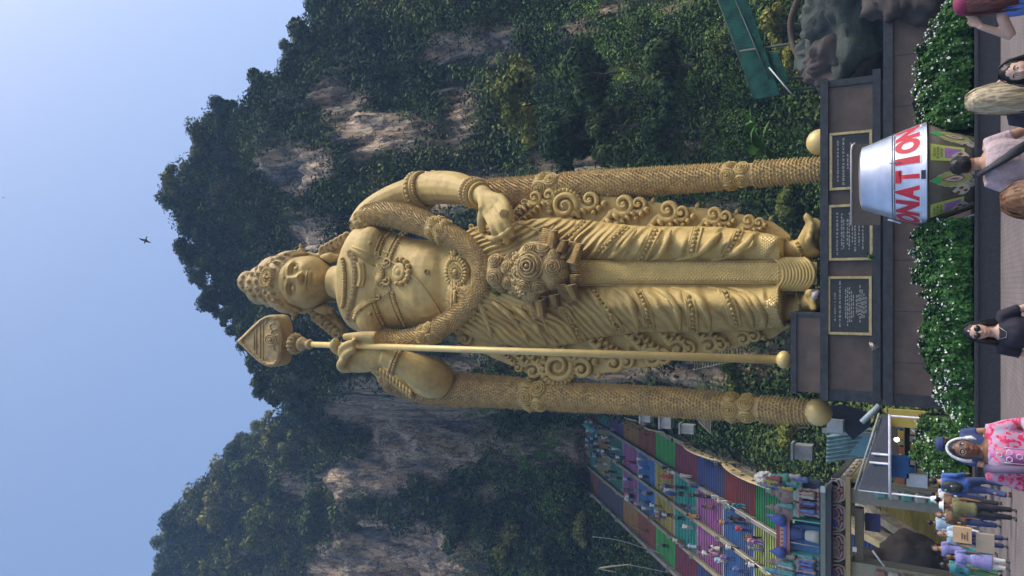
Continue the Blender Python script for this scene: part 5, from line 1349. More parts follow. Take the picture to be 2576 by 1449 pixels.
# upper storey
gb('upper_wall', (.05, .07, .12), 2000, 2063.5, 1205, YL, GY + .6, .5)
random.seed(11)
def little_column(y, x0=2012, x1=2062, c=(.42, .30, .27), Y=GY - .1):
    a, e = W(x1, y, Y), W(x0, y, Y); h = e.z - a.z
    prof = [(.13, 0), (.13, .1), (.08, .13), (.08, .45), (.11, .48), (.08, .52), (.08, .82), (.14, .87), (.17, .92), (.17, 1.0)]
    MB().lathe([(r, z * h) for r, z in prof], a, 12).build('little_column', flat(c), t)
for y, c in ((1236, (.40, .30, .26)), (1246, (.42, .12, .12)), (1256, (.4, .32, .3)), (1268, (.42, .36, .34)), (1277, (.4, .1, .12)), (1287, (.36, .34, .5)), (1298, (.42, .36, .34)), (1409, (.42, .3, .3)), (1420, (.10, .30, .4)), (1431, (.42, .34, .3)), (1444, (.1, .14, .4)), (1460, (.4, .3, .3))):
    little_column(y, c=c)
for (y0, y1, c) in ((1230, 1262, (.36, .24, .22)), (1266, 1302, (.34, .2, .2)), (1405, 1440, (.34, .24, .22)), (1444, 1480, (.1, .16, .4))):
    gb('column_cornice', c, 2003, 2011, y0, y1, GY - .35, .9); gb('column_cornice', (.14, .42, .32), 1996, 2002.6, y0 + 3, y1 - 3, GY - .25, .8)
    gb('column_base', (.08, .13, .25), 2050, 2063, y0 + 2, y1 - 2, GY + .02, .5)
    # kudu ornament: flame-shaped disc above
    P = W(1980, (y0 + y1) / 2, GY - .1); m_ = Matrix.Rotation(R(90), 3, 'X')
    MB().lathe([(.02, .12), (.2, .14), (.26, .08), (.42, .1), (.5, .02), (.52, -.12)], P, 18, m_).build('flower_boss', flat((.30, .22, .19)), t)
    MB().lathe([(.04, .9), (.08, .7), (.22, .55), (.12, .4), (.3, .25), (.34, 0)], P + Vector((0, .2, .3)), 12).build('roof_finial', flat((.26, .20, .17)), t)
# niche with canopy
gb('niche_back', (.08, .22, .48), 1987, 2062, 1316, 1394, GY + .45, .12); gb('niche_side', (.10, .42, .36), 1988, 2062.5, 1308, 1315.5, GY - .1, .68); gb('niche_side', (.10, .42, .36), 1988, 2062.5, 1394.5, 1403, GY - .1, .68)
gb('niche_lintel', (.30, .14, .16), 1978, 1986.5, 1300, 1408, GY - .2, .9); gb('niche_roof', (.30, .05, .07), 1953, 1971, 1301, 1396, GY - .1, .8); gb('niche_band', (.45, .32, .25), 1962, 1971.5, 1318, 1384, GY - .2, .09); gb('niche_edge', (.10, .14, .5), 1972, 1977.5, 1304, 1400, GY - .25, 1)
for k in range(6): gb('niche_dentil', (.30, .05, .07), 1964, 1970, 1322 + k * 10.5, 1326 + k * 10.5, GY - .23, .028)
for y in (1312, 1392):
    MB().lathe([(.02, .9), (.14, .65), (.3, .4), (.34, .2), (.22, 0)], W(1977, y, GY - .35), 12).build('niche_lotus', flat((.06, .10, .34)), t)
gb('niche_dark', (.05, .05, .03), 1988, 2010, 1382, 1393.5, GY + .4, .048)
# painted figure standing in the niche (generic, robed, with staff)
fg = MB(); P = W(2061, 1352, GY + .1); 
MB().lathe([(.36, 0), (.34, .3), (.3, .62), (.24, .74)], P, 16, Matrix.Diagonal((1, .6, 1))).build('niche_figure_robe', flat((.55, .55, .5)), t)
MB().lathe([(.25, 0), (.30, .25), (.42, .7), (.34, .85), (.1, .92)], P + Vector((0, 0, .745)), 16, Matrix.Diagonal((1, .6, 1))).build('niche_figure_torso', flat((.06, .09, .24)), t)
MB().ball(P + Vector((0, 0, 1.83)), .16, 12, (.9, .9, 1.15)).lathe([(.17, 0), (.15, .15), (.06, .35), (.02, .5)], P + Vector((0, .02, 1.93)), 12).build('niche_figure_head', flat((.33, .22, .15)), t)
for s in (-1, 1): MB().tube([P + Vector((s * .36, 0, 1.5)), P + Vector((s * .5, -.05, 1.05)), P + Vector((s * .3, -.25, .85))], [.1, .08, .06], 8).build('niche_figure_arm', flat((.07, .1, .26)), t)
MB().tube([P + Vector((-.48, -.2, 0)), P + Vector((-.44, -.2, 2.0))], .03, 6).build('niche_staff', flat((.55, .5, .45)), t)
# corner cluster of painted little figures, each lathed body + head
for k in range(74):
    x = random.uniform(1960, 2052); y = random.uniform(1198, 1232) if k < 24 else random.choice((random.uniform(1440, 1475), random.uniform(1228, 1306), random.uniform(1402, 1445)))
    if k >= 34: x = random.choice((1999, 2050, 2050)) + random.uniform(-3, 3)
    if k < 24 and x > 2035: x -= 30
    c = random.choice([(.10, .16, .42), (.08, .34, .34), (.36, .26, .2), (.32, .06, .06), (.48, .44, .38), (.06, .06, .1), (.3, .16, .34), (.45, .36, .05), (.1, .4, .25)])
    P = W(x, y, GY + (random.uniform(-.1, .5) if k < 34 else random.uniform(-.5, -.2))); r = random.uniform(.75, 1.1) * (1 if k < 34 else .7)
    MB().lathe([(.17 * r, 0), (.2 * r, .15), (.13 * r, .42), (.17 * r, .6), (.06 * r, .68), (.09 * r, .76), (.1 * r, .84), (.03 * r, .98 * r)], P, 9).build('painted_figurine', flat(tuple(q * .9 + .04 for q in c)), t)
gb('corner_stack', (.08, .10, .14), 1985, 2063, 1206, 1232, GY + .5, .45)
# side wing running back to the right
a, e = W(2110, 1200, GY), W(2190, 1110, 62)
for (dz0, dz1, c, nm) in ((0, .35, (.07, .08, .07), 'side_cornice'), (-.5, -.05, (.30, .26, .2), 'side_frieze'), (-.9, -.55, (.26, .22, .1), 'side_beam')):
    MB().prism([Vector((a.x, a.y, a.z + dz0)), Vector((e.x, e.y, e.z + dz0)), Vector((e.x, e.y, e.z + dz1)), Vector((a.x, a.y, a.z + dz1))], (-.5, 0, 0)).build(nm, flat(c), t, smooth=False)
for k in range(12):
    q = a.lerp(e, (k + .5) / 12); MB().ball(q + Vector((.05, 0, -.28)), .16, 8, (.6, 1, 1)).build('side_rosette', flat((.42, .38, .33)), t)
# pillars of the gate with carved faces
for (y, c, c2) in ((1262, (.30, .28, .22), (.14, .38, .32)), (1470, (.3, .28, .2), (.3, .2, .14))):
    P0 = W(2330, y, GY); zt = W(2140, y, GY).z
    MB().box((P0.x - .55, GY, 0), (P0.x + .55, GY + 1, zt)).build('gate_pillar', flat(c), t, smooth=False)
    for k in range(6): 
        z = .5 + k * .62
        MB().lathe([(.18, 0), (.26, .12), (.22, .3), (.3, .42), (.12, .55)], Vector((P0.x + .15, GY - .1, z)), 10).build('pillar_carving', flat(c2 if k % 2 else (.46, .45, .38)), t)
gb('gate_beam', (.16, .13, .08), 2150, 2172, 1278, YL, GY + .3, .5)
gb('gate_banner', (.06, .05, .18), 2176, 2215, 1290, 1340, GY + 1.5, .1)
o = MB().box((-.16, -.05, -.12), (.16, .05, .12)).build('lamp_box', flat((.62, .66, .66)), None, smooth=False); o.location = W(2070, 1231, GY - 1.4); tag(o, 'small white floodlight on the corner of the gate roof', 'lamp')
MB().tube([(0, .05, 0), (0, .35, -.1)], .02, 6).build('bracket', flat((.2, .2, .2)), o)
# small white floodlights under the gate
o = MB().box((-.12, -.05, -.1), (.12, .05, .1)).build('lamp_box', flat((.66, .66, .64)), None, smooth=False); o.location = W(2150, 1382, GY - .6); tag(o, 'small white lamp under the gate fascia', 'lamp')
MB().tube([(0, .05, 0), (0, .5, .25)], .02, 6).build('bracket', flat((.2, .2, .2)), o)
# slope stones left of the stairs foot and dark undergrowth behind the gate
boulder(W(2290, 1520, 47), (3.6, 3, 3.2), 12, 'boulder', 'dark overgrown rock at the left edge below the gate', M_ROCKD)
o = MB().tube([W(2195, 1385, 42), W(2225, 1425, 42)], .05, 6).build('white_pole', flat((.6, .62, .62))); tag(o, 'slanting white pole with lamps at the left edge', 'pole')
boulder(W(1926, 1207, 55), (.55, .5, .75), 15, 'boulder', 'pale lumpy stone on the landing of the right lane', flat((.34, .34, .34)))

# lower olive flight seen through the gate, with its dark side wall
x0_, x1_ = W(2250, 1342, 50).x, W(2250, 1268, 50).x
v = []; f = []
for k in range(30):
    y, z = 47.5 + k * .3, .1 + k * .165; o = len(v); v += [(x0_, y, z), (x1_, y, z), (x1_, y, z + .165), (x0_, y, z + .165), (x1_, y + .3, z + .165), (x0_, y + .3, z + .165)]; f += [(o, o + 1, o + 2, o + 3), (o + 3, o + 2, o + 4, o + 5)]
fl = MB().add(v, f).build('lower_flight', SC['olive'], SR, smooth=False, fix=False); fl.data.materials.append(M_TREAD); fl.data.polygons.foreach_set('material_index', [0, 1] * 30)
MB().prism([Vector((x0_, 46.5, 0)), Vector((x0_, 56.5, 0)), Vector((x0_, 56.5, 6.0)), Vector((x0_, 46.5, .9))], (-.5, 0, 0)).build('side_wall', M_CONC, SR, smooth=False)
# ================================================================ planter and flowering hedges
PY = 25.0
zp = W(2461, 600, PY).z
xa, xb = W(2480, 1215, PY).x, W(2480, -260, PY).x
M_DARKST = mat('planter_stone', (.026, .028, .036), .6, scale=10, var=.35)
o = MB().box((xa, PY, 0), (xb, PY + 3.2, zp)).build('planter', M_DARKST, None, smooth=False); tag(o, 'long low dark stone planter holding the hedges', 'planter')
MB().box((xa - .05, PY - .06, zp + .003), (xb + .05, PY + .35, zp + .08)).build('coping', M_DARKST, o, smooth=False)
MB().box((xa + .1, PY + .36, zp + .003), (xb - .1, PY + 3.1, zp + .05)).build('soil', M_SOIL, o, smooth=False)
M_FLOW = mat('white_flower', (.54, .56, .52), .75, var=.05, island=.35)
M_HEDGE = leaf_mat('hedge_leaf', (.025, .06, .018), (.07, .16, .035), 1.2, .45)
def hedge(top, x_lo, Yf, dpt, label, n, nf, name='flowering_hedge'):
    """top: (display y, display x of the crest) ; foliage volume between Yf and Yf+dpt"""
    t = thing(name, label, 'hedge', W(x_lo, (top[0][0] + top[-1][0]) / 2, Yf), 'flowering hedges in the planter'); rg = np.random.default_rng(n)
    y0, y1 = top[0][0], top[-1][0]; C = []; N = []
    ks = []
    for i in range(n):
        y = y0 + (y1 - y0) * rg.random(); xc = interp(top, y) + 5 * noise.noise(Vector((y * .06, 1, 2))) * 2
        a = rg.uniform(-.25, 1.75)      # section angle: 0 front, pi/2 top
        zc, zb = W(xc + 10, y, Yf + dpt * .5).z, zp
        hh = zc - zb; q = max(0, math.cos(a)); s_ = max(-.3, math.sin(a))
        bump = 1 + .20 * noise.noise(Vector((y * .045, a * 2.2, 4))) + .14 * noise.noise(Vector((y * .16, a * 5, 4)))
        r_ = rg.uniform(.82, 1.0)
        fy = Yf + dpt * .5 - dpt * .62 * q * bump * r_; z = zb + hh * (.28 + .74 * s_ * bump * r_)
        P = Vector((W(xc, y, Yf + dpt * .4).x, fy, max(z, zb + .02))); C.append(P); N.append((rg.normal() * .4, -q, s_ + .3)); ks.append(a)
    C = np.array(C); N = np.array(N) + rg.normal(size=(n, 3)) * .3; N /= np.linalg.norm(N, axis=1, keepdims=True)
    v, f = leaves(C, N, rg.uniform(.04, .085, n), rg); o = np_mesh('hedge_leaves', v, f, M_HEDGE, t); tag(o, kind='stuff')
    # core so that nothing shows through
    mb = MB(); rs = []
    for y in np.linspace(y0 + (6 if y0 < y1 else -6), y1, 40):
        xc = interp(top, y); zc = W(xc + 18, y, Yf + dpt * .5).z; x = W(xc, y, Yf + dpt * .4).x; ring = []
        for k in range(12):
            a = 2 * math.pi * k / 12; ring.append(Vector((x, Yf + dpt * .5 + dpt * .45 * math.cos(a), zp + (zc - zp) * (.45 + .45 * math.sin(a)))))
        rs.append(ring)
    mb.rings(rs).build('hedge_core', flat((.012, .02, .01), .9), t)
    w_ = np.array([.12 + .9 * max(0, math.sin(a)) ** 1.2 for a in ks]); cl = np.array([noise.noise(Vector((float(c[0]) * 1.6, 0, float(c[2]) * 2.))) for c in C]); w_ *= np.clip(.55 + cl * 1.6, .06, 2); w_ /= w_.sum()
    ch = rg.choice(len(C), nf, replace=False, p=w_); d = N[ch]
    v, f = leaves(C[ch] + d * .05 + [0, -.03, .02], d + [0, -.4, 0], rg.uniform(.022, .055, nf), rg); o = np_mesh('white_blossoms', v, f, M_FLOW, t); tag(o, kind='stuff')
H1 = [(-200, 2430), (0, 2382), (33, 2353), (87, 2325), (121, 2310), (174, 2299), (245, 2291), (304, 2298), (340, 2320)]
H2 = [(560, 2300), (582, 2292), (644, 2292), (712, 2303), (759, 2323), (795, 2320), (830, 2308), (866, 2313), (941, 2326), (964, 2344), (1006, 2350), (1030, 2376), (1065, 2396), (1090, 2410)]
hedge(H1, 2440, PY + .5, 1.5, 'flowering hedge right of the donation pot, dome shaped and full of white blossoms', 30000, 720)
hedge(H2, 2440, PY + .5, 1.5, 'long flowering hedge between the donation pot and the man in pink, dipping twice', 36000, 850)
H3 = [(1042, 2312), (1083, 2297), (1152, 2290), (1187, 2318), (1200, 2345)]
hedge(H3, 2440, PY + 2.2, 1.3, 'shorter flowering bush behind the head of the man in pink', 12000, 240)

# ================================================================ donation pot
DY = 11.0
dc = W(2330, 440, DY); dx = dc.x
zr = W(2331, 440, DY).z; ztop = W(2172, 440, DY).z; rr = 132 * mpp(2331, DY) ; rt = 80 * mpp(2172, DY)
DP = thing('donation_pot', 'huge upturned aluminium pot lettered DONATION on a painted drum', 'donation box', (dx, DY, 0))
M_ALU = mat('aluminium', (.66, .68, .76), .33, .75, var=.25, scale=2.2, stretch=(.6, .6, 1.5), bump=.8, bscale=2.5, detail=8)
M_DRUM = mat('drum_brown', (.10, .085, .06), .7, scale=5, var=.3)
Hh = ztop - zr
def Rz(z): return lerp(rr, rt, clamp((z - zr) / Hh) ** 1.0)
MB().lathe([(.001, Hh + .035), (rt * .8, Hh + .035), (rt * .97, Hh + .01), (rt, Hh - .03), (lerp(rr, rt, .52), Hh * .52), (rr, .0), (rr - .015, -.0), (rr - .03, .02), (lerp(rr, rt, .5) - .02, Hh * .5), (.001, Hh - .05)], (dx, DY, zr), 72).build('pot', M_ALU, DP)
autosmooth([o for o in DP.children][0], 40)
rd_ = rr * .96
ZB = 1.385
MB().lathe([(.001, ZB), (rd_ * .70, ZB), (rd_ * .74, ZB + .06), (rd_ * .88, ZB + .3), (rd_, zr - .02), (.001, zr - .02)], (dx, DY, 0), 64).build('drum', M_DRUM, DP)
def rdrum(z): return interp([(ZB, rd_ * .70), (ZB + .06, rd_ * .74), (ZB + .3, rd_ * .88), (zr - .02, rd_)], z)
# wire round the pot
for dz in (-.012, .014):
    z = zr + Hh * .50 + dz; r_ = Rz(z) + .006; MB().tube([(dx + r_ * math.cos(a), DY + r_ * math.sin(a), z) for a in np.linspace(0, 6.283, 65)], .006, 6, cap=False).build('wire', flat((.2, .21, .24), .4, .6), DP)
def oncone(a, z, off=.004, drum=False):
    """a: angle from straight to the camera (radians, + to the right)"""
    r_ = (rdrum(z) if drum else Rz(z)) + off; ph = a
    base = math.atan2(CAM.y - DY, CAM.x - dx)
    return Vector((dx + r_ * math.cos(base + ph), DY + r_ * math.sin(base + ph), z))
MB().tube([oncone(.28, zr + Hh * .5 - .03, .02), oncone(.30, zr + Hh * .47, .05), oncone(.26, zr + Hh * .36, .05), oncone(.31, zr + Hh * .56, .04), oncone(.30, zr + Hh * .5, .02)], .005, 6).build('wire_twist', flat((.2, .21, .24), .4, .6), DP)
# lettering
def text_mesh(txt, ext=0., off=0.):
    cu = bpy.data.curves.new('t', 'FONT'); cu.body = txt; cu.extrude = ext; cu.offset = off; cu.resolution_u = 6; cu.space_character = 1.12
    o = bpy.data.objects.new('t', cu); me = eval_mesh(o); bpy.data.objects.remove(o)
    b = bmesh.new(); b.from_mesh(me)
    for _ in range(2):
        bmesh.ops.subdivide_edges(b, edges=[e for e in b.edges if e.calc_length() > .12], cuts=1)
    bmesh.ops.triangulate(b, faces=b.faces); b.to_mesh(me); b.free(); return me
def wrap_text(txt, zbot, ztp, a0, a1, off, grow, m_, name, par=DP, drum=False):
    me = text_mesh(txt, 0, grow); xs = [v.co.x for v in me.vertices]; x0, x1 = min(xs), max(xs); hy = .72
    for v in me.vertices:
        u = (v.co.x - x0) / (x1 - x0); s = v.co.y / hy
        u = u + .0 * s
        v.co = oncone(lerp(a0, a1, u), lerp(zbot, ztp, s), off, drum)
    me.materials.append(m_); return link(name, me, par)
M_RED = mat('letter_red', (.50, .02, .04), .5, var=.1); M_LW = mat('letter_white', (.62, .64, .70), .5, var=.05)
lz0, lz1 = zr + Hh * .13, zr + Hh * .46
LET = 'DONATION'; sp_ = [-1.58, -1.24, -.90, -.50, -.15, .24, .48, .84]; wd_ = [.30, .34, .38, .32, .28, .14, .36, .44]
for k, ch in enumerate(LET):
    a0 = sp_[k]; a1 = a0 + wd_[k]
    o = wrap_text(ch, lz0, lz1, a0, a1, .007, .055, M_RED, 'letter')
    o2 = wrap_text(ch, lz0 - .01, lz1 + .01, a0 - .012, a1 + .012, .0035, .09, M_LW, 'letter_outline')
MB().tube([oncone(-1.50 + .1 * math.cos(u), lz1 + .03 + .07 * math.sin(u), .03) for u in np.linspace(0, 4.6, 14)], .014, 6).build('letter_flourish', M_LW, DP)
# coin slot
MB().add([oncone(-.07, zr + .012, .006), oncone(.09, zr + .012, .006), oncone(.09, zr + .062, .006), oncone(-.07, zr + .062, .006)], [(0, 1, 2, 3)]).build('coin_slot', flat((.02, .02, .03)), DP, smooth=False)
# lime notices (left blank where the code was)
def patch(a0, a1, z0, z1, off, m_, name, par=DP, n=8, sk=0.):
    v = []; f = []
    for i in range(n + 1):
        for j in range(5):
            z = lerp(z0, z1, j / 4); v.append(oncone(lerp(a0, a1, i / n) + sk * j / 4, z, off, True))
            if i and j: k = len(v) - 1; f.append((k, k - 1, k - 6, k - 5))
    return MB().add(v, f).build(name, m_, par, smooth=False)
M_LIME = flat((.42, .50, .10)); M_MAUVE = mat('mauve_print', (.34, .16, .42), .6, scale=60, var=.35)
pz1 = zr - .04
for (a0, a1) in ((.27, .62), (-.98, -.60)):
    nt_ = patch(a0, a1, pz1 - .36, pz1, .006, M_LIME, 'notice'); q = patch(a0 + .06, a1 - .06, pz1 - .33, pz1 - .15, .009, M_MAUVE, 'notice_print', nt_); q.matrix_parent_inverse = Matrix()
    for i, (ln, s) in enumerate((('SCAN', .6), ('FOR', .9), ('DONATION', .7))):
        z = pz1 - .035 - i * .038; w_ = (a1 - a0) * s * .42; c = (a0 + a1) / 2
        q = wrap_text(ln, z - .018, z + .008, c - w_, c + w_, .010, .03, flat((.12, .14, .08)), 'notice_text', DP, True)
# painted lotus motifs on the drum
def leafshape(ac, zc, wa, hz, n=26, wob=.06, lob=9):
    pts = []
    for k in range(n):
        t = k / n; u = math.sin(math.pi * t); pts.append((t, u))
    L_ = [(ac - wa * math.sin(math.pi * (k / n) ** .75) * (1 + wob * math.sin(k * lob / 2.)), zc + hz * (k / n - .5)) for k in range(n + 1)]
    R_ = [(2 * ac - a, z) for a, z in L_[::-1]]
    return L_ + R_[1:-1]
def dpoly(pts, off, m_, name, par=DP):
    """filled band between left and right outline"""
    n = len(pts) // 2; v = []; f = []; Lp = pts[:n + 1]; Rp = [pts[-k] for k in range(len(pts) - n)]
    Rp = [pts[(len(pts) - k) % len(pts)] for k in range(n + 1)]
    for (a, z), (c, z_) in zip(Lp, Rp):
        for s in (0, .33, .66, 1): v.append(oncone(lerp(a, c, s), lerp(z, z_, s), off, True))
    for i in range(n):
        for j in range(3): k = i * 4 + j; f.append((k, k + 1, k + 5, k + 4))
    o = MB().add(v, f).build(name, m_, par, smooth=False); 
    if par is not DP: o.matrix_parent_inverse = Matrix()
    return o
def painted(name, c, **k): return mat(name, c, .7, var=.2, scale=14, **k)
P_WHITE, P_LEAF, P_GRN, P_BRN, P_TAN = painted('chalk_white', (.46, .46, .38)), painted('leaf_tan_green', (.30, .33, .11)), painted('chalk_green', (.05, .34, .10)), painted('chalk_brown', (.22, .07, .04)), painted('chalk_tan', (.40, .33, .24))
for ac in (-.12, .93, -1.15):
    zc = zr - .42
    w_ = .19
    w_ = .19; zc = zr - .26
    root = dpoly(leafshape(ac, zc, w_, .46), .0040, P_WHITE, 'lotus_motif')
    dpoly(leafshape(ac, zc, w_ - .012, .44), .0055, P_LEAF, 'motif_leaf', root)
    dpoly(leafshape(ac, zc + .155, .07, .13, wob=0), .0075, P_GRN, 'motif_tip', root)
    dpoly(leafshape(ac, zc - .02, .075, .26), .0090, P_BRN, 'motif_heart', root)
    dpoly(leafshape(ac, zc - .025, .055, .21), .0105, P_WHITE, 'motif_heart', root)
    dpoly(leafshape(ac, zc - .03, .022, .12, wob=0), .0120, P_BRN, 'motif_heart', root)
    for s in (-1, 1):
        for (da, dz, ra) in ((.17, -.10, .055), (.15, -.17, .05), (.20, -.21, .06), (.09, -.24, .05)):
            dpoly(leafshape(ac + s * da, zc + dz, ra, ra * 1.5, wob=.1), .0065, P_WHITE, 'motif_petal', root)
            dpoly(leafshape(ac + s * da, zc + dz, ra * .72, ra * 1.1, wob=0), .0085, P_TAN, 'motif_petal', root)
for (ac, z) in ((-.40, 1.53), (.38, 1.54), (-.88, 1.54)):
    root = dpoly(leafshape(ac, z, .13, .19, wob=0), .0130, P_WHITE, 'disc_motif')
    for (da, dz) in ((-.05, .035), (.05, .0), (-.03, -.045)): dpoly(leafshape(ac + da, z + dz, .038, .055, wob=0), .0150, P_BRN, 'disc_spot', root)
# towel rail hook at the side of the drum
MB().tube([(dx - rr * 1.02, DY - .2, zr - .04), (dx - rr * 1.05, DY - .2, zr - .09), (dx - rr * .80, DY - .25, zr - .56), (dx - rr * .75, DY - .25, zr - .54)], .014, 6).build('side_rail', flat((.4, .42, .42), .4, .4), DP)
# the whole pot stands 2.4 times farther away, in the gap of the planter: grow it to its real size there
kk = 2.38
DP.location = CAM + (DP.location - CAM) * kk; DP.scale = (kk, kk, kk)
t = thing('notice_board', 'brown board with a pale metal rim standing behind the donation pot', 'board', W(2170, 480, 30))
PB = [W(2143, 362, 30), W(2143, 566, 30), W(2215, 566, 30), W(2215, 362, 30)]
MB().prism(PB, (0, .2, 0)).build('panel', flat((.085, .068, .058)), t, smooth=False)
MB().tube([W(2152, 360, 29.9), W(2144, 366, 29.9), W(2142, 380, 29.9), W(2142, 566, 29.9)], .04, 6).build('metal_rim', flat((.45, .44, .42), .4, .3), t)
# birds
for (x, y, s, lb) in ((366, 605, .55, 'dark bird flying above the hills'), (9, 497, .28, 'tiny distant bird near the top of the picture')):
    P = W(x, y, 60 if s > .5 else 120); t = thing('bird', lb, 'bird', P)
    o = MB().ball((0, 0, 0), .16 * s * 2, 12, (2.0, .8, .8)).build('body', flat((.05, .05, .06)), None); o.parent = t
    o = MB().ball((.62 * s, 0, .1 * s), .14 * s, 10).tube([(.7 * s, 0, .1 * s), (.9 * s, 0, .08 * s)], [.05 * s, .01], 6).build('head', flat((.05, .05, .06)), None); o.parent = t
    for q in (-1, 1):
        o = MB().rings([[Vector((.3 * s, q * .15 * s, .05 * s)), Vector((-.3 * s, q * .15 * s, .05 * s)), Vector((-.3 * s, q * .15 * s, .0)), Vector((.3 * s, q * .15 * s, .0))], [Vector((.15 * s, q * .8 * s, .55 * s)), Vector((-.2 * s, q * .8 * s, .5 * s)), Vector((-.2 * s, q * .8 * s, .47 * s)), Vector((.15 * s, q * .8 * s, .52 * s))],
                       [Vector((-.1 * s, q * 1.4 * s, .5 * s)), Vector((-.2 * s, q * 1.4 * s, .48 * s)), Vector((-.2 * s, q * 1.4 * s, .47 * s)), Vector((-.1 * s, q * 1.4 * s, .49 * s))]]).build('wing', flat((.05, .05, .06)), None, smooth=False); o.parent = t
    o = MB().prism([Vector((-.5 * s, -.08 * s, 0)), Vector((-.5 * s, .08 * s, 0)), Vector((-.95 * s, .18 * s, 0)), Vector((-.95 * s, -.18 * s, 0))], (0, 0, .03)).build('tail', flat((.05, .05, .06)), None, smooth=False); o.parent = t
    t.rotation_euler = (R(20), 0, R(200))
# ================================================================ PEOPLE
def V3(*p): return Vector(p)
HAND_PX = None
def add_hand(mb, wrist, d, n, side, s=1.0, curl=.5, fine=True):
    """palm and five unequal, bent fingers. d: direction of the hand, n: palm normal"""
    d = d.normalized(); n = (n - d * n.dot(d)).normalized(); a = d.cross(n) * side
    mb.tube([wrist, wrist + d * .035 * s, wrist + d * .085 * s], [.026 * s, .038 * s, .036 * s], 10, .45, n)
    if not fine:
        mb.tube([wrist + d * .08 * s, wrist + d * .13 * s + n * .02 * s, wrist + d * .15 * s + n * .05 * s * curl], [.034 * s, .03 * s, .018 * s], 8, .5, n)
        mb.tube([wrist + d * .03 * s - a * .025 * s, wrist + d * .075 * s - a * .055 * s], [.014 * s, .009 * s], 6); return
    for i, (off, L) in enumerate(((-.027, .072), (-.009, .08), (.009, .075), (.026, .058))):
        p = wrist + d * .082 * s + a * off * s; pts = [p - d * .02 * s]; c = p; dd = d.copy()
        for k in range(3):
            dd = (dd + n * curl * .55).normalized(); pts.append(c); c = c + dd * L * s * (.42 if k == 0 else .3)
        pts.append(c); mb.tube(pts, [.0095 * s, .0095 * s, .0088 * s, .008 * s, .006 * s], 8)
    mb.tube([wrist + d * .025 * s - a * .022 * s, wrist + d * .055 * s - a * .046 * s, wrist + d * .085 * s - a * .052 * s + n * .018 * s], [.014 * s, .011 * s, .007 * s], 8)
def build_person(pose, vox=.012, fine=True, female=False, heavy=1.0, cloth='tshirt', legs='trousers', hair='short', head_turn=0., head_tilt=0., lean=0.):
    """meshes of a 1.70 m figure facing -Y, feet at the origin. pose: dict of joints (right arm = +X when seen from the camera)"""
    J = dict(hipL=V3(-.09, 0, .90), hipR=V3(.09, 0, .90), kneeL=V3(-.10, -.02, .49), kneeR=V3(.10, -.02, .49), ankL=V3(-.10, .02, .08), ankR=V3(.10, .02, .08),
             shL=V3(-.18, 0, 1.385), shR=V3(.18, 0, 1.385), elL=V3(-.235, .03, 1.12), elR=V3(.235, .03, 1.12), wrL=V3(-.24, -.06, .88), wrR=V3(.24, -.06, .88))
    J.update(pose); sw = .92 if female else 1.0
    for k in ('shL', 'shR'): J[k] = V3(J[k].x * sw, J[k].y, J[k].z)
    ln = Matrix.Rotation(lean, 3, 'X')
    def up(p):      # lean of the upper body about the hips
        return ln @ (p - V3(0, 0, .92)) + V3(0, 0, .92) if p.z > .92 else p
    tw = [( .86, .155, .105), (.92, .165, .115), (1.0, .15, .105), (1.10, .145, .105), (1.20, .16, .115), (1.30, .175, .12), (1.37, .165, .105), (1.42, .115, .08), (1.45, .07, .065)]
    if female: tw = [(.86, .165, .11), (.92, .17, .12), (1.0, .14, .10), (1.08, .125, .095), (1.18, .14, .12), (1.27, .155, .135), (1.36, .145, .10), (1.42, .10, .07), (1.45, .06, .055)]
    def torso(mb, g=0., z0=.0, z1=9., flare=0.):
        rs = []
        for z, a, b in catmull(tw, 3):
            if z < z0 or z > z1: continue
            a, b = a * heavy * sw + g + flare * max(0, 1.0 - z), b * heavy + g + flare * max(0, 1.0 - z) * .8
            rs.append([up(V3(a * math.copysign(abs(math.cos(q)) ** .85, math.cos(q)), b * math.sin(q), z)) for q in [2 * math.pi * k / 24 for k in range(24)]])
        mb.rings(rs)
    b = MB(); torso(b)
    hc = up(V3(0, -.015, 1.585)); Mh = Matrix.Rotation(lean * .3 + head_tilt, 3, 'X') @ Matrix.Rotation(head_turn, 3, 'Z')
    b.tube([up(V3(0, .01, 1.40)), hc + V3(0, .01, -.06)], [.062, .056], 14)
    def h(x, y, z): return hc + Mh @ V3(x, y, z)
    hd = MB()
    nA, nT = (64, 60) if vox < .013 else (24, 20); rs = []
    for i in range(nT + 1):
        ph = math.pi * (i + .02) / (nT + .04); ring = []
        for k in range(nA):
            a = 2 * math.pi * k / nA; z = .118 * math.cos(ph); r = math.sin(ph); x = .077 * r * math.cos(a); y = .096 * r * math.sin(a) - .0
            if z < 0: x *= 1 - .28 * (-z / .118) ** 1.5; y = y * (1 - .1 * (-z / .118)) - .012 * (-z / .118)
            if y < 0:
                f_ = 0.
                f_ += .024 * math.exp(-(x / .011) ** 2) * sst(-.045, -.03, z) * sst(.028, -.02, z)
                f_ += .006 * math.exp(-((abs(x) - .03) / .02) ** 2 - ((z - .030) / .008) ** 2)
                f_ -= .012 * math.exp(-((abs(x) - .031) / .016) ** 2 - ((z - .010) / .011) ** 2)
                f_ += .007 * math.exp(-(x / .026) ** 2 - ((z + .052) / .006) ** 2) + .007 * math.exp(-(x / .022) ** 2 - ((z + .064) / .006) ** 2)
                f_ += .007 * math.exp(-(x / .022) ** 2 - ((z + .095) / .016) ** 2)
                f_ += .004 * math.exp(-((abs(x) - .045) / .02) ** 2 - ((z + .02) / .02) ** 2)
                y -= f_
            ring.append(h(x, y, z))
        rs.append(ring)
    hd.rings(rs)
    for s in (-1, 1): hd.tube([h(s * .076, .008, .022), h(s * .085, .016, .02), h(s * .083, .012, -.012), h(s * .076, .004, -.028)], [.008, .011, .010, .007], 8)
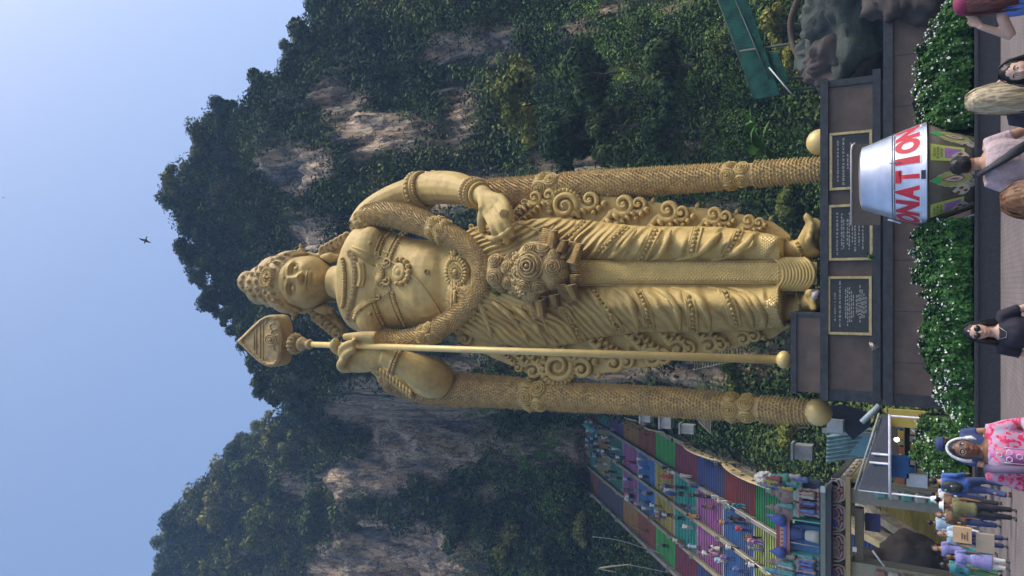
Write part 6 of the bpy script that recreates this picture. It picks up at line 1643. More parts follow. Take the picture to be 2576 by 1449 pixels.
    for s, S_ in ((-1, 'L'), (1, 'R')):
        hp, kn, an = J['hip' + S_], J['knee' + S_], J['ank' + S_]
        q = catmull([tuple(hp), tuple((hp + kn) / 2), tuple(kn), tuple((kn + an) / 2 + V3(0, .01, .05)), tuple(an)], 4); L_ = [.088, .086, .084, .08, .074, .068, .062, .057, .054, .054, .055, .054, .05, .045, .04, .036, .034]
        b.tube(q, [r * heavy for r in L_[:len(q)]], 14)
        b.tube([an + V3(0, .03, -.03), an + V3(0, -.03, -.04), an + V3(s * .01, -.12, -.055), an + V3(s * .012, -.17, -.06)], [.034, .038, .034, .02], 10, .8, V3(0, 0, 1))
        sh, el, wr = up(J['sh' + S_]), J['el' + S_], J['wr' + S_]
        if el.z > .92 and lean: el = up(el); wr = up(wr)
        b.tube(catmull([tuple(sh - V3(s * .05, 0, 0)), tuple(sh), tuple((sh + el) / 2), tuple(el)], 4), list(np.linspace(.052, .038, 13) * (heavy * .9 if female else heavy)), 12)
        b.tube(catmull([tuple(el), tuple((el + wr) / 2), tuple(wr)], 4), list(np.linspace(.037, .025, 9)), 12)
        hd_ = pose.get('hd' + S_, (wr - el).normalized()); nn = pose.get('pn' + S_, V3(-s, 0, 0))
        add_hand(b, wr, hd_, nn, s, 1.0, .45, fine)
    out = {}
    def fin(mb, name, sm=1, v=vox, crease=0.):
        me = bpy.data.meshes.new(name); me.from_pydata([tuple(p) for p in mb.v], [], mb.f); me.update(); o = bpy.data.objects.new(name, me); COL.objects.link(o)
        remeshed(o, v, sm); me2 = o.data; bpy.data.objects.remove(o)
        if crease:
            nn_ = [v.normal.copy() for v in me2.vertices]; cc_ = [v.co.copy() for v in me2.vertices]
            for c, n_q, vt in zip(cc_, nn_, me2.vertices):
                k = noise.noise(c * 9) * .5 + noise.noise(Vector((c.x * 22, c.y * 22, c.z * 9))) * .5; vt.co = c + n_q * k * crease
        me2.materials.clear(); me2.materials.append(None); out[name] = me2
    fin(b, 'body', 1)
    if True:
        hm = hd.mesh('head_part', None); bmh = bmesh.new(); bmh.from_mesh(out['body']); bmh.from_mesh(hm); bmh.to_mesh(out['body']); bmh.free(); bpy.data.meshes.remove(hm)
        out['body'].polygons.foreach_set('use_smooth', [True] * len(out['body'].polygons))
    # upper garment
    if cloth:
        c = MB(); torso(c, .014, .84 if cloth != 'kurta' else .84, 1.43)
        if cloth in ('kurta', 'dress'):
            rs = []
            for z, a in ((1.0, .155), (.9, .19), (.75, .20), (.6, .215), (.45, .225)):
                rs.append([V3(a * heavy * math.cos(q), a * .72 * heavy * math.sin(q), z) for q in [2 * math.pi * k / 24 for k in range(24)]])
            c.rings(rs)
        sl = {'tshirt': .55, 'kurta': 1.0, 'long': 1.9, 'dress': .4, 'tank': 0, 'blouse': .75}[cloth]
        for s, S_ in ((-1, 'L'), (1, 'R')):
            sh, el, wr = up(J['sh' + S_]), J['el' + S_], J['wr' + S_]
            if el.z > .92 and lean: el = up(el); wr = up(wr)
            if sl > 0:
                p = [sh - V3(s * .06, 0, -.0), sh, sh.lerp(el, min(sl, 1) * .5), sh.lerp(el, min(sl, 1))]; r = [.062, .064, .058, .055]
                if sl > 1: p.append(el.lerp(wr, sl - 1)); r.append(.042)
                c.tube(p, [q * (heavy ** .7) for q in r], 14)
        fin(c, 'shirt', 2, vox, .012 if vox < .013 else .007)
    if legs:
        c = MB(); c.rings([[V3((a + .012) * heavy * math.cos(q), (bb + .012) * heavy * math.sin(q), z) for q in [2 * math.pi * k / 24 for k in range(24)]] for z, a, bb in ((.82, .15, .10), (.90, .165, .112), (1.0, .148, .104))])
        for S_ in 'LR':
            hp, kn, an = J['hip' + S_], J['knee' + S_], J['ank' + S_]
            p = [hp, (hp + kn) / 2, kn] + ([] if legs == 'shorts' else [(kn + an) / 2, an + V3(0, 0, .02)]); c.tube(p, [q * heavy for q in [.102, .095, .082, .07, .064][:len(p)]], 14)
        fin(c, 'trousers', 2, vox, .005)
        for s, S_ in ((-1, 'L'), (1, 'R')):
            c = MB(); an = J['ank' + S_]; c.tube([an + V3(0, .045, -.035), an + V3(0, -.03, -.035), an + V3(s * .01, -.13, -.05), an + V3(s * .012, -.185, -.058)], [.036, .044, .042, .026], 10, .85, V3(0, 0, 1))
            fin(c, 'shoe' + S_, 1, vox)
    if hair:
        c = MB(); rs = []
        nh = 12
        c.ball(h(0, .012, .022), 1, 22, (.086, .10, .108), Mh)
        if hair in ('long', 'blonde'):
            for k in range(15):
                a = lerp(-.2, math.pi + .2, k / 14); x, y = .078 * math.cos(a), .085 * math.sin(a) + .01
                x2, y2 = x * 1.25, y * 1.15 + .02
                pts = [h(x * .6, y * .6, .09), h(x, y, .03), h(x * 1.1, y * 1.1, -.06), h(x2, y2, -.17), h(x2 * 1.1, y2 * 1.2 + .01, -.26 - (.14 if hair == 'blonde' else .05) - .02 * math.sin(k * 3))]
                c.tube(catmull([tuple(p) for p in pts], 4), list(np.linspace(.018, .026, 9)) + list(np.linspace(.026, .01, 8)), 7)
        if hair == 'bun': c.ball(h(0, .10, .05), .045, 12)
        if hair == 'bob':
            for k in range(11):
                a = lerp(-.15, math.pi + .15, k / 10); x, y = .08 * math.cos(a), .088 * math.sin(a) + .012; c.tube([h(x * .6, y * .6, .09), h(x, y, .02), h(x * 1.05, y, -.07)], [.02, .026, .016], 7)
        # cut the cap away from the face
        me = bpy.data.meshes.new('hair'); me.from_pydata([tuple(p) for p in c.v], [], c.f); me.update(); o = bpy.data.objects.new('hair', me); COL.objects.link(o); remeshed(o, max(vox * .8, .009), 1); me = o.data; bpy.data.objects.remove(o)
        bmh = bmesh.new(); bmh.from_mesh(me); Mi = Mh.inverted()
        kill = [v for v in bmh.verts if (lambda q: q.y < -.02 and q.z < .062 - abs(q.x) * .25 and abs(q.x) < .066 + .0 * q.z)(Mi @ (v.co - hc))]
        bmesh.ops.delete(bmh, geom=kill, context='VERTS')
        for v in bmh.verts:
            q = v.co; v.co = q + v.normal * (.004 * noise.noise(Vector((q.x * 70, q.y * 70, q.z * 14))) + .003 * noise.noise(q * 45))
        bmh.to_mesh(me); bmh.free(); me.polygons.foreach_set('use_smooth', [True] * len(me.polygons)); me.materials.clear(); me.materials.append(None); out['hair'] = me
    if hair and vox < .013:      # loose strands over the moulded mass
        c = MB(); rd = random.Random(3); lg = {'long': .34, 'blonde': .44, 'bob': .12}.get(hair, .0)
        for k in range(150 if lg else 90):
            a = rd.uniform(-.35, math.pi + .35); w_ = rd.uniform(.0, 1.)
            if lg:
                x, y = .084 * math.cos(a), .096 * math.sin(a) + .008; q_ = rd.uniform(.8, 1.15); fz = rd.uniform(.75, 1.08)
                p = [h(x * .45 * w_, y * .45 * w_, .128), h(x * .8, y * .8, .088), h(x * 1.05, y * 1.05, .03), h(x * 1.13 * q_, y * 1.12 * q_, -.06), h(x * 1.3 * q_, y * 1.22 * q_ + .02, -.08 - lg * .35 * fz), h(x * (1.3 + .1 * rd.random()) * q_, y * 1.3 * q_ + .02, -.10 - lg * .75 * fz)]
                if math.sin(a) < .15: p = [v_ + (h(math.copysign(.012, math.cos(a)), 0, 0) - h(0, 0, 0)) for v_ in p]
            else:
                ph = rd.uniform(.15, 1.45); x, y, z = .087 * math.cos(a) * math.sin(ph), .101 * math.sin(a) * math.sin(ph) + .012, .022 + .108 * math.cos(ph)
                p = [h(x, y, z), h(x * 1.06 + rd.uniform(-.01, .01), y * 1.06, z - .012), h(x * 1.1 + rd.uniform(-.015, .015), y * 1.1, z - .03)]
            c.tube(catmull([tuple(v_) for v_ in p], 3), .0022, 3, cap=False)
        out['hair_strands'] = c.mesh('hair_strands', None); out['hair_strands'].materials.clear(); out['hair_strands'].materials.append(None)
    out['_h'] = h; out['_hc'] = hc; out['_up'] = up; return out
SKIN = {'fair': mat('skin_fair', (.52, .34, .26), .5, var=.12, scale=20), 'tan': mat('skin_tan', (.36, .20, .13), .5, var=.15, scale=20), 'brown': mat('skin_brown', (.17, .085, .05), .48, var=.15, scale=20)}
HAIR = {'black': mat('hair_black', (.012, .011, .012), .45, scale=60, var=.5, stretch=(1, 1, .1)), 'brown': mat('hair_brown', (.16, .075, .03), .5, scale=60, var=.6, stretch=(1, 1, .12)), 'blonde': mat('hair_blonde', (.40, .33, .21), .5, scale=70, var=.55, stretch=(1, 1, .08)), 'auburn': mat('hair_auburn', (.13, .04, .035), .5, scale=60, var=.5, stretch=(1, 1, .1)), 'grey': mat('hair_grey', (.3, .3, .3), .5, scale=50)}
def place_person(T, P, h, rz, label, skin, hair, shirt, trousers, shoes=None, group=None):
    t = thing('person', label, 'person', P, group); t.rotation_euler.z = rz; s = h / 1.70; t.scale = (s, s, s); col = dict(body=SKIN[skin], hair=HAIR[hair], shirt=shirt, trousers=trousers, shoeL=shoes or flat((.04, .04, .045)), shoeR=shoes or flat((.04, .04, .045)), hair_strands=HAIR[hair])
    for nm in ('body', 'shirt', 'trousers', 'shoeL', 'shoeR', 'hair', 'hair_strands'):
        if nm in T:
            o = bpy.data.objects.new('shoe' if nm[:4] == 'shoe' else nm, T[nm]); COL.objects.link(o); o.parent = t; o.material_slots[0].link = 'OBJECT'; o.material_slots[0].material = col[nm]
            if nm == 'hair_strands': o['kind'] = 'stuff'
    return t
def stand(x, y, Y): p = W(x, y, Y); return Vector((p.x, Y, 0))
def part_on(t, name, mb, m_, smooth=True):
    o = mb.build(name, m_, None, smooth); o.parent = t; return o

# ---- small visitors on the stairs: six body shapes shared between them
walkA = dict(kneeL=V3(-.10, -.12, .52), ankL=V3(-.10, -.04, .14), ankR=V3(.10, .12, .09), elL=V3(-.24, .06, 1.12), wrL=V3(-.23, -.10, .92))
TPL = [build_person({}, .032, False, cloth='tshirt'), build_person(walkA, .03, False, cloth='tshirt'), build_person(walkA, .03, False, True, cloth='kurta', hair='long'),
       build_person({}, .032, False, True, cloth='tshirt', hair='bun'), build_person(dict(elR=V3(.27, .0, 1.18), wrR=V3(.16, -.20, 1.28)), .03, False, cloth='tshirt', legs='shorts'), build_person(walkA, .03, False, True, cloth='long', hair='bob', heavy=1.1)]
CN = dict(white=(.62, .62, .60), black=(.02, .02, .025), red=(.55, .05, .04), navy=(.04, .06, .16), teal=(.05, .22, .24), green=(.08, .2, .1), olive=(.14, .14, .06), blue=(.05, .12, .38), sky=(.32, .44, .56), pink=(.5, .24, .32), grey=(.25, .25, .27), tan=(.42, .34, .24), purple=(.22, .12, .32), brown=(.16, .09, .05), cream=(.55, .5, .4), orange=(.5, .2, .06))
VIS = [  # display x of the feet, display y, body, shirt, trousers, hair, away?, where
 (1698, 1202, 2, 'red', 'red', 'black', 0, 'in a bright red dress, on the yellow flight left of the second rail'),
 (1701, 1180, 3, 'black', 'black', 'black', 1, 'all in black on the yellow flight, close to the second rail'),
 (1713, 1191, 0, 'tan', 'white', 'brown', 1, 'in a patterned tan shirt between the red dress and the second rail'),
 (1747, 1200, 0, 'cream', 'cream', 'brown', 0, 'in cream clothes on the teal flight beside the second rail'),
 (1668, 1275, 4, 'white', 'olive', 'black', 1, 'in white shirt and olive shorts alone on the blue flight in the middle'),
 (1701, 1299, 1, 'white', 'black', 'black', 1, 'in white top and black trousers on the yellow flight, left middle lane'),
 (1689, 1376, 1, 'green', 'black', 'grey', 1, 'in green top on the grass green flight of the left lane'),
 (1637, 1179, 0, 'sky', 'blue', 'black', 1, 'in pale blue on the upper blue flight, nearer the right rail'),
 (1637, 1201, 0, 'white', 'black', 'black', 0, 'in white with a dark vest on the upper blue flight'),
 (1604, 1165, 3, 'red', 'black', 'black', 1, 'in a dull red top on the upper pink flight'),
 (1597, 1208, 1, 'sky', 'navy', 'black', 1, 'in light blue top and dark trousers beside the third rail, upper pink flight'),
 (1594, 1234, 2, 'brown', 'brown', 'grey', 1, 'in brown with grey hair on the upper pink flight left of the third rail'),
 (1602, 1252, 1, 'white', 'black', 'black', 0, 'in loose white shirt near the fourth rail, upper pink flight'),
 (1570, 1205, 0, 'green', 'black', 'black', 1, 'in dark green on the upper green flight'), (1556, 1189, 0, 'black', 'black', 'black', 1, 'in black on the olive flight near the top'),
 (1631, 1157, 3, 'white', 'grey', 'black', 0, 'in white top beside the right rail of the upper blue flight'),
 (1706, 1236, 0, 'white', 'sky', 'black', 1, 'in white shirt and pale trousers right of the third rail, yellow flight'), (1708, 1246, 3, 'blue', 'navy', 'black', 1, 'in blue top beside the white shirt at the third rail'),
 (1735, 1229, 1, 'black', 'black', 'black', 1, 'in black at the head of the teal flight'), (1745, 1247, 5, 'black', 'green', 'black', 0, 'in black coat on the lower teal flight'),
 (1775, 1226, 0, 'navy', 'navy', 'grey', 1, 'in navy with pale hair on the pink flight near the second rail'), (1781, 1250, 3, 'black', 'black', 'black', 1, 'in black, upper left person of the group on the pink flight'),
 (1817, 1254, 1, 'black', 'white', 'black', 1, 'in black top and white trousers on the pink flight'), (1848, 1266, 4, 'cream', 'cream', 'brown', 0, 'in cream shirt at the top of the blue flight'),
 (1885, 1276, 5, 'teal', 'teal', 'black', 1, 'in a teal dress on the blue flight'), (1868, 1284, 3, 'teal', 'navy', 'black', 0, 'in teal top left of the teal dress on the blue flight'),
 (1880, 1308, 2, 'black', 'black', 'black', 1, 'in a long black dress on the blue flight by the third rail'), (1886, 1318, 0, 'black', 'navy', 'black', 0, 'in black shirt next to the long black dress'),
 (1898, 1336, 3, 'red', 'navy', 'black', 1, 'in dark red top on the blue flight left of the third rail'), (1929, 1368, 5, 'pink', 'purple', 'brown', 1, 'in pinkish shawl low on the middle rail'),
 (1868, 1383, 0, 'white', 'black', 'black', 1, 'in white T-shirt and black trousers on the blue flight, left middle lane'), (1838, 1415, 5, 'sky', 'grey', 'black', 0, 'in pale lilac shirt, left of the white T-shirt'),
 (1929, 1428, 1, 'white', 'black', 'blonde', 1, 'with blonde hair, white top and black trousers at the foot of the blue flight'), (1856, 1408, 3, 'purple', 'navy', 'black', 1, 'in purple shirt at the left edge of the blue flight'),
 (1890, 1440, 0, 'blue', 'navy', 'black', 1, 'in blue shirt cut off at the left picture edge'), (1637, 1337, 1, 'brown', 'brown', 'black', 0, 'in dark brown on the orange flight of the left lane'),
 (1845, 1172, 0, 'black', 'navy', 'black', 1, 'in dark clothes in the shadow of the navy flight, right lane'), (1766, 1126, 3, 'purple', 'black', 'black', 1, 'in dark purple at the edge of the wine red flight, right lane'),
 (1497, 1085, 0, 'white', 'grey', 'black', 1, 'in white at the head of the stairs, upper right of the crowd'), (1490, 1107, 3, 'white', 'navy', 'black', 1, 'in white top at the head of the stairs, left of the first'),
 (1492, 1122, 0, 'cream', 'black', 'black', 0, 'in cream at the left end of the crowd at the top'), (1510, 1117, 3, 'navy', 'white', 'black', 1, 'in navy and white trousers in the crowd at the top'),
 (1528, 1134, 1, 'white', 'navy', 'black', 1, 'in white below the crowd at the top'), (1540, 1116, 3, 'red', 'black', 'black', 0, 'in red top just below the crowd at the top'),
 (1462, 1061, 0, 'white', 'white', 'grey', 1, 'with a white hat alone by the topmost arch'), (1512, 1080, 0, 'purple', 'navy', 'black', 1, 'in dull purple in the crowd at the top'),
 (1538, 1101, 1, 'sky', 'navy', 'black', 0, 'in pale blue right of the red top near the crowd'), (1523, 1098, 3, 'white', 'black', 'black', 1, 'in white and black in the middle of the crowd at the top'), (1566, 1131, 0, 'white', 'sky', 'black', 1, 'in white on the sea green flight at the top'),
 (1516, 1150, 0, 'sky', 'navy', 'black', 1, 'in sky blue at the top left of the teal flight'), (1520, 1174, 3, 'tan', 'grey', 'brown', 0, 'in tan beside the third rail at the top')]
cb_ = [(a, b) for a in ('white', 'navy', 'grey', 'black', 'sky', 'cream', 'brown', 'tan') for b in ('black', 'navy', 'grey')]; random.shuffle(cb_)
for a_, b_ in cb_:     # the dense crowd at the head of the stairs
    x_ = random.uniform(1476, 1560); y_ = random.uniform(1066, 1175) - (1560 - x_) * .25
    VIS.append((x_, y_, random.choice((0, 1, 3, 5)), a_, b_, 'black', random.random() < .6, None))
rd9 = random.Random(44); fx = [(3, 'lime'), (4, 'blue'), (5, 'pink'), (6, 'teal'), (7, 'yellow'), (8, 'upper blue'), (9, 'upper pink'), (10, 'sea green')]; used_ = set()
while len(used_) < 40:      # more climbers on the two busy middle lanes
    kf, fn = rd9.choice(fx); ln_ = rd9.choice((1, 1, 2, 2, 2)); a_ = rd9.choice(('white', 'navy', 'grey', 'black', 'sky', 'cream', 'brown', 'green', 'pink', 'orange')); b_ = rd9.choice(('black', 'navy', 'grey', 'olive'))
    if (fn, a_, ln_) in used_: continue
    used_.add((fn, a_, ln_)); Yq = Y0 + FL * (kf + rd9.random()); q_ = proj(Vector((rd9.uniform(LX[ln_ + 1] + .5, LX[ln_] - .5), Yq, zs(Yq))))
    VIS.append((q_[0], q_[1], rd9.choice((0, 1, 2, 3, 4, 5)), a_, b_, 'black', rd9.random() < .6, 'in %s top and %s trousers on the %s flight, %s middle lane' % (a_, b_, fn, 'right' if ln_ == 1 else 'left')))
for k, (x, y, b_, c1, c2, hr, aw, lb) in enumerate(VIS):
    if lb is None: lb = 'in ' + c1 + ' top and ' + c2 + ' trousers within the dense crowd at the stair head'
    Y = min(stairY(x), 106.5); P = W(x, y, Y); P.z = zs(Y) + .16
    place_person(TPL[b_], P, random.uniform(1.58, 1.76), (math.pi if aw else 0) + random.uniform(-.5, .5), 'visitor ' + lb, random.choice(['tan', 'brown', 'tan']), hr, flat(CN[c1], .75), flat(CN[c2], .8), None, 'visitors on the staircase')

# ---- people standing on the paving beyond the planter end
def hat(t, h, r, m_, brim=0., name='hat', tall=.10):
    Mx = Matrix.Identity(4); c = h(0, .012, .055)
    return part_on(t, name, MB().lathe([(r + brim, -.012), (r + brim, .0), (r, .012), (r * .97, tall * .5), (r * .75, tall * .9), (.002, tall)], c, 22), m_)
def bag(t, c, w_, h_, d_, m_, name='bag', strap=None):
    mb = MB().ball(c, 1, 16, (w_ / 2, d_ / 2, h_ / 2)); o = part_on(t, name, mb, m_); return o
mid = [(1216, 22.0, 1.80, 1, 0, 'blue', 'navy', 'black', 'tan', 'man in bright blue shirt with a black backpack seen from behind'),
       (1120, 12.0, 1.76, 0, 0, 'navy', 'navy', 'black', 'tan', 'person in a round navy cap right behind the man in pink'),
       (1402, 22.5, 1.42, 2, 1, 'blue', 'white', 'black', 'brown', 'short person in long blue patterned tunic over white trousers'),
       (1347, 23.0, 1.62, 3, 1, 'sky', 'navy', 'black', 'tan', 'woman in pale green top carrying a printed orange tote bag'),
       (1275, 21.0, 1.55, 0, 1, 'olive', 'black', 'black', 'brown', 'person in dark olive wearing a round white hat'),
       (1262, 24.5, 1.66, 3, 0, 'brown', 'black', 'black', 'brown', 'person in brown with a white cup-shaped hat behind the round white hat'),
       (1300, 25.0, 1.60, 5, 1, 'brown', 'navy', 'brown', 'tan', 'person in brown shawl between the white hats and the tote bag'),
       (1385, 26.0, 1.70, 0, 1, 'sky', 'teal', 'black', 'tan', 'person in pale blue behind the long blue tunic'),
       (1250, 30.0, 1.72, 3, 0, 'white', 'navy', 'black', 'brown', 'far person in white under the gate beside the carved pillar'),
       (1268, 31.0, 1.6, 3, 1, 'pink', 'navy', 'black', 'tan', 'far person in pale pink beside the carved pillar'),
       (1322, 32.0, 1.78, 1, 0, 'sky', 'white', 'black', 'brown', 'far tall person in light blue at the foot of the olive steps'),
       (1425, 24.5, 1.5, 5, 0, 'teal', 'green', 'black', 'brown', 'person in dark teal at the left picture edge')]
MT = [build_person({}, .018, True, cloth='tshirt'), build_person(walkA, .018, True, cloth='long'), build_person({}, .018, True, True, cloth='kurta', hair='long'),
      build_person(dict(elR=V3(.26, .02, 1.12), wrR=V3(.22, -.18, 1.0)), .018, True, True, cloth='blouse', hair='bun'), None, build_person({}, .018, True, True, cloth='long', hair='bob', heavy=1.12)]
M_TUNIC = mat('blue_floral_tunic', (.10, .16, .48), .7, scale=40, col2=(.30, .24, .42), thr=(.46, .56))
MIDT = []
for (y, Y, h_, b_, face_, c1, c2, hr, sk, lb) in mid:
    T = MT[b_]; t = place_person(T, stand(2400, y, Y), h_, (0 if face_ else math.pi) + random.uniform(-.3, .3), lb, sk, hr, M_TUNIC if 'tunic' in lb else flat(CN[c1], .75), flat(CN[c2], .8), None, 'people on the far side of the planter'); MIDT.append((t, T))
t, T = MIDT[0]; part_on(t, 'backpack', MB().ball((0, .20, 1.2), 1, 16, (.15, .10, .23)).ball((0, .29, 1.12), 1, 12, (.11, .05, .12)), flat((.02, .03, .03), .6))
for p_, c_ in (((.07, .27, 1.34), (.25, .45, .3)), ((-.06, .30, 1.22), (.5, .45, .6))): part_on(t, 'backpack_badge', MB().ball(p_, .025, 8), flat(c_))
t, T = MIDT[1]; hat(t, T['_h'], .098, flat((.03, .045, .13), .8), 0, 'cap', .085)
t, T = MIDT[4]; hat(t, T['_h'], .105, flat((.62, .66, .64)), .075, 'hat', .10)
t, T = MIDT[5]; hat(t, T['_h'], .10, flat((.6, .64, .64)), .02, 'hat', .14)
t, T = MIDT[3]
tote = thing('tote_bag', 'printed pale orange tote bag held by the woman in pale green', 'bag', (0, 0, 0))
P = stand(2400, 1342, 22.6); tote.location = P + Vector((0, 0, .82))
o = MB().rings([[Vector((x, y, z)) for x, y in ((-.2, -.06), (.2, -.06), (.2, .06), (-.2, .06))] for z in (0, .1, .3, .42)]).build('bag_body', flat((.62, .42, .24)), None, smooth=False); o.parent = tote
o = MB().tube([(-.1, -.062, .42), (-.08, -.03, .66), (.08, -.03, .66), (.1, -.062, .42)], .012, 6).build('handle', flat((.5, .42, .3)), None); o.parent = tote
o = MB().box((-.1, -.068, .20), (.06, -.0605, .23)).box((-.1, -.068, .14), (.02, -.0605, .17)).box((-.12, -.068, .09), (.1, -.0605, .11)).build('print', flat((.2, .10, .06)), None, smooth=False); o.parent = tote
tote2 = thing('tote_bag', 'plain beige tote bag hanging low below the printed orange one', 'bag', P + Vector((-.15, .05, .32)))
o = MB().rings([[Vector((x, y, z)) for x, y in ((-.24, -.06), (.24, -.06), (.24, .06), (-.24, .06))] for z in (0, .1, .3, .40)]).build('bag_body', flat((.40, .34, .26)), None, smooth=False); o.parent = tote2
o = MB().tube([(-.1, -.05, .40), (-.05, -.03, .58), (.08, -.03, .58), (.1, -.05, .40)], .012, 6).build('handle', flat((.3, .26, .2)), None); o.parent = tote2

# ---- people close to the camera
def eyes(t, h, iris=(.05, .03, .02), glasses=None, lip=(.38, .14, .12), brow=(.03, .02, .02), smile=False):
    for s in (-1, 1):
        o = part_on(t, 'eye', MB().ball(h(s * .031, -.083, .010), .0115, 10, (1.25, .6, .8)), flat((.7, .68, .65), .3)); 
        part_on(t, 'iris', MB().ball(h(s * .031, -.0885, .010), .006, 8, (1, .5, 1)), flat(iris, .2))
        part_on(t, 'eyebrow', MB().tube([h(s * .014, -.100, .030), h(s * .032, -.099, .035), h(s * .05, -.086, .029)], [.003, .0045, .002], 6), flat(brow))
    k = .006 if smile else 0
    part_on(t, 'lips', MB().tube([h(-.026, -.096, -.056 + k), h(-.010, -.106, -.056), h(.010, -.106, -.056), h(.026, -.096, -.056 + k)], [.002, .005, .005, .002], 6).tube([h(-.022, -.097, -.063 + k), h(0, -.106, -.066), h(.022, -.097, -.063 + k)], [.002, .006, .002], 6), flat(lip, .4))
    if smile: part_on(t, 'teeth', MB().tube([h(-.016, -.104, -.059), h(0, -.1085, -.0605), h(.016, -.104, -.059)], .0022, 6), flat((.75, .73, .68), .3))
    if glasses:
        r, c_, fill, lens = glasses; mb = MB()
        for s in (-1, 1):
            cx = s * .034; mb.tube([h(cx + r * 1.15 * math.cos(a), -.108 + .25 * abs(cx + r * math.cos(a)) ** 1.2, .008 + r * math.sin(a)) for a in np.linspace(0, 6.283, 21)], .0022, 6, cap=False)
            mb.tube([h(cx + s * r * 1.1, -.098, .012), h(s * .082, .01, .018)], .002, 6)
            if fill: part_on(t, 'lens', MB().tube([h(cx, -.1075, .008), h(cx, -.1045, .008)], r * 1.08, 18), lens)
        mb.tube([h(-.012, -.110, .012), h(.012, -.110, .012)], .002, 6); part_on(t, 'glasses', mb, flat(c_, .3))
def topdist(x, hgt):
    d = x - 1288; rt = (F * sn - d * cs) / (F * cs + d * sn); return (hgt - CAM.z) / rt
# man in pink kurta with a white headband cloth
T = build_person(dict(elR=V3(.27, -.02, 1.13), wrR=V3(.14, -.24, 1.10), elL=V3(-.27, .02, 1.12)), 0.0115, True, heavy=1.16, cloth='long', head_tilt=R(-6), head_turn=R(14))
M_PINK = bpy.data.materials.new('pink_floral_cloth'); M_PINK.use_nodes = True; n_ = M_PINK.node_tree; bs = n_.nodes['Principled BSDF']; bs.inputs['Roughness'].default_value = .75
tc = n_.nodes.new('ShaderNodeTexCoord'); n1 = n_.nodes.new('ShaderNodeTexNoise'); n1.inputs['Scale'].default_value = 13; n1.inputs['Detail'].default_value = 3; n1.inputs['Distortion'].default_value = 1.5; n_.links.new(tc.outputs['Object'], n1.inputs[0])
cr_ = n_.nodes.new('ShaderNodeValToRGB'); e = cr_.color_ramp.elements; e[0].position = .42; e[0].color = (.34, .30, .42, 1); e[1].position = .60; e[1].color = (.48, .02, .10, 1)
q = e.new(.47); q.color = (.52, .26, .38, 1); q = e.new(.54); q.color = (.60, .14, .24, 1); cr_.color_ramp.interpolation = 'EASE'
n_.links.new(n1.outputs[0], cr_.inputs[0]); n_.links.new(cr_.outputs[0], bs.inputs['Base Color'])
Yp = 7.7
t = place_person(T, stand(2400, 1128, Yp), 1.735, R(4), 'man with glasses in a pink floral kurta, white cloth round his head', 'brown', 'black', M_PINK, flat((.5, .5, .5)))
hp = T['_h']; eyes(t, hp, glasses=(.024, (.22, .2, .2), False, None), brow=(.02, .015, .015), lip=(.20, .07, .06))
mb = MB(); rs = []
for k in range(25):
    a = math.pi * 1.05 * k / 24 - .05; c = hp(.093 * math.cos(a), .004 + .012 * math.sin(a * 2), .032 + .105 * math.sin(a) if math.sin(a) > 0 else .03); rs.append(c)
part_on(t, 'headband', MB().tube([hp(.094 * math.cos(a), .0, -.02 + .150 * math.sin(a)) for a in np.linspace(-.25, math.pi + .25, 25)], .016, 10, 2.0, (hp(0, 1, 0) - hp(0, 0, 0))), mat('headband_cloth', (.62, .63, .70), .8, scale=25, bump=.4, bscale=40))
part_on(t, 'headband_knot', MB().tube([hp(.097, -.01, -.01), hp(.105, -.035, -.05), hp(.09, -.05, -.085)], [.02, .016, .008], 8), flat((.6, .62, .68), .8))
MP = flat((.46, .16, .40), .6); pl = MB(); rs = []
for z in np.linspace(1.405, .95, 12):
    z = float(z); yy = -(.128 * 1.16 + .018) if z < 1.32 else -(.11 * 1.16 + .012 - (z - 1.32) * .25)
    rs.append([Vector((-.062, yy + .012, z)), Vector((0, yy - .006, z)), Vector((.062, yy + .012, z)), Vector((0, yy + .03, z))])
part_on(t, 'kurta_placket', MB().rings(rs), MP)
for s in (-1, 1): part_on(t, 'silver_piping', MB().tube([Vector((s * .063, (-.166 if z < 1.32 else -.139 + (z - 1.32) * .25) + .012, float(z))) for z in np.linspace(1.40, .95, 14)], .0045, 6), flat((.62, .5, .58), .3, .4))
for i, (x, z) in enumerate(((0, 1.345), (.03, 1.275), (-.03, 1.275), (0, 1.205), (.03, 1.13), (-.03, 1.13))):
    part_on(t, 'hexagon_print', MB().tube([Vector((x + .022 * math.cos(a * math.pi / 3), -.178 if z < 1.32 else -.160, z + .022 * math.sin(a * math.pi / 3))) for a in range(7)], .0035, 5, cap=False), flat((.7, .62, .66), .4))
part_on(t, 'bag_strap', MB().tube([(-.13, -.05, 1.44), (-.13, -.13, 1.38), (-.11, -.185, 1.25), (-.09, -.20, 1.0)], .016, 8, 2.0, Vector((1, 0, 0))), flat((.12, .09, .16), .7))
part_on(t, 'earring', MB().ball(hp(-.088, .005, -.022), .005, 8), flat((.7, .7, .7), .2, .8))
# woman in sunglasses
T = build_person(dict(elR=V3(.26, .05, 1.14), wrR=V3(.2, -.12, 1.0)), 0.0115, True, True, cloth='tshirt', hair='long', head_turn=R(8), head_tilt=R(-4))
t = place_person(T, stand(2400, 832, 8.1), 1.60, R(-8), 'smiling woman in dark sunglasses and a black top with long dark hair', 'fair', 'black', flat((.018, .018, .03), .8), flat((.04, .04, .05)))
hp = T['_h']; eyes(t, hp, glasses=(.026, (.02, .02, .02), True, flat((.02, .022, .025), .12)), smile=True)
part_on(t, 'necklace', MB().tube([(.06, -.07, 1.42), (.02, -.115, 1.36), (-.03, -.115, 1.365), (-.06, -.07, 1.42)], .0025, 6), flat((.5, .45, .4), .3, .6))
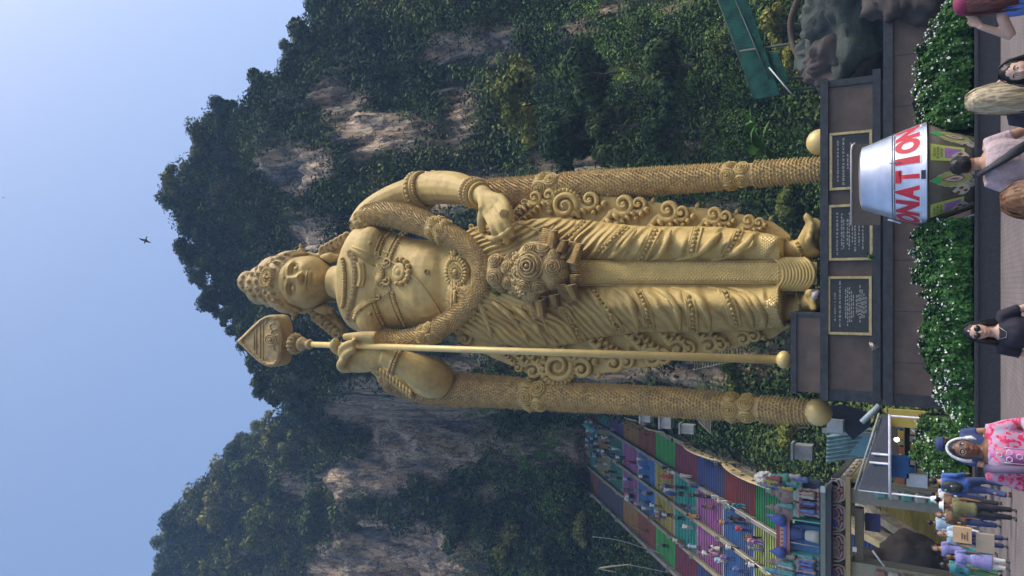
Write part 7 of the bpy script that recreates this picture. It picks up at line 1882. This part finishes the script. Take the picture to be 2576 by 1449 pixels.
# man in grey-pink shirt looking down, seen from behind, strap and bag
T = build_person(dict(elR=V3(.30, -.06, 1.12), wrR=V3(.18, -.28, 1.06), elL=V3(-.30, -.05, 1.10), wrL=V3(-.15, -.26, 1.0)), .0115, True, heavy=1.12, cloth='tshirt', lean=R(4), head_tilt=R(14))
t = place_person(T, stand(2400, 412, 8.0), 1.72, math.pi + R(12), 'man in pale greyish pink T-shirt seen from behind, black strap across his back', 'tan', 'black', mat('grey_pink_shirt', (.42, .33, .35), .8, scale=8, var=.2, bump=.3, bscale=30), flat((.05, .05, .06)))
part_on(t, 'bag_strap', MB().tube([(.12, .02, 1.47), (.10, .14, 1.38), (.0, .185, 1.22), (-.12, .17, 1.06), (-.2, .10, .98)], .024, 8, 2.2, Vector((1, 0, 1))), flat((.025, .028, .04), .7))
part_on(t, 'shoulder_bag', MB().ball((-.20, .17, .98), 1, 18, (.16, .10, .13)).ball((-.16, .245, .96), 1, 14, (.10, .05, .08)), flat((.03, .032, .045), .7))
# near brown haired head at the bottom edge
T = build_person({}, .0115, True, True, cloth='tshirt', hair='bob')
t = place_person(T, stand(2560, 502, 4.35), 1.60, math.pi + R(20), 'wavy reddish brown head cut by the bottom of the picture', 'tan', 'brown', flat((.2, .2, .22)), flat((.05, .05, .06)))
# blonde woman from behind with very long hair
T = build_person(dict(elL=V3(-.28, -.02, 1.2), wrL=V3(-.12, -.18, 1.42)), .0115, True, True, cloth='tshirt', hair='blonde')
t = place_person(T, stand(2500, 250, 6.5), 1.655, math.pi - R(25), 'woman with long straight ash blonde hair seen from behind', 'fair', 'blonde', flat((.03, .03, .045), .8), flat((.05, .05, .07)))
# shorter dark haired person facing the camera
T = build_person({}, .0115, True, True, cloth='long', hair='bob', head_turn=R(-20))
t = place_person(T, stand(2560, 178, 6.2), 1.47, R(0), 'short pale black-haired person in black, between the blonde woman and the blue top', 'fair', 'black', flat((.014, .015, .025), .8), flat((.03, .03, .04)))
eyes(t, T['_h'])
# woman in blue top with pink cap, arm raised to her head
T = build_person(dict(elR=V3(.30, -.04, 1.32), wrR=V3(.19, -.02, 1.54), elL=V3(-.36, -.02, 1.36), wrL=V3(-.26, -.03, 1.55), hdL=V3(.75, -.1, .5), hdR=V3(-.75, -.1, .5), pnL=V3(0, 1, 0), pnR=V3(0, 1, 0)), .0115, True, True, cloth='tank', hair='long', head_turn=R(25), head_tilt=R(6))
t = place_person(T, stand(2400, 14, 7.0), 1.70, math.pi - R(10), 'woman in sky blue top and dark pink cap, bare arm raised to her head', 'fair', 'auburn', flat((.10, .22, .58), .7), flat((.25, .3, .42)))
part_on(t, 'cap', MB().lathe([(.094, -.01), (.096, .02), (.088, .055), (.055, .09), (.002, .10)], T['_h'](0, .012, .045), 22), flat((.22, .03, .08), .8))
part_on(t, 'cap_peak', MB().prism([T['_h'](x, y, .05 + z) for x, y, z in ((-.07, -.06, 0), (.07, -.06, 0), (.055, -.15, -.01), (0, -.17, -.012), (-.055, -.15, -.01))], (0, 0, .008)), flat((.22, .03, .08), .8))
bpy.data.scenes.remove(TMP)
